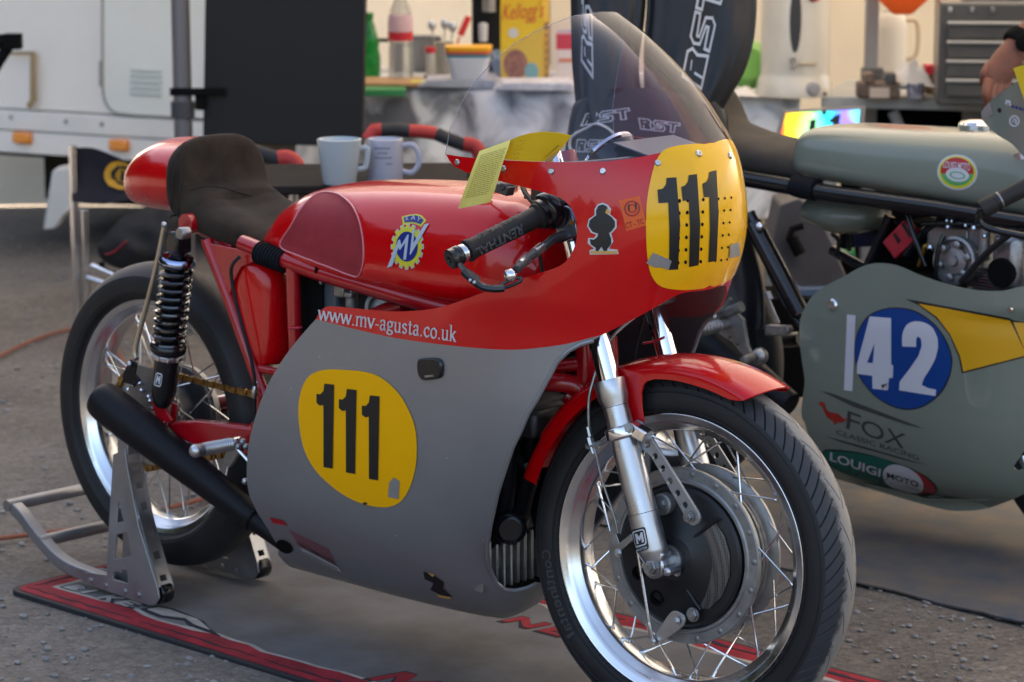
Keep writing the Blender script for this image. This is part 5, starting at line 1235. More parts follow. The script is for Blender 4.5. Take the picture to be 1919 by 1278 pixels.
# ---------------- engine seen through the front opening
en=bpy.data.objects.new('engine',None); COL.objects.link(en); en.parent=RED; en['label']='dark finned engine and exhaust headers inside the fairing'
g=G(); c=P(958,1040,y=-.03); 
g.box((c.x-.10,0,c.z+.03),(.20,.24,.10)); 
for k in range(13): g.box((c.x+.0,-.115+.0185*k,c.z-.005),(.024,.006,.095))
g.build('finned_sump',MT['cast_alloy'],en,bevel=.004)
g=G(); g.box((.80,0,.46),(.36,.30,.36)); g.build('crankcase',MT['dark_alloy'],en,bevel=.03)
g=G()
for k in range(9): g.box((.93,0,.50+k*.016),(.20,.34,.005))
g.build('cylinder_fins',MT['dark_alloy'],en)
g=G()
for y in (-.12,-.045,.045,.12):
    g=G(); g.tube(smooth_poly([Vector((.95,y,.60)),Vector((1.03,y,.57)),Vector((1.05,y*.9,.49)),Vector((1.02,y*.7,.36)),Vector((.97,y*.6,.27)),Vector((.85,y*.6,.215)),Vector((.6,y*.6,.215))],5,False),.019,12); g.build('header_pipe',MT['matte_black'],en)
g=G(); g.box(P(950,975,y=-.03),(.05,.18,.05)); g.lathe([(.03,-.03),(.03,.03)],P(955,985,y=-.08),(.7,-.7,0),16); g.build('oil_filter',MT['black_metal'],en,bevel=.01)
tubes('engine_hose',MT['rubber'],en,[([P(970,820,y=-.04),P(1000,870,y=-.04),P(1002,905,y=-.05)],.006),([P(958,840,y=-.06),P(980,870,y=-.06),P(998,892,y=-.06)],.007)],8,False)
tubes('hose_end',MT['dull_steel'],en,[([P(985,870,y=-.065),P(998,892,y=-.065)],.0055),([P(978,822,y=-.045),P(988,845,y=-.045)],.004)],8,False)
g=G(); g.box(P(985,760,y=-.02),(.10,.20,.07),Matrix.Rotation(.4,3,'Y')); g.box(P(1010,790,y=-.03),(.05,.08,.05)); g.build('radiator_duct',MT['dark_alloy'],en,bevel=.01)
# ---------------- rear wheel
g=G(); g.lathe([(.075,-.03),(.077,-.028),(.077,-.022),(.06,-.02),(.055,0),(.06,.03),(.095,.032),(.097,.036),(.095,.04),(.09,.044),(.02,.044),(.02,-.034),(.06,-.034)],(0,0,0),YA,64,loop=True)
RW=g.build('rear_wheel',MT['dark_alloy'],RED,local=True,smooth=35,label='rear wheel with dark drum hub'); RW.location=(hub.x-.69,0,hub.z)
tyre(RW,tyre_r,False,1.18); rim(RW); spokes(RW,36,.072,-.026,.036,cross=.52)
g=G(); g.lathe([(.062,-.004),(.102,-.004),(.102,0),(.062,0)],(0,-.052,0),YA,52,loop=True)
for k in range(40):
    a=2*math.pi*k/40; g.box((.104*math.cos(a),-.054,.104*math.sin(a)),(.008,.004,.007),Matrix.Rotation(-a,3,'Y'))
g.build('sprocket',MT['dull_steel'],RW,local=True)
g=G(); g.lathe([(.09,-.06),(.088,-.066),(.04,-.072),(.03,-.08),(0,-.08)],(0,-.0,0),YA,40) if False else g.lathe([(.062,.0),(.06,.01),(.03,.02),(0,.02)],(0,-.052,0),(0,-1,0),40); g.build('hub_cover',MT['cast_alloy'],RW,local=True)
for k in range(8):
    a=2*math.pi*k/8; g=G(); g.ball((.075*math.cos(a),-.06,.075*math.sin(a)),.006,8); g.build('sprocket_bolt',MT['polished'],RW,local=True)
# axle plate and adjuster on the near side
g=G(); g.prism([(250,680),(290,690),(300,740),(300,770),(262,768),(240,740)],lambda u,v:P(u,v,y=-.105),Vector((0,.006,0))); g.lathe([(.011,-.11),(.011,.13)],hub,YA,14); g.build('axle_plate',mat('axle_plate_grey',(.20,.19,.18),.45,metal=.7,var=.2),RED,bevel=.002)
dots('axle_bolt',MT['polished'],RED,[(P(u,v,y=-.108),.0055) for u,v in ((250,720),(263,717),(266,730),(279,742),(282,750),(283,764),(245,705))])
g=G(); g.lathe([(.095,.045),(.093,.06),(.05,.072),(0,.072)],hub,YA,32); g.build('rear_brake_plate',MT['cast_alloy'],RED)
# ================================================================ REAR STAND under the red motorcycle
STD=thing('paddock_stand','alloy rear paddock stand with drilled uprights lifting the red motorcycle','paddock stand',(.0,0,0))
def side(y,near):
    s=-1 if near else 1
    # side arm: foot rail running back then up to the lever end
    f=(lambda u,v:P(u,v,y=-.168))
    g=G()
    arm=[(230,1096),(200,1090),(170,1081),(130,1066),(100,1046),(74,1018),(52,990),(34,966),(20,952),(8,946)]
    pts=[P(u,v,y=-.168) for u,v in arm]
    def sm(p): return Vector((p.x,p.y+.012 if near else .115,p.z))
    pts=[sm(p) for p in pts]
    rings=[]
    q=smooth_poly(pts[1:-1],3,False)
    for i,p in enumerate(q):
        t=((q[min(i+1,len(q)-1)]-q[max(i-1,0)])).normalized(); n=Vector((-t.z,0,t.x)); 
        if n.z<0: n=-n
        hw=.0125; wy=.0125
        rings.append([p+n*hw+Vector((0,-wy,0)),p+n*hw+Vector((0,wy,0)),p-n*hw+Vector((0,wy,0)),p-n*hw+Vector((0,-wy,0))])
    g.loft(rings); g.build('side_arm',MT['stand_alloy'],STD,bevel=.002,smooth=40)
    # upright: two cheek plates with windows, joined by a front web with holes
    out=[(214,850),(237,840),(240,870),(262,985),(297,1100),(300,1120),(292,1132),(280,1133),(200,1105),(160,1090),(150,1080),(160,1070),(202,1076),(205,1000),(213,870)]
    w1=[(225,938),(232,970),(236,975),(221,978)]; w2=[(221,1000),(241,996),(246,1035),(247,1042),(216,1046)]; w3=[(213,1072),(235,1066),(241,1068),(242,1092),(214,1084)]
    k=-.168
    def ff(off): return lambda u,v: (lambda p: Vector((p.x,(p.y+off) if near else .092+off,p.z)))(P(u,v,y=-.168))
    for off in ((-.004,.034) if near else (.0,.034)):
        g=G(); g.prism(out,ff(off),Vector((0,.004,0)),holes=[w1,w2,w3]); g.build('upright_plate',MT['stand_alloy'],STD,bevel=.001,smooth=30)
    web=[(240,868),(252,930),(275,1020),(297,1100)]
    q=[ff(0)(u,v) for u,v in web]; q=smooth_poly(q,6,False); g=G()
    for i in range(0,len(q)-1):
        a,b=q[i],q[i+1]; y0=a.y; n=Vector((0,1,0))
        wid=.034
        if i%3==1: segs=[(0,.009),(.025,wid)]
        else: segs=[(0,wid)]
        for s0,s1 in segs:
            g.add([a+n*s0,a+n*s1,b+n*s1,b+n*s0,a+n*s0+Vector((-.003,0,0)),a+n*s1+Vector((-.003,0,0)),b+n*s1+Vector((-.003,0,0)),b+n*s0+Vector((-.003,0,0))],[(0,1,2,3),(7,6,5,4),(0,3,7,4),(1,5,6,2)])
    g.build('upright_web',MT['alloy'],STD,smooth=20)
    c=ff(.019)(289,1112); g=G(); g.lathe([(.006,-.015),(.021,-.015),(.023,-.012),(.023,.012),(.021,.015),(.006,.015)],c,YA,24); g.build('roller',MT['black_metal'],STD)
    for u,v in ((172,1085),(200,1095),(236,1106),(262,1113)):
        g=G(); g.lathe([(.0055,0),(.005,.004),(0,.0045)],ff(-.004)(u,v),(0,-1,0),10); g.build('rivet',MT['alloy'],STD)
    g=G(); a=ff(.018)(228,843); g.box(a+Vector((.004,0,.008)),(.034,.04,.03)); g.box(a+Vector((-.012,0,.026)),(.014,.036,.016)); g.build('cradle',MT['stand_alloy'],STD,bevel=.003)
side(-1,True); side(1,False)
g=G(); a=P(12,947,y=-.168); b=Vector((a.x,.115,a.z)); g.tube([a,b],.013,12); g.build('lever_bar',MT['stand_alloy'],STD)
a=P(72,1014,y=-.168); g=G(); g.tube([a,Vector((a.x,.115,a.z))],.013,10); g.build('cross_bar',MT['stand_alloy'],STD)
# ================================================================ YELLOW SCRUTINEERING TAG draped over the fairing edge
TG_=thing('scrutineering_tag','yellow printed paper tag draped over the red fairing edge','tag',P(945,266,y=-.25))
A=[(899,283),(957,262)]; 
rows=[((899,283),(957,262),-.250),((892,300),(952,279),-.262),((885,318),(945,298),-.266),((877,340),(936,328),-.268),((868,364),(928,356),-.268),((859,391),(919,379),-.266)]
g=G(); g.loft([[P(a[0]+(b[0]-a[0])*k/6,a[1]+(b[1]-a[1])*k/6,y=y+.004*math.sin(k*1.1)) for k in range(7)] for a,b,y in rows],cap=False,closed=False); h1=g
g.build('hanging_half',MT['paper'],TG_,solid=.0006,smooth=60); T1=g.bvh()
g=G(); lf=[((936,297),(957,262),-.246),((952,299),(973,255),-.240),((975,301),(995,249),-.228),((1000,302),(1020,246.5),-.214),((1018,302),(1047,248.5),-.200),((1034,302),(1072,254),-.186)]
g.loft([[P(a[0]+(b[0]-a[0])*k/6,a[1]+(b[1]-a[1])*k/6,y=y) for k in range(7)] for a,b,y in lf],cap=False,closed=False); T2=g.bvh()
g.build('inner_half',MT['paper_deep'],TG_,solid=.0006,smooth=60)
def lines(bv,q,n,name,wd=.35,rag=True,seed=1):
    m=quad(q); g=G(); rd=random.Random(seed)
    for k in range(n):
        y=(k+.5)/n; x=0
        while x<.95:
            L_=rd.uniform(.05,.16); pts=[m(x,y-wd/n*.5),m(min(x+L_,1),y-wd/n*.5),m(min(x+L_,1),y+wd/n*.5),m(x,y+wd/n*.5)]
            g.add([hit(bv,u,v,.0005) for u,v in pts],[(0,1,2,3)]); x+=L_+.03
    g.build(name,MT['paper_ink'],TG_,smooth=0)
lines(T1,[(872,372),(915,364),(950,276),(902,290)],22,'small_print',.3)
lines(T2,[(955,298),(1020,300),(1040,262),(968,262)],13,'small_print',.25,seed=4)
# three stripes of a barcode box on the inner half
g=G()
for q in ([(1015,301),(1052,266),(1054,268),(1017,303)],[(1030,303),(1062,270),(1064,272),(1032,305)],[(1053,265),(1064,271),(1063,273),(1052,267)]): g.add([hit(T2,u,v,.0005) for u,v in q],[(0,1,2,3)])
m=quad([(1022,301),(1054,273),(1059,277),(1028,303)])
for k in range(9): g.add([hit(T2,*m((k+x)/9,y),.0005) for x,y in ((.1,.1),(.35,.1),(.8,.9),(.55,.9))],[(0,1,2,3)])
g.build('print_box',MT['paper_ink'],TG_,smooth=0)
# ================================================================ SAGE GREEN MOTORCYCLE behind on the right
G2Y=1.40
sage=mat('sage_paint',(.182,.207,.163),.32,coat=.55,var=.04,vscale=3)
sage_in=mat('sage_inner',(.03,.032,.03),.7)
GRN=thing('racing_motorcycle','sage green racing motorcycle number 42 parked behind the red one','motorcycle',(.75,G2Y,0))
YF=1.175
def Q(l,y): return [P(u,v,y=y) for u,v in l]
# belly fairing: outlined flank, bulged across its height and rolled under at the keel
fo=dense([(1498,640),(1500,600),(1512,570),(1530,548),(1555,532),(1580,520),(1610,503),(1640,494),(1680,498),(1720,515),(1770,532),(1830,545),(1880,546),(1905,540)],3)+[(1990,525),(2030,560),(2010,700),(1960,800),(1925,838),(1899,876),(1906,884),(1960,868),(1990,885)]+dense([(1955,908),(1919,927),(1880,944),(1840,956),(1790,959),(1755,953),(1700,938),(1640,920),(1580,902),(1545,893)],3)+dense([(1520,850),(1510,800),(1502,780),(1504,745),(1508,715),(1503,680)],3)
zlo=P(1780,958,y=YF).z
def bulge(p):
    z=p.z; k=(z-zlo)/.24; k=max(0,min(1,k)); dy=.125*(1-math.sqrt(max(0,1-(1-k)**2.4)))**1.0
    fx=max(0,(p.x-1.02))/.35; dy+=.16*min(1,fx)**2.2 if z<.55 else .10*min(1,fx)**2
    up=max(0,z-.5)*.12
    return dy+up-.012*math.exp(-((p.x-.8)/.3)**2)
xz=[(lambda p:(p.x,p.z))(P(u,v,y=YF)) for u,v in fo]
# keep the traced outline where it is seen: correct x,z for the depth of the bulge
def seat_on(u,v):
    y=YF
    for _ in range(12):
        p=P(u,v,y=y); y=YF+bulge(p)
    return P(u,v,y=y)
xz=[(lambda p:(p.x,p.z))(seat_on(u,v)) for u,v in fo]
V,F=cdt(xz,(),(.025,.02))
g=G(); g.add([Vector((x,YF+bulge(Vector((x,0,z))),z)) for x,z in V],F)
SFV=g.bvh(); n0=len(g.v)
g.build('belly_fairing',[sage,sage_in],GRN,smooth=60,solid=.003,recalc=False,label='sage green belly fairing with a blue roundel'); bf=[o for o in GRN.children if o.name.startswith('belly')][0]
g2=G(); g2.add([Vector((p.x,2*G2Y-p.y,p.z)) for p in g.v],[tuple(reversed(f)) for f in g.f]); g2.build('belly_fairing',[sage,sage_in],GRN,smooth=60,solid=.003,recalc=False)
g=G(); g.add([p for x,z in ((.62,.16),(.8,.125),(1.0,.115),(1.15,.14),(1.22,.2)) for p in (Vector((x,YF+.10,z-.003)),Vector((x,2*G2Y-YF-.10,z-.003)))],[(2*i,2*i+1,2*i+3,2*i+2) for i in range(4)]); g.build('belly_floor',sage,GRN,solid=.003)
navy=mat('roundel_blue',(.002,.045,.22),.35); ochre=mat('ochre_flash',(.64,.33,.004),.4); thinink=mat('thin_ink',(.05,.052,.05),.5); foxred=mat('fox_red',(.34,.02,.012),.45); tealgreen=mat('bottle_green',(.006,.115,.08),.4)
on(SFV,dense([(1785,672),(1779,710),(1760,742),(1730,763),(1700,769),(1670,762),(1636,740),(1610,705),(1602,665),(1606,628),(1622,598),(1645,583),(1676,577),(1712,582),(1745,602),(1770,632)],3,True),.001,MT['black_vinyl'],'roundel_edge',bf,0,(8,8))
rd_=on(SFV,dense([(1783,672),(1777,708),(1758,740),(1729,761),(1700,767),(1671,760),(1638,739),(1612,704),(1604,665),(1608,629),(1624,600),(1646,585),(1676,579),(1711,584),(1744,604),(1768,633)],3,True),.0016,navy,'roundel',bf,0,(8,8))
on(SFV,[(1588,590),(1604,592),(1598,734),(1582,732)],.0012,MT['white_vinyl'],'white_bar',bf,0,(8,8))
on(SFV,[(1631,594),(1671,597),(1671,684),(1675,685),(1674,709),(1667,709),(1665,732),(1636,729),(1636,705),(1607,701),(1607,684)],.0024,MT['white_vinyl'],'race_digit',rd_,0,(8,8),holes=[[(1640,644),(1637,681),(1626,680)]])
on(SFV,dense([(1692,650),(1692,628),(1700,610),(1716,603),(1735,606),(1750,617),(1758,635)],2)+dense([(1759,650),(1754,672),(1742,695),(1728,722),(1755,731)],2)+[(1754,743),(1686,732),(1687,716),(1705,693),(1722,668)]+dense([(1728,650),(1727,636),(1720,632),(1718,640),(1718,651)],2),.0024,MT['white_vinyl'],'race_digit',rd_,0,(8,8))
on(SFV,[(1652,722),(1656,730),(1660,722),(1664,730),(1662,721),(1668,718)],.003,MT['dirt_spot'],'chip',rd_,0,None)
on(SFV,[(1697,561),(1892,597),(1898,601),(1919,605),(1925,605),(1960,640),(1919,671),(1803,701),(1797,670),(1780,630),(1755,598),(1722,573)],.0008,MT['black_vinyl'],'flash_edge',bf,0,(7,7))
on(SFV,[(1722,570),(1892,600),(1898,612),(1922,662),(1919,668),(1806,697),(1800,668),(1782,628),(1757,595)],.0028,ochre,'flash',bf,0,(7,7))
on(SFV,[(1899,605),(1930,607),(1935,655),(1921,658)],.0028,ochre,'flash',bf,0,(7,7))
for q in ([(1538,733),(1560,738),(1732,804),(1700,797),(1600,763)],[(1548,818),(1600,832),(1744,874),(1700,864),(1580,830)]): on(SFV,q,.0012,thinink,'thin_line',bf,0,None)
for body,q,mt in (('F',[(1586,803),(1610,811),(1614,779),(1589,770)],thinink),('O',[(1613,812),(1656,830),(1658,800),(1616,784)],thinink),('X',[(1657,829),(1694,842),(1698,815),(1662,802)],thinink),('CLASSIC RACING',[(1568,814),(1722,863),(1722,854),(1568,805)],thinink),
   ('LOUIGI',[(1556,862),(1650,893),(1652,878),(1557,846)],MT['white_vinyl'])): on_text(SFV,body,q,mt,'fairing_lettering',bf,.0032 if body=='LOUIGI' else .0014,body=='LOUIGI')
on(SFV,[(1534,757),(1540,753),(1546,756),(1549,768),(1556,773),(1572,776),(1582,786),(1592,783),(1580,792),(1568,792),(1564,798),(1562,790),(1550,782),(1545,772),(1541,762)],.0014,foxred,'fox_emblem',bf,0,None)
on(SFV,dense([(1541,848),(1560,843),(1620,850),(1690,872),(1735,893),(1756,915),(1748,928),(1720,929),(1660,912),(1590,890),(1552,870)],3,True),.0014,MT['black_vinyl'],'oval_edge',bf,0,(8,8))
on(SFV,dense([(1543,849),(1561,845),(1620,852),(1675,868),(1680,900),(1672,914),(1590,888),(1554,868)],3,True),.002,tealgreen,'oval_sticker',bf,0,(8,8))
on(SFV,dense([(1715,884),(1735,895),(1753,915),(1746,926),(1722,926),(1730,905)],3,True),.002,MT['red_frame'],'oval_sticker',bf,0,(8,8))
on(SFV,dense([(1655,888),(1662,875),(1680,870),(1705,878),(1724,893),(1731,910),(1724,924),(1700,925),(1675,915),(1660,903)],3,True),.0026,MT['white_vinyl'],'oval_sticker',bf,0,(8,8))
on_text(SFV,'MOTO',[(1663,894),(1722,913),(1722,902),(1663,884)],MT['black_vinyl'],'fairing_lettering',bf,.0034,True); on_text(SFV,'racing',[(1697,913),(1722,919),(1722,915),(1697,909)],thinink,'fairing_lettering',bf,.0034)
for u,v,r in ((1561,572,.013),(1895,581,.006)):
    p=hit(SFV,u,v,0); g=G(); g.lathe([(r,0),(r,.003),(r*.7,.006),(0,.006)],p,(0,-1,.1),16); g.build('panel_screw',MT['polished'],bf)
# tank, seat, frame rail
T2T=[(.300,.795,.855,.09,.07),(.303,.785,.872,.108,.09),(.315,.780,.884,.122,.104),(.34,.776,.891,.132,.112),(.40,.772,.895,.138,.114),(.50,.766,.898,.142,.112),(.62,.758,.902,.145,.112),(.76,.750,.906,.147,.112),(.90,.740,.902,.148,.11),(1.02,.735,.885,.145,.10),(1.12,.735,.86,.12,.08),(1.2,.74,.83,.08,.05)]
dX=P(1487,300,y=G2Y-.1).x-.30
dz=0.0
def tank2(x,a):
    zb,zt,wb,wt=interp(T2T,x); ph=a*2*math.pi; c,s=math.cos(ph),math.sin(ph); y=abs(c)**(2/4.0)*(1 if c>=0 else -1); z=abs(s)**(2/3.6)*(1 if s>=0 else -1); k=(z+1)/2
    return Vector((x+dX,G2Y-y*(wb+(wt-wb)*k**2.2),(zb+zt)/2+(zt-zb)/2*z+dz))
print('green tank dX',dX)
g=G(); g.loft([[tank2(.30+.9*i/70,(j+.5)/56-.25) for j in range(56)] for i in range(71)]); t2=g.build('fuel_tank',sage,GRN,smooth=60,label='sage green fuel tank with an oval badge'); T2V=g.bvh()
on(T2V,ellipse(1795,324,38,33,32,.15),.0008,MT['white_vinyl'],'tank_badge',t2,0,(10,10)); on(T2V,ellipse(1795,324,35,30,32,.15),.0014,MT['lime_vinyl'],'tank_badge',t2,0,(10,10))
mg=mat('badge_green',(.10,.36,.10),.4); mr_=mat('badge_red',(.42,.02,.02),.4)
up=[p for p in ellipse(1795,323,31,26,40,.15)]
on(T2V,[p for p in up if p[1]<330],.002,mr_,'tank_badge',t2,0,None); on(T2V,[p for p in up if p[1]>326],.002,mg,'tank_badge',t2,0,None); on(T2V,ellipse(1796,329,22,13,24,.15),.0026,MT['white_vinyl'],'tank_badge',t2,0,None)
on_text(T2V,'LOUIGI MOTO',[(1769,316),(1820,322),(1819,308),(1771,303)],MT['white_vinyl'],'badge_lettering',t2,.003,True)
on(T2V,ellipse(1796,330,15,7,20,.15),.0032,mg,'tank_badge',t2,0,None,holes=[ellipse(1796,330,12,5,20,.15)])
fc=P(1832,246,y=G2Y+.03); fc.z+=.010; 
g=G(); g.lathe([(.036,-.025),(.036,-.008),(.040,-.006),(.041,.004),(.036,.010),(.015,.014),(0,.014)],fc+Vector((0,0,.0)),(0,0,1),28); g.box(fc+Vector((.04,0,-.006)),(.02,.014,.02)); g.build('filler_cap',MT['chrome'],t2)
tubes('cable',MT['rubber'],GRN,[([P(1848,258,y=G2Y),P(1885,268,y=G2Y-.03),P(1935,300,y=G2Y-.06)],.005)],8,False)
sp_=[]; 
S2=[(-.13,.79,.965,.13),(-.09,.785,.97,.135),(-.06,.783,.95,.135),(-.03,.78,.885,.135),(.03,.775,.862,.135),(.10,.77,.85,.13),(.22,.765,.838,.12),(.30,.765,.825,.11)]
xo=P(1470,330,y=G2Y-.12).x-.26
g=G(); g.loft([[Vector((p.x+xo,p.y+G2Y,p.z+.0)) for p in section(-.13+.43*i/40,*(lambda q:(0,*q))(interp(S2,-.13+.43*i/40)),36,2.8)] for i in range(41)]); g.build('seat',mat('seat_brown',(.045,.036,.028),.85,var=.25,bump=.2),GRN,smooth=70)
g=G(); g.loft([[Vector((p.x+xo,p.y+G2Y,p.z)) for p in section(x,0,zb,zt,hw,28,2.3)] for x,zb,zt,hw in ((-.40,.86,.88,.02),(-.37,.83,.93,.08),(-.28,.80,.965,.115),(-.20,.79,.98,.13),(-.115,.79,.97,.13))]); g.build('tail_cowl',sage,GRN,smooth=60)
g=G(); g.tube(Q([(1385,333),(1560,364),(1760,392),(1960,425)],G2Y-.14),.019,12)
g.tube(Q([(1405,400),(1440,470),(1480,560),(1500,600)],G2Y-.13),.014,10)
g.tube([Vector((xo+.2,G2Y+.14,.76)),Vector((xo+1.1,G2Y+.14,.73))],.019,10)
g.tube(Q([(1700,480),(1730,440),(1790,395)],G2Y-.1),.012,10)
g.build('frame',MT['black_metal'],GRN,smooth=40)
g=G(); a,b=Q([(1488,348),(1530,357)],G2Y-.14); g.lathe([(.024,-.5*(b-a).length),(.026,0),(.024,.5*(b-a).length)],(a+b)/2,b-a,16); g.build('foam_wrap',MT['foam'],GRN)
g=G(); rr=Q([(1505,385),(1600,400),(1660,412)],G2Y-.06)
g.loft([[c+Vector((.0,.09*math.cos(t),.0))*w_+Vector((0,0,.045*math.sin(t)))*w_ for t in [2*math.pi*k/20 for k in range(20)]] for c,w_ in ((P(1522,388,y=G2Y),.4),(P(1535,393,y=G2Y),.8),(P(1580,402,y=G2Y),.95),(P(1605,404,y=G2Y),.95),(P(1640,406,y=G2Y),.7),(P(1655,406,y=G2Y),.3))]); g.build('under_tank_lobe',sage,GRN,smooth=60)
tubes('shock_absorber',MT['black_metal'],GRN,[([P(1412,420,y=G2Y-.15),P(1500,590,y=G2Y-.15)],.022),([P(1440,505,y=G2Y-.16),P(1470,570,y=G2Y-.16),P(1500,610,y=G2Y-.16)],.006)],12,False)
g=G(); g.ball(P(1424,425,y=G2Y-.17),.012,10); g.build('shock_bolt',MT['polished'],GRN)
# engine top seen over the fairing: clutch basket, finned alloy barrel, brass float, hoses
E2=bpy.data.objects.new('engine',None); COL.objects.link(E2); E2.parent=GRN; E2['label']='alloy engine with an open clutch basket'
c=P(1793,490,y=G2Y-.14); g=G(); g.lathe([(.050,-.01),(.052,0),(.052,.012),(.046,.014),(.045,.0),(.03,.0),(.028,.008),(.012,.010),(.010,.018),(0,.018)],c,(0,-1,.1),32)
for k in range(6):
    a=k*math.pi/3+.3; g.lathe([(.008,0),(.008,.016),(.005,.018),(0,.018)],c+Vector((.036*math.cos(a),0,.036*math.sin(a))),(0,-1,.1),10)
g.build('clutch_basket',MT['cast_alloy'],E2)
g=G(); g.box(P(1800,445,y=G2Y-.06),(.11,.10,.06)); g.box(P(1845,470,y=G2Y-.08),(.04,.08,.12)); g.lathe([(.013,-.04),(.013,.04)],P(1845,455,y=G2Y-.13),(0,0,1),14); g.build('carburettor',MT['cast_alloy'],E2,bevel=.008)
g=G()
for k in range(8): g.box(P(1850,500+k*6,y=G2Y-.11)+Vector((.02,.05,0)),(.10,.16,.0035))
g.build('barrel_fins',MT['alloy'],E2)
g=G(); g.lathe([(.03,-.02),(.033,0),(.03,.03)],P(1888,510,y=G2Y-.13),(0,-1,0),20); g.build('rubber_cap',MT['dark_gap'],E2)
g=G(); g.box(P(1905,490,y=G2Y-.10),(.07,.10,.13)); g.build('second_carburettor',MT['dull_steel'],E2,bevel=.02)
g=G(); g.box((1.0,G2Y,.40),(.40,.24,.36)); g.build('crankcase',MT['dark_gap'],E2,bevel=.03)
tubes('fuel_pipe',MT['rubber'],E2,[([P(1800,530,y=G2Y-.17),P(1850,475,y=G2Y-.17),P(1900,435,y=G2Y-.17)],.007)],8,False)
tubes('brass_pipe',mat('brass',(.45,.26,.04),.3,metal=.9),E2,[([P(1722,500,y=G2Y-.13),P(1735,460,y=G2Y-.13)],.005),([P(1735,465,y=G2Y-.13),P(1741,462,y=G2Y-.13)],.008)],8,False)
dots('bolt_head',MT['polished'],E2,[(P(u,v,y=G2Y-.15),r) for u,v,r in ((1777,427,.006),(1810,424,.005),(1826,429,.008),(1846,444,.006),(1871,440,.007),(1912,440,.006),(1744,465,.008),(1775,415,.004),(1784,416,.004))])
g=G(); pq=[(1653,455),(1692,414),(1720,445),(1676,487)]; g.prism(pq,lambda u,v:P(u,v,y=G2Y-.11),Vector((0,.03,0))); bx=g.build('ignition_box',mat('box_red',(.42,.015,.03),.4,coat=.4),GRN,bevel=.003)
g=G(); g.prism([(1673,440),(1678,437),(1688,452),(1683,459)],lambda u,v:P(u,v,y=G2Y-.1115),Vector((0,.001,0))); g.prism([(1688,420),(1694,418),(1710,444),(1704,446)],lambda u,v:P(u,v,y=G2Y-.1115),Vector((0,.001,0))); g.build('box_print',MT['black_vinyl'],bx,smooth=0)
g=G(); g.prism([(1597,430),(1650,425),(1652,462),(1600,465)],lambda u,v:P(u,v,y=G2Y+.15),Vector((0,.06,0))); g.build('battery',mat('battery_blue',(.012,.02,.09),.5),GRN,bevel=.004)
# handlebar grip on the right edge
ga,gb=P(1838,395,y=G2Y-.30),P(1990,318,y=G2Y-.17); g=G(); gv=(gb-ga); g.lathe([(0,0),(.018,0),(.019,.004),(.019,.03),(.0165,.032),(.0175,.036),(.0175,gv.length)],ga,gv,24); g.build('grip',MT['grip_rubber'],GRN)
g=G(); g.lathe([(.0180,.042),(.0184,.0425),(.0184,.045),(.018,.0455)],ga,gv,24); g.lathe([(.006,-.002),(.006,.0)],ga,gv,10); g.build('grip_ring',MT['dull_steel'],GRN)
tubes('brake_lever',MT['black_metal'],GRN,[([P(1838,395,y=G2Y-.31),P(1835,412,y=G2Y-.31),P(1850,428,y=G2Y-.30),P(1900,440,y=G2Y-.27),P(1960,450,y=G2Y-.22)],.007)],8,False)
# upper cowl with its little screen, entering on the right
ub=dense([(1836,212),(1850,196),(1875,175),(1905,155),(1940,135)],3)+[(2000,120),(2040,260),(1990,330)]+dense([(1940,310),(1919,296),(1898,272),(1870,255),(1850,238),(1838,226)],3)
YU=G2Y-.2
V,F=cdt(ub,(),(16,16)); g=G(); g.add([(lambda p:Vector((p.x,p.y+.04*((u-1900)/90)**2*(1 if u>1900 else .3),p.z)))(P(u,v,y=YU)) for u,v in V],F); uc=g.build('upper_cowl',[sage,sage_in],GRN,smooth=60,solid=.004); UV=g.bvh()
on(UV,ellipse(1874,208,3.8,4.6,14),.001,MT['black_vinyl'],'cowl_hole',uc,0,None)
on(UV,[(1887,188),(1895,190),(1896,200),(1884,196)],.001,MT['white_vinyl'],'cowl_sticker',uc,0,None); on(UV,[(1888,193),(1893,195),(1891,198)],.002,foxred,'cowl_sticker',uc,0,None)
[on(UV,[(1897+k*7,198+k*2),(1902+k*7,199.5+k*2),(1902+k*7,204+k*2),(1897+k*7,202.5+k*2)],.001,MT['blue_vinyl'],'cowl_lettering',uc,0,None) for k in range(5)]
on(UV,ellipse(1902,228,10,11,20),.001,MT['white_vinyl'],'cowl_sticker',uc,0,None,holes=[ellipse(1902,228,7,8,20)]); [on(UV,q,.001,MT['white_vinyl'],'cowl_emblem',uc,0,None) for q in ([(1898,230),(1900,222),(1902,222),(1900,231)],[(1903,233),(1903,223),(1906,224),(1907,233)])]
on(UV,[(1836,205),(1846,195),(1856,190),(1862,215),(1850,222),(1840,220)],.0012,MT['duct_tape'],'duct_tape',uc,0,None)
V,F=cdt(dense([(1862,206),(1857,180),(1858,155),(1868,132),(1890,112),(1919,100)],3)+[(1990,100),(1980,140)]+dense([(1940,136),(1905,156),(1875,176),(1860,190)],2),(),(16,16)); g=G(); g.add([P(u,v,y=YU-.004) for u,v in V],F); g.build('windscreen',sm,GRN,smooth=80)
V,F=cdt([(1900,129),(1935,118),(1980,240),(1950,230),(1921,190)],(),(14,14)); g=G(); g.add([P(u,v,y=YU-.02+.0004*(v-129)*0) for u,v in V],F); o=g.build('scrutineering_tag',mat('paper_yellow',(.74,.52,.015),.7),solid=.0008); tag(o,'yellow paper tag hung on the sage green cowl at the picture edge','tag')
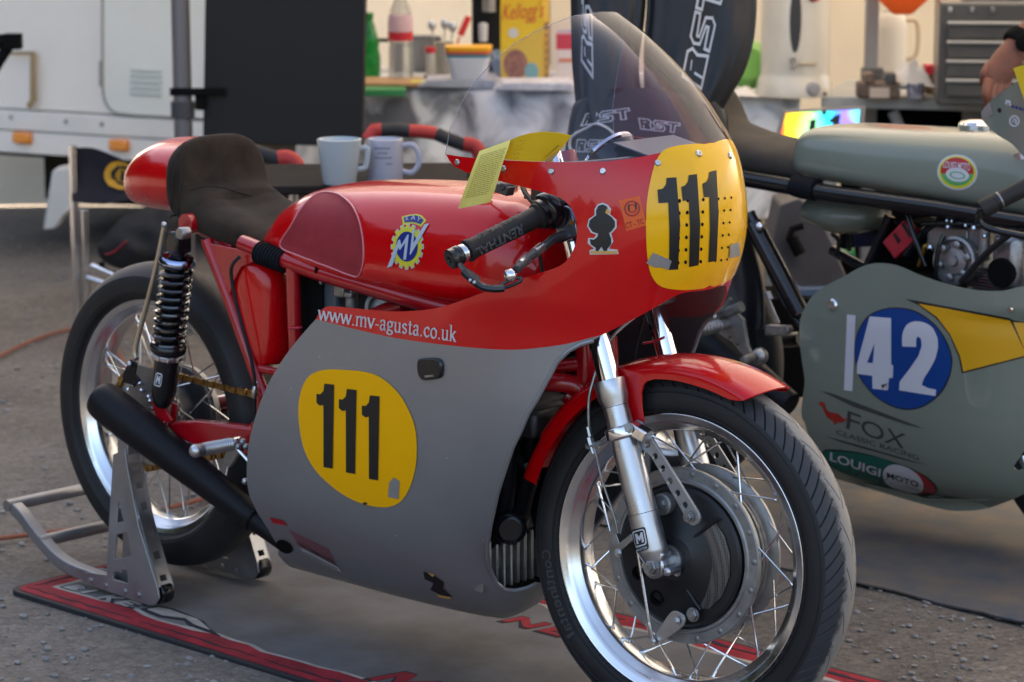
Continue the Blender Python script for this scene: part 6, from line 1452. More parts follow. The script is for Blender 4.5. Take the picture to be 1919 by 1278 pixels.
# footrests, linkage and silencer of the green motorcycle, seen past the red mudguard
L2=bpy.data.objects.new('rear_set',None); COL.objects.link(L2); L2.parent=GRN
g=G(); a,b=P(1308,621,y=1.02),P(1352,610,y=1.10); g.lathe([(0,-.004),(.013,0),(.013,.06),(.011,.1)],a,b-a,16)
for k in range(6): g.lathe([(.013,-.0015),(.0145,0),(.013,.0015)],a+(b-a)*(.15+.14*k),b-a,14)
g.build('footrest',MT['dull_steel'],L2)
g=G(); g.prism([(1330,590),(1372,580),(1392,600),(1400,650),(1408,665),(1396,670),(1370,640),(1345,625)],lambda u,v:P(u,v,y=1.12),Vector((0,.01,0)),holes=[ellipse(1368,634,3,4,10),ellipse(1382,648,3,4,10)]); g.build('hanger_plate',MT['cast_alloy'],L2,bevel=.002)
g=G(); a,b=P(1394,676,y=1.02),P(1422,664,y=1.09); g.lathe([(0,-.003),(.009,0),(.009,.05)],a,b-a,14); g.ball(P(1424,668,y=1.09),.019,14); g.build('gear_pedal',MT['dull_steel'],L2)
g=G(); g.prism([(1432,610),(1474,612),(1478,622),(1472,630),(1432,630)],lambda u,v:P(u,v,y=1.16),Vector((0,.02,0))); g.build('linkage_block',MT['dull_steel'],L2,bevel=.003)
tubes('linkage_rod',MT['dull_steel'],L2,[([P(1440,560,y=1.15),P(1460,606,y=1.15)],.003),([P(1300,590,y=1.1),P(1345,585,y=1.1),P(1370,560,y=1.1)],.005)],8,False)
tubes('linkage_joint',MT['cast_alloy'],L2,[([P(1438,548,y=1.15),P(1444,562,y=1.15)],.008),([P(1300,600,y=1.13),P(1335,592,y=1.13)],.012),([P(1350,590,y=1.12),P(1390,575,y=1.12)],.012)],10,False)
g=G(); a,b=P(1240,580,y=1.16),P(1480,760,y=1.16); g.lathe([(.001,.03),(.06,0),(.062,.01),(.058,.1),(.03,(b-a).length)],a,b-a,28); g.build('megaphone',MT['matte_black'],L2)
# its wheels (hidden for the most part)
g=G(); g.tf(Matrix.Identity(4))
for nm,xc_ in (('rear_wheel',xo-.15),('front_wheel',xo+1.06)):
    wv=tyre_geo(False,1.0); W2=G(); W2.lathe([(.06,-.04),(.07,.0),(.06,.04)],(0,0,0),YA,24); wo=W2.build(nm,MT['dark_alloy'],GRN,local=True); wo.location=(xc_-.75,0,.315)
    tyre(wo,tyre_r,False,1.0); rim(wo); 
    if nm=='rear_wheel': spokes(wo,36,.065,-.03,.03)
g=G(); g.tube([Vector((xo-.15,G2Y-.1,.315)),Vector((xo+.15,G2Y-.1,.37))],.018,10); g.tube([Vector((xo-.15,G2Y+.1,.315)),Vector((xo+.15,G2Y+.1,.37))],.018,10); g.tube([Vector((xo-.15,G2Y-.13,.315)),Vector((xo-.15,G2Y+.13,.315))],.01,10); g.build('swingarm',MT['black_metal'],GRN)
tubes('fork_leg',MT['alloy'],GRN,[([Vector((xo+1.06,G2Y+s*.1,.315)),Vector((xo+.86,G2Y+s*.1,.88))],.022) for s in (-1,1)],14,False)
g=G(); g.tube([Vector((xo-.15,G2Y-.10,.0)),Vector((xo-.15,G2Y-.10,.30))],.012,8); g.tube([Vector((xo-.15,G2Y+.10,.0)),Vector((xo-.15,G2Y+.10,.30))],.012,8); g.tube([Vector((xo-.15,G2Y-.12,.012)),Vector((xo-.15,G2Y+.12,.012))],.012,8); tag(g.build('paddock_stand',MT['stand_alloy']),'thin alloy stand under the rear wheel of the sage green motorcycle','paddock stand')

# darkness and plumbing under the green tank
g=G(); g.prism([(1640,415),(1960,440),(1960,620),(1640,560)],lambda u,v:P(u,v,y=G2Y+.10),Vector((0,.006,0))); g.build('dark_backing',MT['dark_gap'],GRN)  # added black sheet standing in for the shade behind the engine
tubes('frame_tube',MT['black_metal'],GRN,[([P(1668,405,y=G2Y-.08),P(1640,470,y=G2Y-.09),P(1600,560,y=G2Y-.10)],.012),([P(1560,470,y=G2Y+.05),P(1650,520,y=G2Y+.02)],.012),([P(1700,400,y=G2Y-.12),P(1712,440,y=G2Y-.13),P(1735,500,y=G2Y-.13)],.006),([P(1730,420,y=G2Y-.12),P(1790,420,y=G2Y-.14),P(1850,425,y=G2Y-.14),P(1919,432,y=G2Y-.14)],.007),([P(1770,440,y=G2Y-.15),P(1758,470,y=G2Y-.16),P(1752,530,y=G2Y-.16)],.005)],10,False)
g=G(); g.box(P(1740,445,y=G2Y-.02),(.10,.12,.07)); g.build('airbox',MT['dark_gap'],GRN,bevel=.01)
tubes('earth_lead',MT['rubber'],GRN,[([P(1560,440,y=G2Y+.02),P(1572,452,y=G2Y),P(1568,480,y=G2Y)],.005),([P(1590,435,y=G2Y+.02),P(1592,470,y=G2Y)],.006)],8,False)
# ================================================================ THINGS BEHIND
EA=Vector((_r.x,_r.y,0)).normalized(); EB=Vector((_f.x,_f.y,0)).normalized(); EZ=Vector((0,0,1))
def fr(u,v,d,rot=0):
    """upright local frame at a point: a to the right, b away, c up"""
    O=P(u,v,d=d); a=EA*math.cos(R(rot))+EB*math.sin(R(rot)); b=EB*math.cos(R(rot))-EA*math.sin(R(rot))
    m=Matrix((a,b,EZ)).transposed().to_4x4(); m.translation=O; return m
def pxm(d): return d/FPX
def lathe_at(M,prof,n=24,m=0):
    g=G(); g.lathe(prof,(0,0,0),(0,0,1),n,m); return g.tf(M)
def boxl(M,c,dm,m=0):
    g=G(); g.box(c,dm,None,m); return g.tf(M)
def T(name,label,cat,M,group=None): return thing(name,label,cat,M.translation.copy(),group)
# ---------------- grey awning pole with its strap, and the black board
d=8.35; s=pxm(d)
pole_m=mat('pole_grey',(.17,.17,.19),.4,metal=.6)
M=fr(348,430,d); M.translation.z=0
t=T('awning_pole','grey round awning pole with a dark collar left of the black board','pole',M)
lathe_at(M,[(.017*1.7,0),(.017*1.7,2.4)]).build('pole_tube',pole_m,t); zc=P(348,200,d=d).z
lathe_at(M,[(.030,zc-.026),(.037,zc-.024),(.037,zc+.024),(.030,zc+.026)]).build('collar',mat('collar_grey',(.05,.05,.06),.6),t)
g=boxl(M,(.05,-.03,P(348,165,d=d).z),(.17,.008,.024)); g.build('strap',MT['dark_gap'],t,bevel=.002)
g=boxl(M,(.055,-.01,P(360,185,d=d).z),(.03,.03,.05)); g.build('clip',MT['dark_gap'],t,bevel=.005)
d=8.3
bl,br=P(380,262,d=8.3),P(677,275,d=8.15)
t=thing('display_board','tall matt black board standing between the grey pole and the kitchen table','board',(bl.x,bl.y,0))
g=G(); dr=Vector((br.x-bl.x,br.y-bl.y,0)); L_=dr.length; drn=dr.normalized(); nb=Vector((drn.y,-drn.x,0))
zb0=bl.z-.005; tilt=.015
def bp(a,z,o=0): return Vector((bl.x,bl.y,0))+drn*a+nb*o+EZ*z
g.loft([[bp(a0,z,0),bp(a1,z,0),bp(a1,z,-.03),bp(a0,z,-.03)] for z,a0,a1 in ((zb0,0,L_),(2.1,.06,L_+.05))]); g.build('panel',mat('board_black',(.006,.006,.0075),.62,bump=.05,bscale=60),t,bevel=.004)
g=G(); g.tube([bp(.04,0,-.05),bp(.04,zb0+.2,-.05)],.014,8); g.tube([bp(L_-.04,0,-.05),bp(L_-.04,zb0+.2,-.05)],.014,8); g.build('leg',MT['dark_gap'],t)
p=P(452,1,d=8.22); g=G(); g.box(p+nb*.03,(.11,.004,.02),Matrix((drn,nb,EZ)).transposed()); g.build('paper_label',mat('label_tan',(.5,.4,.28),.7),t)
# ---------------- kitchen table with a marbled cloth
ta,tb_=P(560,162,d=8.78),P(1500,190,d=8.40); ta.z=tb_.z=.725
tdir=(tb_-ta); tl=tdir.length; tdn=tdir.normalized(); tn=Vector((tdn.y,-tdn.x,0))   # tn towards the camera
if tn.dot(EB)>0: tn=-tn
t=thing('kitchen_table','folding table under a grey and white marbled cloth','table',(ta.x,ta.y,0))
cloth=bpy.data.materials.new('marbled_cloth'); cloth.use_nodes=True; q=cloth.node_tree; b=q.nodes['Principled BSDF']; tc=q.nodes.new('ShaderNodeTexCoord'); n1=q.nodes.new('ShaderNodeTexNoise'); n1.inputs['Scale'].default_value=7.5; n1.inputs['Detail'].default_value=7; n1.inputs['Distortion'].default_value=.7; rp=q.nodes.new('ShaderNodeValToRGB')
rp.color_ramp.elements[0].position=.40; rp.color_ramp.elements[0].color=(.17,.17,.18,1); rp.color_ramp.elements[1].position=.60; rp.color_ramp.elements[1].color=(.80,.79,.78,1); q.links.new(tc.outputs['Object'],n1.inputs['Vector']); q.links.new(n1.outputs['Fac'],rp.inputs[0]); q.links.new(rp.outputs[0],b.inputs['Base Color']); b.inputs['Roughness'].default_value=.45
def tp_(a,o,z): return Vector((ta.x,ta.y,0))+tdn*a+tn*o+EZ*z
g=G(); n=90; rows=[]
for i in range(n+1):
    a=tl*i/n; f_=.018*math.sin(a*19)+.012*math.sin(a*41+1)
    rows.append([tp_(a,-.75,.726),tp_(a,-.3,.727),tp_(a,0,.726),tp_(a,.012,.716),tp_(a,.018+f_*.4,.62),tp_(a,.03+f_*.9,.50),tp_(a,.035+f_*1.3,.37+.03*math.sin(a*3))])
g.loft(rows,cap=False,closed=False); g.build('marbled_cloth',cloth,t,smooth=60,solid=.003)
for a in (.1,tl-.1):
    for o in (-.65,-.08): g=G(); g.tube([tp_(a,o,0),tp_(a,o,.72)],.014,8); g.build('table_leg',MT['dull_steel'],t)
TZ=.729
def ontable(u,v,d,rot=0):
    M=fr(u,v,d,rot); M.translation.z=TZ; return M
# base depth for an item whose foot shows at row v on the table top
def tdepth(u,v): return (P(u,v,z=TZ)-CV).dot(_f)
pvcg=mat('green_glass',(.01,.34,.05),.12,trans=.6,coat=.4); clear=mat('clear_pet',(.75,.78,.76),.08,trans=.85,alpha=.55); redcap=mat('label_red',(.55,.02,.035),.45); pinkl=mat('label_pink',(.62,.42,.46),.5)
D=9.0; s=pxm(D)
M=ontable(694,140,9.0); t=T('green_bottle','green plastic drink bottle at the left end of the kitchen table','bottle',M)
lathe_at(M,[(0,0),(.034,.0),(.036,.01),(.036,.07),(.030,.10),(.033,.115),(.018,.175),(.012,.19),(.012,.205)]).build('bottle_body',pvcg,t); lathe_at(M,[(.014,.198),(.014,.218),(0,.218)]).build('cap',pvcg,t)
M=ontable(752,150,8.85); t=T('drink_bottle','clear drink bottle with a red cap and a red label on the kitchen table','bottle',M)
lathe_at(M,[(0,0),(.038,.0),(.041,.012),(.041,.10),(.039,.12),(.041,.135),(.041,.20),(.034,.235),(.016,.28),(.013,.30)]).build('bottle_body',clear,t)
lathe_at(M,[(.0417,.137),(.0417,.165)]).build('label_band',redcap,t); lathe_at(M,[(.0417,.166),(.0417,.198),(.038,.22)]).build('label_band',pinkl,t); lathe_at(M,[(.015,.285),(.016,.29),(.016,.306),(0,.308)]).build('cap',redcap,t)
M=ontable(780,130,9.35); t=T('saucepan','grey steel saucepan behind the clear drink bottle','saucepan',M); lathe_at(M,[(0,0),(.085,0),(.09,.01),(.09,.11),(.094,.112),(.085,.108),(.085,.02)]).build('pan_body',mat('pan_grey',(.28,.28,.29),.4,metal=.5),t); boxl(M,(-.17,0,.10),(.16,.02,.012)).build('handle',MT['dark_gap'],t,bevel=.004)
M=ontable(808,142,9.0); t=T('spice_jar','small glass spice jar with a red lid left of the bowls','jar',M); lathe_at(M,[(0,0),(.016,0),(.016,.075),(.013,.085)]).build('jar_body',mat('jar_glass',(.4,.38,.34),.2,coat=.5),t); lathe_at(M,[(.017,.085),(.017,.103),(0,.103)]).build('lid',redcap,t)
M=ontable(832,140,9.12); t=T('utensil_jar','steel jar of kitchen utensils beside the stacked bowls','jar',M); lathe_at(M,[(0,0),(.036,0),(.036,.11),(.033,.108),(.033,.01)]).build('jar_body',mat('jar_steel',(.45,.42,.37),.25,metal=.7),t)
for i,(dx,tx,h) in enumerate(((-.018,-.02,.155),(.0,.005,.16),(.012,.02,.15))):
    g=G(); g.tube([(dx,0,.02),(dx+tx,0,h)],.003,6); g.ball((dx+tx,0,h+.012),.016,10,sc=(.9,.35,1.2)); g.tf(M).build('spoon',MT['alloy'],t)
g=G(); g.tube([(.025,0,.03),(.055,0,.13)],.004,6); g.box((.072,0,.165),(.022,.006,.07),Matrix.Rotation(.42,3,'Y')); g.tf(M).build('red_spatula',mat('spatula_red',(.6,.03,.02),.45),t,bevel=.002)
# stack of bowls
M=ontable(879,150,8.66); M.translation.z+=.0255; t=T('bowl_stack','stack of square bowls, white below with teal, red and yellow ones nested on top','bowls',M)
def bowl(z0,z1,w0,w1,mt,name):
    g=G(); g.loft([[Vector((x*1.0,y,z0)) for x,y in rrect(-w0,-w0*.8,w0,w0*.8,.02,4)],[Vector((x,y,z1)) for x,y in rrect(-w1,-w1*.8,w1,w1*.8,.022,4)]]); g.tf(M).build(name,mt,t,bevel=.003,smooth=50)
bowl(0,.072,.052,.072,mat('bowl_white',(.62,.64,.70),.35),'white_bowl'); bowl(.0725,.082,.071,.074,mat('bowl_teal',(.03,.20,.26),.35),'teal_bowl'); bowl(.0825,.092,.0725,.075,mat('bowl_red',(.58,.10,.05),.35),'red_bowl'); bowl(.0925,.108,.073,.077,mat('bowl_yellow',(.86,.42,.01),.35),'yellow_bowl')
M=ontable(815,142,8.85); t=T('folded_napkin','dark purple folded napkin beside the bowls','napkin',M); boxl(M,(0,0,.012),(.07,.06,.022)).build('cloth',mat('burgundy',(.06,.01,.03),.8),t,bevel=.006)
M=ontable(948,148,8.9); t=T('blue_bowl','pale blue plastic bowl tipped in front of the cereal box','bowl',M); g=G(); g.lathe([(0,0),(.04,0),(.06,.03),(.072,.065),(.069,.066),(.056,.03),(0,.008)],(0,0,.012),(.35,-.2,.9),24); g.tf(M).build('bowl_body',mat('bowl_blue',(.22,.34,.50),.4),t)
# coffee machine
M=ontable(918,135,9.3); t=T('coffee_machine','black coffee machine behind the cereal box','coffee machine',M); boxl(M,(0,.02,.18),(.12,.2,.36)).build('machine_body',MT['matte_black'],t,bevel=.02); boxl(M,(0,-.10,.30),(.10,.06,.08)).build('brew_head',MT['black_metal'],t,bevel=.01); lathe_at(M@Matrix.Translation((0,-.13,.21)),[(0,0),(.022,0),(.022,.05),(0,.05)]).build('jug',MT['dull_steel'],t); lathe_at(M@Matrix.Translation((-.02,-.14,.11)),[(0,0),(.014,0),(.016,.06),(0,.065)]).build('cup',MT['white_vinyl'],t)
# cereal box
M=ontable(978,148,8.78,-18); t=T('cereal_box','yellow cereal box with red script lettering on the kitchen table','cereal box',M)
yb=mat('box_yellow',(.74,.50,.03),.45); yb2=mat('box_yellow_side',(.60,.38,.02),.45)
boxl(M,(0,.035,.16),(.145,.07,.32)).build('carton',yb,t)
def face(M,x0,z0,x1,z1,y,mt,name,par):
    g=G(); g.add([M@Vector(p) for p in ((x0,y,z0),(x1,y,z0),(x1,y,z1),(x0,y,z1))],[(0,1,2,3)]); return g.build(name,mt,par,smooth=0)
V,F=txt("Kellogg's",False); g=G(); g.add([M@Vector((-.069+.138*x+.012*y,-.0008,.190+.070*y+.012*x)) for x,y in V],F); g.build('box_lettering',redcap,t,smooth=0)
g=G(); V,F=cdt(ellipse(-.02,.062,.042,.05,24)); g.add([M@Vector((x,-.0006,y)) for x,y in V],F); g.build('cereal_picture',mat('box_brown',(.22,.07,.05),.6,col2=(.45,.2,.09),vscale=60),t,smooth=0)
g=G(); V,F=cdt(ellipse(.035,.04,.024,.03,18)); g.add([M@Vector((x,-.001,y)) for x,y in V],F); g.build('milk_picture',mat('box_teal',(.20,.42,.42),.6),t,smooth=0)
for cx_ in (-.028,):
    g=G(); V,F=cdt(ellipse(cx_,.165,.018,.016,16)); g.add([M@Vector((x,-.001,y)) for x,y in V],F); g.build('value_badge',MT['white_vinyl'],t,smooth=0)
# narrow side with its column of print
g=G(); g.add([M@Vector(p) for p in ((.0733,.001,.0),(.0733,.069,.0),(.0733,.069,.32),(.0733,.001,.32))],[(0,1,2,3)]); g.build('side_panel',yb2,t,smooth=0)
g=G()
for k in range(6): g.add([M@Vector(p) for p in ((.074,.028,.02+k*.026),(.074,.044,.02+k*.026),(.074,.044,.034+k*.026),(.074,.028,.034+k*.026))],[(0,1,2,3)])
g.add([M@Vector(p) for p in ((.074,.014,.175),(.074,.056,.175),(.074,.056,.2),(.074,.014,.2))],[(0,1,2,3)]); g.build('side_print',mat('print_brown',(.16,.06,.02),.6),t,smooth=0)
M=ontable(1062,150,8.8); t=T('milk_carton','red and white drink carton right of the cereal box','carton',M); boxl(M,(0,.03,.055),(.065,.06,.11)).build('carton',mat('carton_white',(.7,.62,.56),.5),t); boxl(M,(0,.03,.135),(.066,.061,.05)).build('red_band',redcap,t); boxl(M,(0,.03,.165),(.06,.012,.02)).build('fold',MT['white_vinyl'],t); boxl(M,(0,-.001,.075),(.05,.002,.012)).build('print_strip',mat('carton_orange',(.6,.2,.1),.5),t)
# flat things along the front edge of the table
M=ontable(735,160,8.66); t=T('chopping_board','wooden chopping board under the bottles','board',M); boxl(M,(0,.12,.006),(.20,.24,.014)).build('board',mat('board_wood',(.42,.24,.11),.6,var=.2,vscale=20),t,bevel=.003)
M=ontable(735,168,8.6); t=T('green_sheet','bright green plastic sheet hanging over the table edge','sheet',M); g=G(); g.loft([[Vector((-.085+.13*i/12,-.012,-.022)),Vector((-.085+.13*i/12,-.010,-.004)),Vector((-.085+.13*i/12,0.0,.002)),Vector((-.085+.13*i/12,.1,.003))] for i in range(13)],cap=False,closed=False); g.tf(M).build('sheet',mat('sheet_green',(.02,.20,.05),.4),t,solid=.001)
for (u0,u1,v,dd_,nm,lb,cl) in ((785,930,160,8.62,'magazine','thin pile of grey magazines in front of the bowls',(.42,.44,.50)),(925,1076,166,8.52,'newspaper_pile','white newspapers piled in front of the cereal box',(.66,.66,.68))):
    a=P(u0,v,d=dd_); b=P(u1,v+3,d=dd_-.04); M=ontable((u0+u1)/2,v,dd_); t=T(nm,lb,'magazines',M); wdt=(b-a).length
    for k in range(4): boxl(M@Matrix.Rotation(R((-2,1.5,-1,2)[k]),4,'Z'),(.004*k,.10,.005+.006*k),(wdt-.012*k,.20,.0055)).build('magazine_sheet',mat(nm+str(k) if False else nm+'_paper',cl,.5,var=.25,vscale=25) if k==0 else bpy.data.materials[nm+'_paper'],t)
# ---------------- boiler urn, bowl, workbench and what is on it (right)
WZ=.735
def onbench(u,d,rot=0): 
    M=fr(u,190,d,rot); M.translation.z=WZ; return M
ba,bb=P(1540,196,d=8.35),P(2300,214,d=8.05)
t=thing('workbench','grey workbench with crossed legs behind the sage green motorcycle','workbench',(ba.x,ba.y,0))
bdn=Vector((bb.x-ba.x,bb.y-ba.y,0)); bl_=bdn.length; bdn.normalize(); bn=Vector((bdn.y,-bdn.x,0)); bn=bn if bn.dot(EB)<0 else -bn
Mb=Matrix((bdn,bn,EZ)).transposed()
g=G(); g.box(Vector((ba.x,ba.y,WZ-.022))+bdn*bl_/2-bn*.3,(bl_,.62,.036),Mb); g.build('bench_top',mat('bench_grey',(.34,.35,.34),.5,var=.1),t,bevel=.004)
g=G()
for a in (.03,.62): g.box(Vector((ba.x,ba.y,WZ*.5-.03))+bdn*a-bn*.03,(.04,.03,WZ-.05),Mb); g.box(Vector((ba.x,ba.y,WZ*.5-.03))+bdn*a-bn*.55,(.04,.03,WZ-.05),Mb)
a=Vector((ba.x,ba.y,WZ-.05))+bdn*.22-bn*.02; g.tube([a,a+bdn*.25-EZ*.55],.018,8); g.build('bench_leg',mat('bench_leg_grey',(.25,.25,.25),.5,metal=.3),t)
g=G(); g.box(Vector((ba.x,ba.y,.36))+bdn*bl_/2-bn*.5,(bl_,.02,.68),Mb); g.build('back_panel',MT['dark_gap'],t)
for a0,a1,z0,z1 in ((.16,.36,.40,.69),):
    pass
g=G(); p0=Vector((ba.x,ba.y,0))+bdn*.33-bn*.06
g.loft([[p0+bdn*x+EZ*z-bn*y for z,y in ((.69,0),(.66,.0),(.45,.02),(.30,.10))] for x in (.10,.3,.5,.9)],cap=False,closed=False); g.build('grey_drape',mat('drape_grey',(.16,.15,.14),.8,var=.2,vscale=6),t,solid=.004)
urn_m=mat('urn_cream',(.62,.58,.50),.28,coat=.4,var=.03)
M=onbench(1489,8.42); M.translation.z=.727; t=T('water_boiler','tall cream water boiler with a dark sight gauge and a round knob','water boiler',M)
lathe_at(M,[(0,0),(.122,0),(.122,.012),(.116,.05),(.110,.06),(.108,.075),(.108,.50),(.10,.53),(0,.55)],40).build('boiler_body',urn_m,t)
def fr_on(mx,u,v,r): return None
def front_pt(dx,z,r=.109): y=-math.sqrt(max(0,r*r-dx*dx)); return M@Vector((dx,y,z))
g=G(); 
for i in range(11):
    pass
gp=[[front_pt(-.012+.018*math.cos(a),.255-.015+.10*math.sin(a),.1095) for a in [2*math.pi*k/28 for k in range(28)]]]
g.add(gp[0],[tuple(range(28))]); g.build('sight_gauge',mat('gauge_dark',(.05,.05,.055),.3),t)
for dx,z,r,mt,nm in ((.045,.028,.022,mat('knob_grey',(.32,.32,.34),.4),'control_knob'),(.045,.315,.017,mat('lamp_red',(.45,.02,.04),.4),'indicator'),):
    g=G(); c=front_pt(dx,z,.117); g.lathe([(r*1.1,-.004),(r,.003),(r*.85,.016),(0,.018)],c,(c-M.translation-EZ*z),20); g.build(nm,mt,t)
g=G(); c=front_pt(-.02,.118,.11); g.lathe([(.012,-.01),(.012,.03),(0,.03)],c,-EB,12); g.lathe([(.009,-.03),(.009,.012)],c-EB*.026,EZ,12); g.build('tap',MT['polished'],t); g=G(); g.tube([front_pt(.0+.008*k,.105,.111) for k in range(8)],.003,6); g.build('level_line',mat('line_tan',(.5,.36,.2),.6),t)
g=G(); g.box(front_pt(.082,.012,.123),(.02,.004,.008)); g.build('badge',MT['dark_gap'],t)
M=onbench(1395,8.55); M.translation.z=.727; t=T('green_bowl','lime green plastic bowl stood on edge behind the black leathers','bowl',M); g=G(); g.lathe([(0,.05),(.05,.045),(.075,.02),(.085,0),(.08,.0),(.05,.035),(0,.04)],(0,0,.085),(.2,-1,.15),28); g.tf(M).build('bowl_body',mat('lime_plastic',(.22,.48,.10),.4),t)
M=onbench(1395,8.4); M.translation.z=.728; t=T('crumpled_cloth','crumpled white cloth beside the boiler on the table','cloth',M)
def rag(M,w,h,mt,par,seed):
    g=G(); n=12; rd=random.Random(seed)
    g.loft([[Vector((w*(i/n-.5)*(1-.3*j/n),-.06+.12*j/n,max(0,h*math.sin(math.pi*i/n)**.8*math.sin(math.pi*(j+.4)/(n+.8))*(.75+.5*noise.noise(Vector((i*.5,j*.5,seed))))))) for j in range(n+1)] for i in range(n+1)],cap=False,closed=False); g.tf(M).build('cloth_folds',mt,par,solid=.002,smooth=30)
rag(M,.09,.035,mat('rag_white',(.66,.62,.58),.8),t,3)
M=onbench(1706,8.3); t=T('white_rag','white rag heaped over a mug on the workbench','rag',M); rag(M@Matrix.Translation((0,0,.03)),.15,.10,bpy.data.materials['rag_white'],t,8)
M=onbench(1716,8.22); t=T('enamel_mug','dark blue and white mug on the workbench in front of the white rag','mug',M); lathe_at(M,[(0,0),(.026,0),(.028,.045),(.026,.045),(.024,.005)]).build('mug_body',mat('mug_blue_white',(.35,.36,.42),.4,col2=(.05,.05,.10),vscale=60),t)
M=onbench(1747,8.4); t=T('red_tin','red tin box left of the grey tool chest','tin',M); boxl(M,(0,0,.03),(.05,.06,.06)).build('tin_body',mat('tin_brown',(.16,.09,.04),.5),t,bevel=.004); boxl(M,(0,0,.075),(.055,.065,.028)).build('tin_lid',redcap,t,bevel=.003)
M=onbench(1645,8.25); t=T('bench_vice','worn brown bench vice on the workbench below the grey pole','vice',M)
boxl(M,(0,0,.025),(.13,.07,.05)).build('vice_base',mat('vice_brown',(.13,.09,.07),.55,var=.4,vscale=25),t,bevel=.008); boxl(M,(-.03,0,.062),(.03,.08,.03)).build('fixed_jaw',bpy.data.materials['vice_brown'],t,bevel=.004); boxl(M,(.035,0,.062),(.03,.08,.03)).build('moving_jaw',MT['dark_alloy'],t,bevel=.004); g=G(); g.tube([(.06,-.05,.03),(.06,.05,.03)],.005,8); g.tube([(.0,0,.035),(.09,0,.035)],.010,10); g.tf(M).build('screw_handle',MT['dull_steel'],t); boxl(M,(.0,-.04,.018),(.06,.012,.03)).build('pale_plate',mat('plate_pale',(.5,.42,.36),.5),t)
M=fr(1628,300,8.75); M.translation.z=0; t=T('awning_pole','grey square awning leg with a dark clamp behind the workbench','pole',M); boxl(M,(0,0,1.2),(.042,.042,2.4)).build('pole_tube',mat('pole_light',(.30,.30,.31),.4,metal=.5),t,bevel=.004); boxl(M,(.006,0,P(1628,138,d=8.75).z),(.07,.06,.045)).build('clamp',MT['dark_alloy'],t,bevel=.006)
g=G(); p=P(1650,142,d=8.7); g.tube([p,p+EA*.03-EZ*.02],.008,8); g.build('clamp_lever',MT['dark_alloy'],t)
M=onbench(1668,8.9); M.translation.z=.74; t=T('white_jug','tall white plastic jug with a loop handle behind the grey pole','jug',M); lathe_at(M,[(0,0),(.05,0),(.052,.16),(.045,.2),(.03,.215),(.03,.225),(0,.225)]).build('jug_body',mat('jug_white',(.7,.66,.58),.4),t); g=G(); g.tube(smooth_poly([(.045,0,.19),(.085,0,.18),(.085,0,.08),(.05,0,.06)],4,False),.008,8); g.tf(M).build('handle',mat('jug_cream',(.55,.45,.32),.5),t)
# tool chest
tc0=P(1757,195,d=8.02); M=fr(1757,195,8.02,-6); M.translation.z=WZ-.002; t=T('tool_chest','grey steel tool chest with four drawers and pale pull strips','tool chest',M)
wT=.42; tg=mat('chest_grey',(.072,.070,.068),.4,coat=.3,var=.08); hp=mat('pull_strip',(.52,.50,.47),.35,metal=.6)
sp_=pxm(8.02)
boxl(M,(wT/2,.16,.152),(wT,.30,.305)).build('chest_body',tg,t,bevel=.006)
for k in range(4):
    zc=.255-.057*k-.012; dr_=boxl(M,(wT/2,-.0005,zc-.022),(wT-.05,.012,.045)).build('drawer',tg,t,bevel=.003)
    boxl(M,(wT/2,-.012,zc+.004),(wT-.045,.014,.0095)).build('drawer_pull',hp,dr_,bevel=.002)
boxl(M,(wT/2+.02,.16,.312),(wT-.1,.03,.014)).build('carry_handle',MT['dull_steel'],t,bevel=.003)
for dx in (.03,.095,.155): boxl(M,(dx,.004,.285),(.012,.006,.016)).build('lock_tab',MT['dull_steel'] if dx>.09 else hp,t,bevel=.002)
# orange bag hanging from above
c=P(1692,12,d=8.5); t=thing('orange_bag','bright orange bag hanging at the top edge above the workbench','bag',c); g=G(); g.loft([[c+EA*(x*w)+EB*(y*.03*w)+EZ*z for x,y in rrect(-.08,-1,.08,1,.03,3)] for z,w in ((-.027,.30),(-.022,.42),(.02,.95),(.2,1.1),(.3,.9))]); g.build('bag_body',mat('bag_orange',(.72,.10,.008),.6),t,smooth=60); g=G(); g.tube([c+EZ*.3,c+EZ*.9],.006,6); g.build('bag_strap',mat('bag_strap',(.4,.06,.01),.7),t)
# iridescent number panel
rb=bpy.data.materials.new('rainbow_film'); rb.use_nodes=True; q=rb.node_tree; b=q.nodes['Principled BSDF']; tc=q.nodes.new('ShaderNodeTexCoord'); mp=q.nodes.new('ShaderNodeSeparateXYZ'); q.links.new(tc.outputs['Generated'],mp.inputs[0]); rp=q.nodes.new('ShaderNodeValToRGB'); e=rp.color_ramp.elements
n1=q.nodes.new('ShaderNodeTexNoise'); n1.inputs['Scale'].default_value=3; q.links.new(tc.outputs['Generated'],n1.inputs['Vector']); ad=q.nodes.new('ShaderNodeMath'); ad.operation='MULTIPLY_ADD'; ad.inputs[1].default_value=.25; q.links.new(n1.outputs['Fac'],ad.inputs[0]); sb=q.nodes.new('ShaderNodeMath'); sb.operation='SUBTRACT'; sb.inputs[1].default_value=.12; q.links.new(ad.outputs[0],sb.inputs[0]); q.links.new(mp.outputs['X'],ad.inputs[2])
for i,(p_,c_) in enumerate(((0,(.9,.10,.03)),(.07,(.95,.55,.02)),(.2,(.9,.9,.03)),(.38,(.25,.85,.3)),(.55,(.02,.75,.75)),(.68,(.05,.25,.85)),(.8,(.25,.12,.75)),(.97,(.1,.7,.85)))):
    if i>1: e.new(p_)
    e[i].position=p_; e[i].color=(*c_,1)
q.links.new(sb.outputs[0],rp.inputs[0]); q.links.new(rp.outputs[0],b.inputs['Base Color']); b.inputs['Roughness'].default_value=.25; b.inputs['Metallic'].default_value=.35; q.links.new(rp.outputs[0],b.inputs['Emission Color']); b.inputs['Emission Strength'].default_value=.55  # film sheen painted as colour bands with added emission, not a lit display
dR=7.6
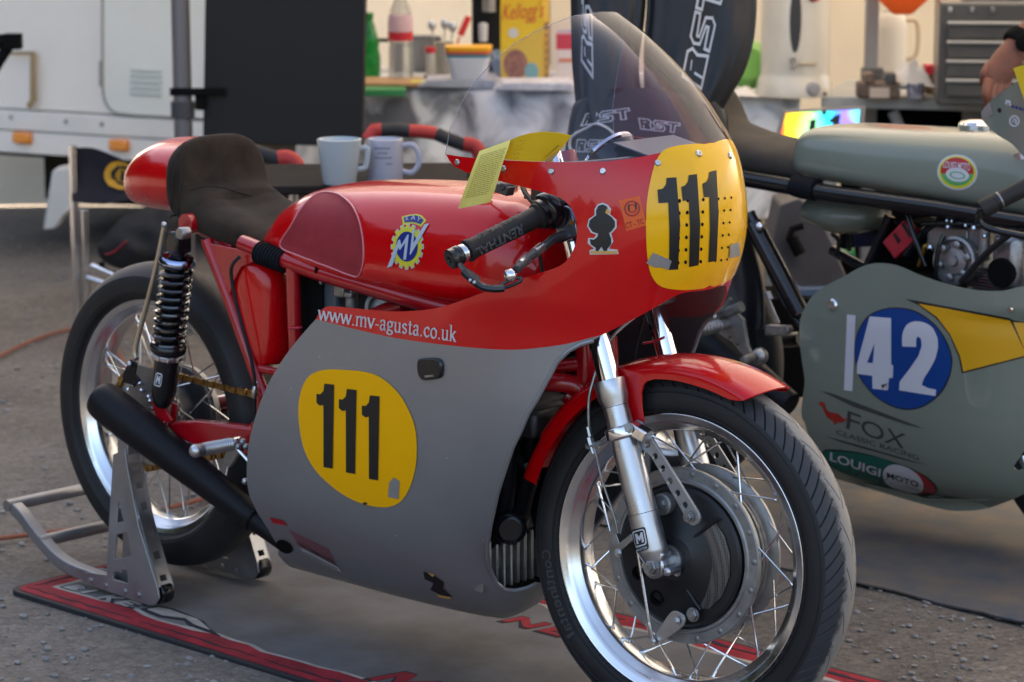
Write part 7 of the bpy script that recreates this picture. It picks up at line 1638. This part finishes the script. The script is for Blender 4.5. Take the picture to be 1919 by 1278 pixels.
corn=[(1463,262),(1604,290),(1612,206),(1474,213)]
RC=P(1535,250,d=dR); t=thing('rainbow_panel','small iridescent number panel with black shapes behind the sage green tank','screen',RC)
qd=[P(u,v,d=dR-.03*(u-1463)/141) for u,v in ((1452,300),(1604,312),(1612,206),(1474,213))]
nn=(qd[1]-qd[0]).cross(qd[3]-qd[0]).normalized(); nn=nn if nn.dot(_f)<0 else -nn
g=G(); g.add([p+nn*.002 for p in qd],[(0,1,2,3)]); g.build('picture',rb,t,smooth=0)
g=G(); ctr=sum(qd,Vector())/4; ou=[ctr+(p-ctr)*1.13 for p in qd]; g.add(ou+[p-nn*.03 for p in ou],[(0,1,2,3),(7,6,5,4),(0,1,5,4),(1,2,6,5),(2,3,7,6),(3,0,4,7)]); g.build('casing',mat('casing_grey',(.22,.20,.19),.5),t,bevel=.004)
def rbp(u,v): r=ray(u,v); return CV+r*((qd[0]-CV).dot(nn)/r.dot(nn))+nn*.004
for pl in ([(1519,226),(1530,224),(1526,262),(1514,262)],[(1553,228),(1566,217),(1576,215),(1571,245),(1560,246),(1562,232)],[(1540,210),(1548,206),(1550,214),(1543,218)]):
    g=G(); g.add([rbp(*p) for p in pl],[tuple(range(len(pl)))]); g.build('black_shape',MT['black_vinyl'],t,smooth=0)
g=G(); g.tube([RC-EZ*.05-nn*.03,Vector((RC.x,RC.y,.0))-nn*.03],.016,8); g.box(Vector((RC.x,RC.y,.012))-nn*.03,(.3,.3,.024)); g.build('stand',MT['dark_gap'],t)
# ---------------- black leathers hanging between the two motorcycles
LD=6.05
lm_=mat('leather_black',(.008,.008,.010),.5,var=.25,vscale=7,bump=.25,bscale=35,coat=.08)
t=thing('leather_suit','black racing leathers hanging up with white outlined lettering','leathers',P(1235,600,d=LD))
def drape(name,rows,dep,seed):
    g=G(); rings=[]
    R_=smooth_poly([(v,l,r) for v,l,r in rows],4,False)
    for v,l,r in R_:
        ring_=[]
        for k in range(64):
            a=2*math.pi*k/64; u=(l+r)/2+(r-l)/2*math.cos(a)
            wob=.012*noise.noise(Vector((math.cos(a)*1.6,v*.006,seed)))+.006*noise.noise(Vector((math.cos(a)*5,v*.012,seed+3)))
            dd=LD-dep*math.sin(a)*(.9)-wob*(1 if math.sin(a)>0 else 0)
            fold=.010*noise.noise(Vector((k*.30,v*.0035,seed*5)))+.0022*noise.noise(Vector((k*.9,v*.012,seed)))
            ring_.append(P(u+fold*200*(.3 if abs(math.cos(a))>.9 else 1)*0,v,d=dd-fold*(1 if math.sin(a)>0 else .3)))
        rings.append(ring_)
    g.loft(rings); o=g.build(name,lm_,t,smooth=70); return o,g.bvh()
l1,b1_=drape('left_sleeve',[(-260,1060,1215),(-80,1066,1212),(0,1070,1212),(60,1071,1206),(110,1072,1199),(160,1076,1201),(200,1080,1212),(240,1090,1220)],.036,1)
l2,b2_=drape('right_sleeve',[(-260,1200,1415),(-80,1208,1420),(0,1213,1420),(60,1209,1416),(100,1207,1408),(140,1207,1394),(175,1208,1374),(210,1206,1356),(260,1200,1350)],.042,2)
l3,b3_=drape('suit_body',[(165,1150,1260),(185,1085,1345),(215,1070,1362),(250,1064,1366),(300,1058,1372),(360,1060,1390),(420,1070,1405),(480,1085,1420),(540,1100,1432),(600,1110,1434),(618,1120,1430)],.055,3)
g=G(); a=P(1240,-200,d=LD); g.tube([a,Vector((a.x,a.y,2.42))],.006,6); g.box(a+EZ*.0,(.3,.02,.02),Matrix((EA,EB,EZ)).transposed()); g.build('hanger',MT['dark_gap'],t)
def outlined(bv,body,q,par,th=.10,off=.003):
    """white letters with a black core: an outline print"""
    S={'R':[[(.04,0),(.04,1),(.8,1),(.96,.8),(.86,.5),(.98,0)],],'S':[[(.04,0),(.8,0),(.96,.2),(.9,.5),(.3,.6),(.3,.72),(.96,.78),(.96,1),(.2,1),(.04,.8),(.1,.5),(.66,.4),(.66,.28),(.04,.24)]],'T':[[(.34,0),(.66,0),(.66,.74),(1.0,.74),(1.0,1),(.0,1),(.0,.74),(.34,.74)]]}
    m=quad(q); n=len(body); g=G(); 
    for i,ch in enumerate(body):
        for pl in S[ch]:
            pp=[Vector(((i+.04+.92*x)/n,y)) for x,y in pl]; N=len(pp)
            for k in range(N):
                a,b=pp[k],pp[(k+1)%N]; dv=Vector(((b.x-a.x)*n,b.y-a.y)); 
                if dv.length<1e-6: continue
                dv.normalize(); nv=Vector((-dv.y/n,dv.x))*th*.5; ex=Vector((dv.x/n,dv.y))*th*.45
                V,F=cdt([tuple(a-ex-nv),tuple(b+ex-nv),tuple(b+ex+nv),tuple(a-ex+nv)])
                g.add([hit(bv,*m(*p),off) for p in V],F)
        if ch=='R':
            for a,b in ((Vector((.35,.05)),Vector((.35,.45))),(Vector((.35,.68)),Vector((.62,.72)))):
                dv=(b-a).normalized(); nv=Vector((-dv.y,dv.x))*th*.4; g.add([hit(bv,*m((i+p.x)/n,p.y),off) for p in (a-nv,b-nv,b+nv,a+nv)],[(0,1,2,3)])
    g.build('suit_lettering',mat('print_white',(.55,.56,.58),.5) if 'print_white' not in bpy.data.materials else bpy.data.materials['print_white'],par,smooth=0)
outlined(b2_,'RST',[(1312,172),(1362,-38),(1318,-48),(1278,148)],l2,.085)
outlined(b1_,'RST',[(1112,150),(1108,-60),(1090,-60),(1092,118)],l1,.11)
outlined(b3_,'RST',[(1086,236),(1186,222),(1180,203),(1096,214)],l3,.085); outlined(b3_,'RST',[(1200,242),(1272,250),(1276,232),(1196,222)],l3,.085)
# oval patch with ring
g=G(); m_=[(1082,300),(1072,282),(1071,265),(1080,250),(1105,238),(1120,233),(1138,240),(1152,252)]
g.tube([hit(b3_,u,v,.004) for u,v in smooth_poly(m_,4,False)],.006,6,flat=.5); g.build('patch_ring',bpy.data.materials['print_white'],l3); outlined(b3_,'RST',[(1078,284),(1140,286),(1148,264),(1080,262)],l3,.07)
# ---------------- small brown table with two mugs, padded chair
mz=P(640,346,d=6.2).z
O=P(650,346,d=6.25); t=thing('camp_table','low folding table with a dark brown top behind the red tank','table',(O.x,O.y,0))
M=fr(650,346,6.25,4); M.translation.z=mz
g=boxl(M,(.02,.17,-.012),(.62,.44,.02)); g.build('table_top',mat('brown_top',(.022,.018,.016),.85,var=.2,spec=.15),t,bevel=.004)
g=G()
for x in (-.26,.28):
    for y in (.0,.34): g.tube([M@Vector((x,y,-.02)),M@Vector((x*1.05,y,-mz))],.011,8)
g.build('table_leg',MT['dull_steel'],t)
def mug(u,v,d,r0,r1,h,mt,label,hs):
    M=fr(u,v,d); M.translation.z=mz+.0005; t=T('mug',label,'mug',M,None)
    b=lathe_at(M,[(0,0),(r0,0),(r0+.002,.004),(r1,h),(r1-.003,h+.001),(r1-.0045,h-.002),(r0-.003,.006),(0,.006)],36).build('mug_body',mt,t,smooth=50)
    g=G(); g.tube(smooth_poly(hs,5,False),.0048,10,flat=1.4); g.tf(M).build('handle',mt,t); return M,t,r0
wm=mat('mug_white',(.44,.49,.51),.25,coat=.5); wl=mat('mug_lilac',(.46,.455,.53),.25,coat=.5)
mug(637,346,6.22,.037,.0525,.104,wm,'plain pale mug with a squared handle behind the red tank',[(.045,0,.084),(.064,0,.082),(.066,0,.075),(.062,0,.045),(.056,0,.036),(.040,0,.034)])
M2,t2_,r0_=mug(722,340,6.28,.041,.0425,.098,wl,'straight white mug printed with lines of text beside the plain mug',[(.041,0,.082),(.066,0,.083),(.080,0,.060),(.078,0,.036),(.062,0,.018),(.041,0,.022)])
g=G(); rd=random.Random(5)
for z,x0,x1 in ((.077,-.55,.35),(.066,-.35,.2),(.055,-.55,.45),(.041,.1,.45)):
    x=x0
    while x<x1:
        w_=rd.uniform(.04,.09); g.add([M2@Vector((.0428*math.sin(q),-.0428*math.cos(q),zz)) for q,zz in ((x,z),(min(x+w_,x1),z),(min(x+w_,x1),z+.005),(x,z+.005))],[(0,1,2,3)]); x+=w_+.025
g.build('mug_print',mat('mug_ink',(.18,.18,.2),.6),t2_,smooth=0)
# chair with padded arms
rp_=mat('pad_red',(.42,.035,.03),.6); bp_=mat('pad_black',(.025,.025,.028),.7)
O=P(600,400,d=6.9); t=thing('camp_chair','folding chair with red and black padded arms behind the mugs','chair',(O.x,O.y,0))
def arm(pts,segs,d):
    for (a,b),mt in segs:
        q=[P(*p,d=d) for p in pts[a:b+1]]; g=G(); g.tube(smooth_poly(q,4,False) if len(q)>2 else q,.0185,14); g.build('arm_pad',mt,t)
arm([(432,262),(470,280),(527,299)],[((0,1),rp_),((1,2),bp_)],6.8)
q=[P(u,v,d=6.8) for u,v in ((522,297),(540,296),(556,308),(557,332))]; g=G(); g.tube(smooth_poly(q,4,False),.0215,12); g.build('arm_cap',rp_,t)
g=G(); a=P(550,325,d=6.8); g.tube([a,Vector((a.x,a.y,.0))],.0125,10); g.build('chair_leg',MT['alloy'],t)
g=G(); g.box(P(568,343,d=6.8),(.03,.03,.035)); g.build('hinge_block',MT['dark_gap'],t,bevel=.004)
dR_=7.3
arm([(712,244),(740,242),(768,245),(790,246),(818,250),(845,262),(872,272)],[((0,2),bp_),((2,4),rp_),((4,6),bp_)],dR_)
q=[P(u,v,d=dR_) for u,v in ((716,243),(702,244),(690,262))]; g=G(); g.tube(q,.02,12); g.build('arm_cap',rp_,t); g=G(); q=[P(u,v,d=dR_) for u,v in ((870,270),(890,274),(900,290),(902,310))]; g.tube(smooth_poly(q,3,False),.021,12); g.build('arm_cap',rp_,t)
g=G(); a=P(900,300,d=dR_); g.tube([a,Vector((a.x,a.y,0))],.0125,10); a2=P(692,262,d=dR_); g.tube([a2,Vector((a2.x,a2.y,0))],.0125,10); g.build('chair_leg',MT['alloy'],t)
s0,s1,s2,s3=P(470,335,d=6.9),P(560,350,d=6.7),P(900,350,d=7.2),P(720,322,d=7.5)
g=G(); g.loft([[s0+(s3-s0)*k,s0+(s3-s0)*k+((s1-s0)*(1-k)+(s2-s3)*k)*.5-EZ*.03,s1+(s2-s1)*k] for k in (0,.25,.5,.75,1)],cap=False,closed=False); g.build('seat_sling',mat('sling_black',(.012,.012,.013),.8),t,solid=.004)
g=boxl(fr(505,352,6.85),(0,0,0),(.13,.02,.045)); g.build('side_strap',MT['dark_gap'],t,bevel=.004)
# ---------------- director's chair at the left with a navy back and gold roundel
DC=8.2
navyc=mat('canvas_navy',(.010,.009,.016),.85,bump=.3,bscale=60); gold=mat('gold_print',(.55,.28,.012),.6)
a=P(141,590,d=DC); t=thing('folding_chair','chrome folding chair with a navy canvas back and a gold roundel','chair',(a.x,a.y,0))
for u in (141,159,330,348):
    p=P(u,420,d=DC+(.2 if u>200 else 0)); g=G(); g.tube([Vector((p.x,p.y,.0)),Vector((p.x,p.y,P(u,{141:268,159:392}.get(u,300),d=DC).z))],.0135,12); g.build('chrome_leg',MT['chrome'],t)
top=[(135,276),(165,275),(185,279),(215,291),(245,303),(275,309),(345,309)]; bot=[(135,376),(165,380),(190,382),(215,379),(245,374),(275,372),(345,372)]
rows=[]
for (u,v),(u2,v2) in zip(smooth_poly(top,4,False),smooth_poly(bot,4,False)):
    rows.append([P(u+(u2-u)*k/8,v+(v2-v)*k/8,d=DC-.035+.02*math.sin(k/8*math.pi)+.006*noise.noise(Vector((u*.05,k*.6,0)))) for k in range(9)])
g=G(); g.loft(rows,cap=False,closed=False); NB=g.bvh(); cb=g.build('canvas_back',navyc,t,smooth=70,solid=.004)
g=G(); V,F=cdt(ellipse(229,326,32,30,32),(),(5,5)); g.add([hit(NB,u,v,.014) for u,v in V],F); g.build('gold_roundel',gold,cb,smooth=0)
g=G(); V,F=cdt(ellipse(233,327,22,21,28),[ellipse(234,328,16,16,24)],(5,5)); g.add([hit(NB,u,v,.018) for u,v in V],F); V,F=cdt([(229,316),(234,314),(236,340),(230,340)],(),(4,4)); g.add([hit(NB,u,v,.018) for u,v in V],F); g.build('roundel_ring',navyc,cb,smooth=0)
tubes('seat_rail',MT['chrome'],t,[([P(175,500,d=DC-.1),P(245,530,d=DC-.25)],.0135),([P(165,520,d=DC),P(240,545,d=DC-.1)],.01)],12,False)
bk=thing('black_jacket','black jacket with a red stripe folded over the chair seat','jacket',P(260,480,d=DC-.1))
g=G(); rows=[]
oj=[(182,468),(190,452),(215,420),(240,398),(275,385),(330,380),(345,400),(345,480),(330,500),(270,510),(215,500),(192,486)]
V,F=cdt(dense(oj,2,True),(),(12,12)); 
def jd(u,v): 
    e=min((Vector((u,v))-Vector(p)).length for p in dense(oj,3,True)); return DC-.1-.09*(1-math.exp(-e/16))-.03*noise.noise(Vector((u*.03,v*.03,2)))
g.add([P(u,v,d=jd(u,v)) for u,v in V],F); g.add([P(u,v,d=DC+.05) for u,v in V],[tuple(reversed(f)) for f in F]); JB=g.bvh(); g.build('cloth_folds',mat('jacket_black',(.012,.011,.012),.75,bump=.3,bscale=30),bk,smooth=70)
g=G(); g.tube([hit(JB,u,v,.003) for u,v in smooth_poly([(200,474),(215,470),(228,460),(238,452)],4,False)],.006,6,flat=.5); g.build('red_stripe',mat('stripe_red',(.35,.03,.05),.7),bk)
g=G(); g.tube([P(190,490,d=DC-.12),P(192,500,d=DC-.12)],.01,6); g.build('toggle',MT['dark_gap'],bk)
# pale plastic step and dark frame corner near the motorhome
t=thing('plastic_step','pale grey plastic step leaning in front of the motorhome skirt','step',P(105,430,d=9.2))
pl=[(98,318),(133,312),(135,392),(118,405),(104,428),(80,430)]; g=G(); g.prism(pl,lambda u,v:P(u,v,d=9.2),EB*.12); g.build('step_body',mat('step_grey',(.50,.50,.48),.5),t,bevel=.008)
t=thing('frame_corner','black square tube frame corner poking in at the left picture edge','frame',P(0,90,d=8.6))
g=G(); a=P(-60,78,d=8.6); b=P(24,76,d=8.6); c=P(-25,150,d=8.6); g.tube([a,b],.026,4); g.tube([P(20,80,d=8.6),c],.020,4); g.box(b,(.06,.05,.05),Matrix((EA,EB,EZ)).transposed()); g.tube([a,Vector((a.x,a.y,0))],.024,8); g.build('square_tube',MT['dark_gap'],t,bevel=.004)
# orange cable on the ground
cab=[(-40,680),(0,665),(60,637),(135,616),(200,625),(240,700)]
o=thing('extension_cord','orange extension cord snaking over the gravel behind the rear wheel','cord',P(0,665,z=.004))
g=G(); g.tube(smooth_poly([P(u,v,z=.004) for u,v in cab],6,False),.0055,8); g.tube(smooth_poly([P(u,v,z=.004) for u,v in ((240,700),(330,800),(420,905),(300,955),(170,985),(60,1000),(-60,1014))],6,False),.0055,8); g.build('cord',mat('cord_orange',(.27,.085,.045),.55),o)
# ---------------- person at the right edge, only the forearm and hand in the picture
def skin_body(name,verts,edges,mt,parent,sub=2):
    me=bpy.data.meshes.new(name); me.from_pydata([tuple(Vector(v[0])-parent.location) for v in verts],edges,[]); me.materials.append(mt); o=bpy.data.objects.new(name,me); COL.objects.link(o); o.parent=parent
    mo=o.modifiers.new('skin','SKIN'); mo.use_smooth_shade=True; sv=me.skin_vertices[0].data
    for i,v in enumerate(verts): sv[i].radius=(v[1],v[1])
    sv[0].use_root=True
    ss=o.modifiers.new('sub','SUBSURF'); ss.levels=ss.render_levels=sub; return o
PD=6.35
hips=P(2150,420,d=PD+.1); base=Vector((hips.x,hips.y,0))
pe=thing('person','person beside the sage green motorcycle reaching down with a dark watch on the wrist','person',base)
skin=mat('skin',(.20,.068,.038),.55,var=.12,vscale=20,bump=.1,bscale=200); wear=mat('dark_clothes',(.03,.03,.04),.85,bump=.2,bscale=80)
def HB(a,b,c): return base+EA*a+EB*b+EZ*c
el=P(1985,20,d=PD); wr=P(1905,88,d=PD-.02); pa=P(1873,124,d=PD-.03); sh=HB(-.10,.0,1.40)
vs_=[(HB(0,0,.92),.15),(HB(0,0,1.15),.15),(HB(0,0,1.38),.13),(HB(0,0,1.48),.055),(HB(-.01,-.02,1.56),.065),(HB(-.015,-.04,1.66),.10),(HB(-.01,-.03,1.75),.08),(sh+EA*-.06,.07),((sh+el)/2,.052),(el,.043),((el*.45+wr*.55),.041),(wr,.032),(pa,.033),(HB(.22,0,1.38),.07),(HB(.30,.05,1.12),.05),(HB(.26,-.12,.95),.035)]
es_=[(0,1),(1,2),(2,3),(3,4),(4,5),(5,6),(2,7),(7,8),(8,9),(9,10),(10,11),(11,12),(2,13),(13,14),(14,15)]
for k,(u1,v1,u2,v2,u3,v3,r) in enumerate(((1854,150,1848,178,1853,203,.0115),(1864,157,1859,186,1864,211,.012),(1875,159,1871,187,1876,210,.0115),(1886,155,1884,180,1887,200,.0105),(1857,120,1845,140,1842,163,.0115))):
    n0=len(vs_); vs_+=[(P(u1,v1,d=PD-.03+.006*k),r*1.25),(P(u2,v2,d=PD-.05+.006*k),r),(P(u3,v3,d=PD-.03+.006*k),r*.8)]; es_+=[(12,n0),(n0,n0+1),(n0+1,n0+2)]
skin_body('torso_and_arm',vs_,es_,skin,pe)
g=G(); axw=(wr-pa).normalized(); g.lathe([(.0385,-.016),(.0405,-.013),(.0405,.013),(.0385,.016)],wr+axw*.016,axw,24); g.lathe([(.02,0),(.021,.008),(.018,.010),(0,.010)],wr+axw*.016-EB*.038,-EB,20); g.build('watch',MT['dark_gap'],pe)
g=G(); 
for zz in (0,): g.loft([[HB(.185*math.cos(a),.135*math.sin(a),z)*1 for a in [2*math.pi*k/24 for k in range(24)]] for z in (.86,1.0,1.2,1.36)]); 
g.build('shirt',wear,pe,smooth=70)
skin_body('trousers',[(HB(0,0,.92),.16),(HB(-.09,0,.84),.105),(HB(-.10,-.01,.50),.075),(HB(-.10,.01,.09),.055),(HB(.09,0,.84),.105),(HB(.10,-.01,.50),.075),(HB(.10,.01,.09),.055)],[(0,1),(1,2),(2,3),(0,4),(4,5),(5,6)],wear,pe)
for s_ in (-1,1): g=G(); g.loft([[HB(s_*.10+.045*w_*math.cos(a),-.06+.13*w_*math.sin(a),z) for a in [2*math.pi*k/20 for k in range(20)]] for z,w_ in ((0,1),(.03,1.02),(.07,.8),(.10,.55))]); g.build('shoe',MT['rubber'],pe,smooth=60)

# crate of oddments under the sage green motorcycle
CD_=6.75
t=thing('grey_crate','grey plastic crate with a pale blue base seen below the sage green tank',"crate",Vector((P(1520,560,d=CD_).x,P(1520,560,d=CD_).y,0)))
g=G(); g.prism([(1462,385),(1500,372),(1540,408),(1592,532),(1560,560),(1470,552),(1438,498)],lambda u,v:P(u,v,d=CD_),EB*.2); g.build('crate_side',mat('crate_grey',(.060,.056,.062),.6,var=.15),t,bevel=.006)
g=G(); g.prism([(1440,500),(1450,490),(1500,540),(1575,538),(1572,570),(1470,580)],lambda u,v:P(u,v,d=CD_-.02),EB*.2); g.build('crate_base',mat('crate_blue',(.075,.125,.22),.5),t,bevel=.006)
g=G(); g.tube([P(1478,452,d=CD_-.03),P(1485,430,d=CD_-.03),P(1505,424,d=CD_-.03)],.009,8); g.tube([P(1484,446,d=CD_-.03),P(1500,478,d=CD_-.03)],.016,8); g.build('latch',MT['dark_gap'],t)
g=G(); g.box(P(1520,640,d=CD_+.05),(.3,.2,.25),Matrix((EA,EB,EZ)).transposed()); g.build('crate_foot',MT['dark_gap'],t)
t=thing('green_funnel','small green plastic part lying beside the grey crate','plastic part',P(1583,478,d=6.9)); g=G(); g.prism([(1564,466),(1596,474),(1602,466),(1604,482),(1600,490),(1568,480)],lambda u,v:P(u,v,d=6.9),EB*.03); g.build('green_part',mat('part_green',(.01,.18,.05),.5),t,bevel=.003)
# more clutter on the kitchen table
M=ontable(1010,60,9.45); t=T('grey_canister','tall grey canister behind the drink carton','canister',M); lathe_at(M,[(0,0),(.04,0),(.042,.01),(.042,.24),(.036,.26),(0,.262)]).build('canister_body',mat('canister_grey',(.10,.10,.11),.5),t)
M=ontable(906,128,9.0); t=T('white_bottle','small white bottle in front of the black coffee machine','bottle',M); lathe_at(M,[(0,0),(.018,0),(.019,.06),(.010,.075),(.010,.09),(0,.09)]).build('bottle_body',MT['white_vinyl'],t)
M=ontable(790,150,8.7); t=T('yellow_packet','flat yellow packet beside the green sheet','packet',M); boxl(M,(0,.02,.008),(.07,.06,.014)).build('packet',MT['lime_vinyl'],t,bevel=.003)
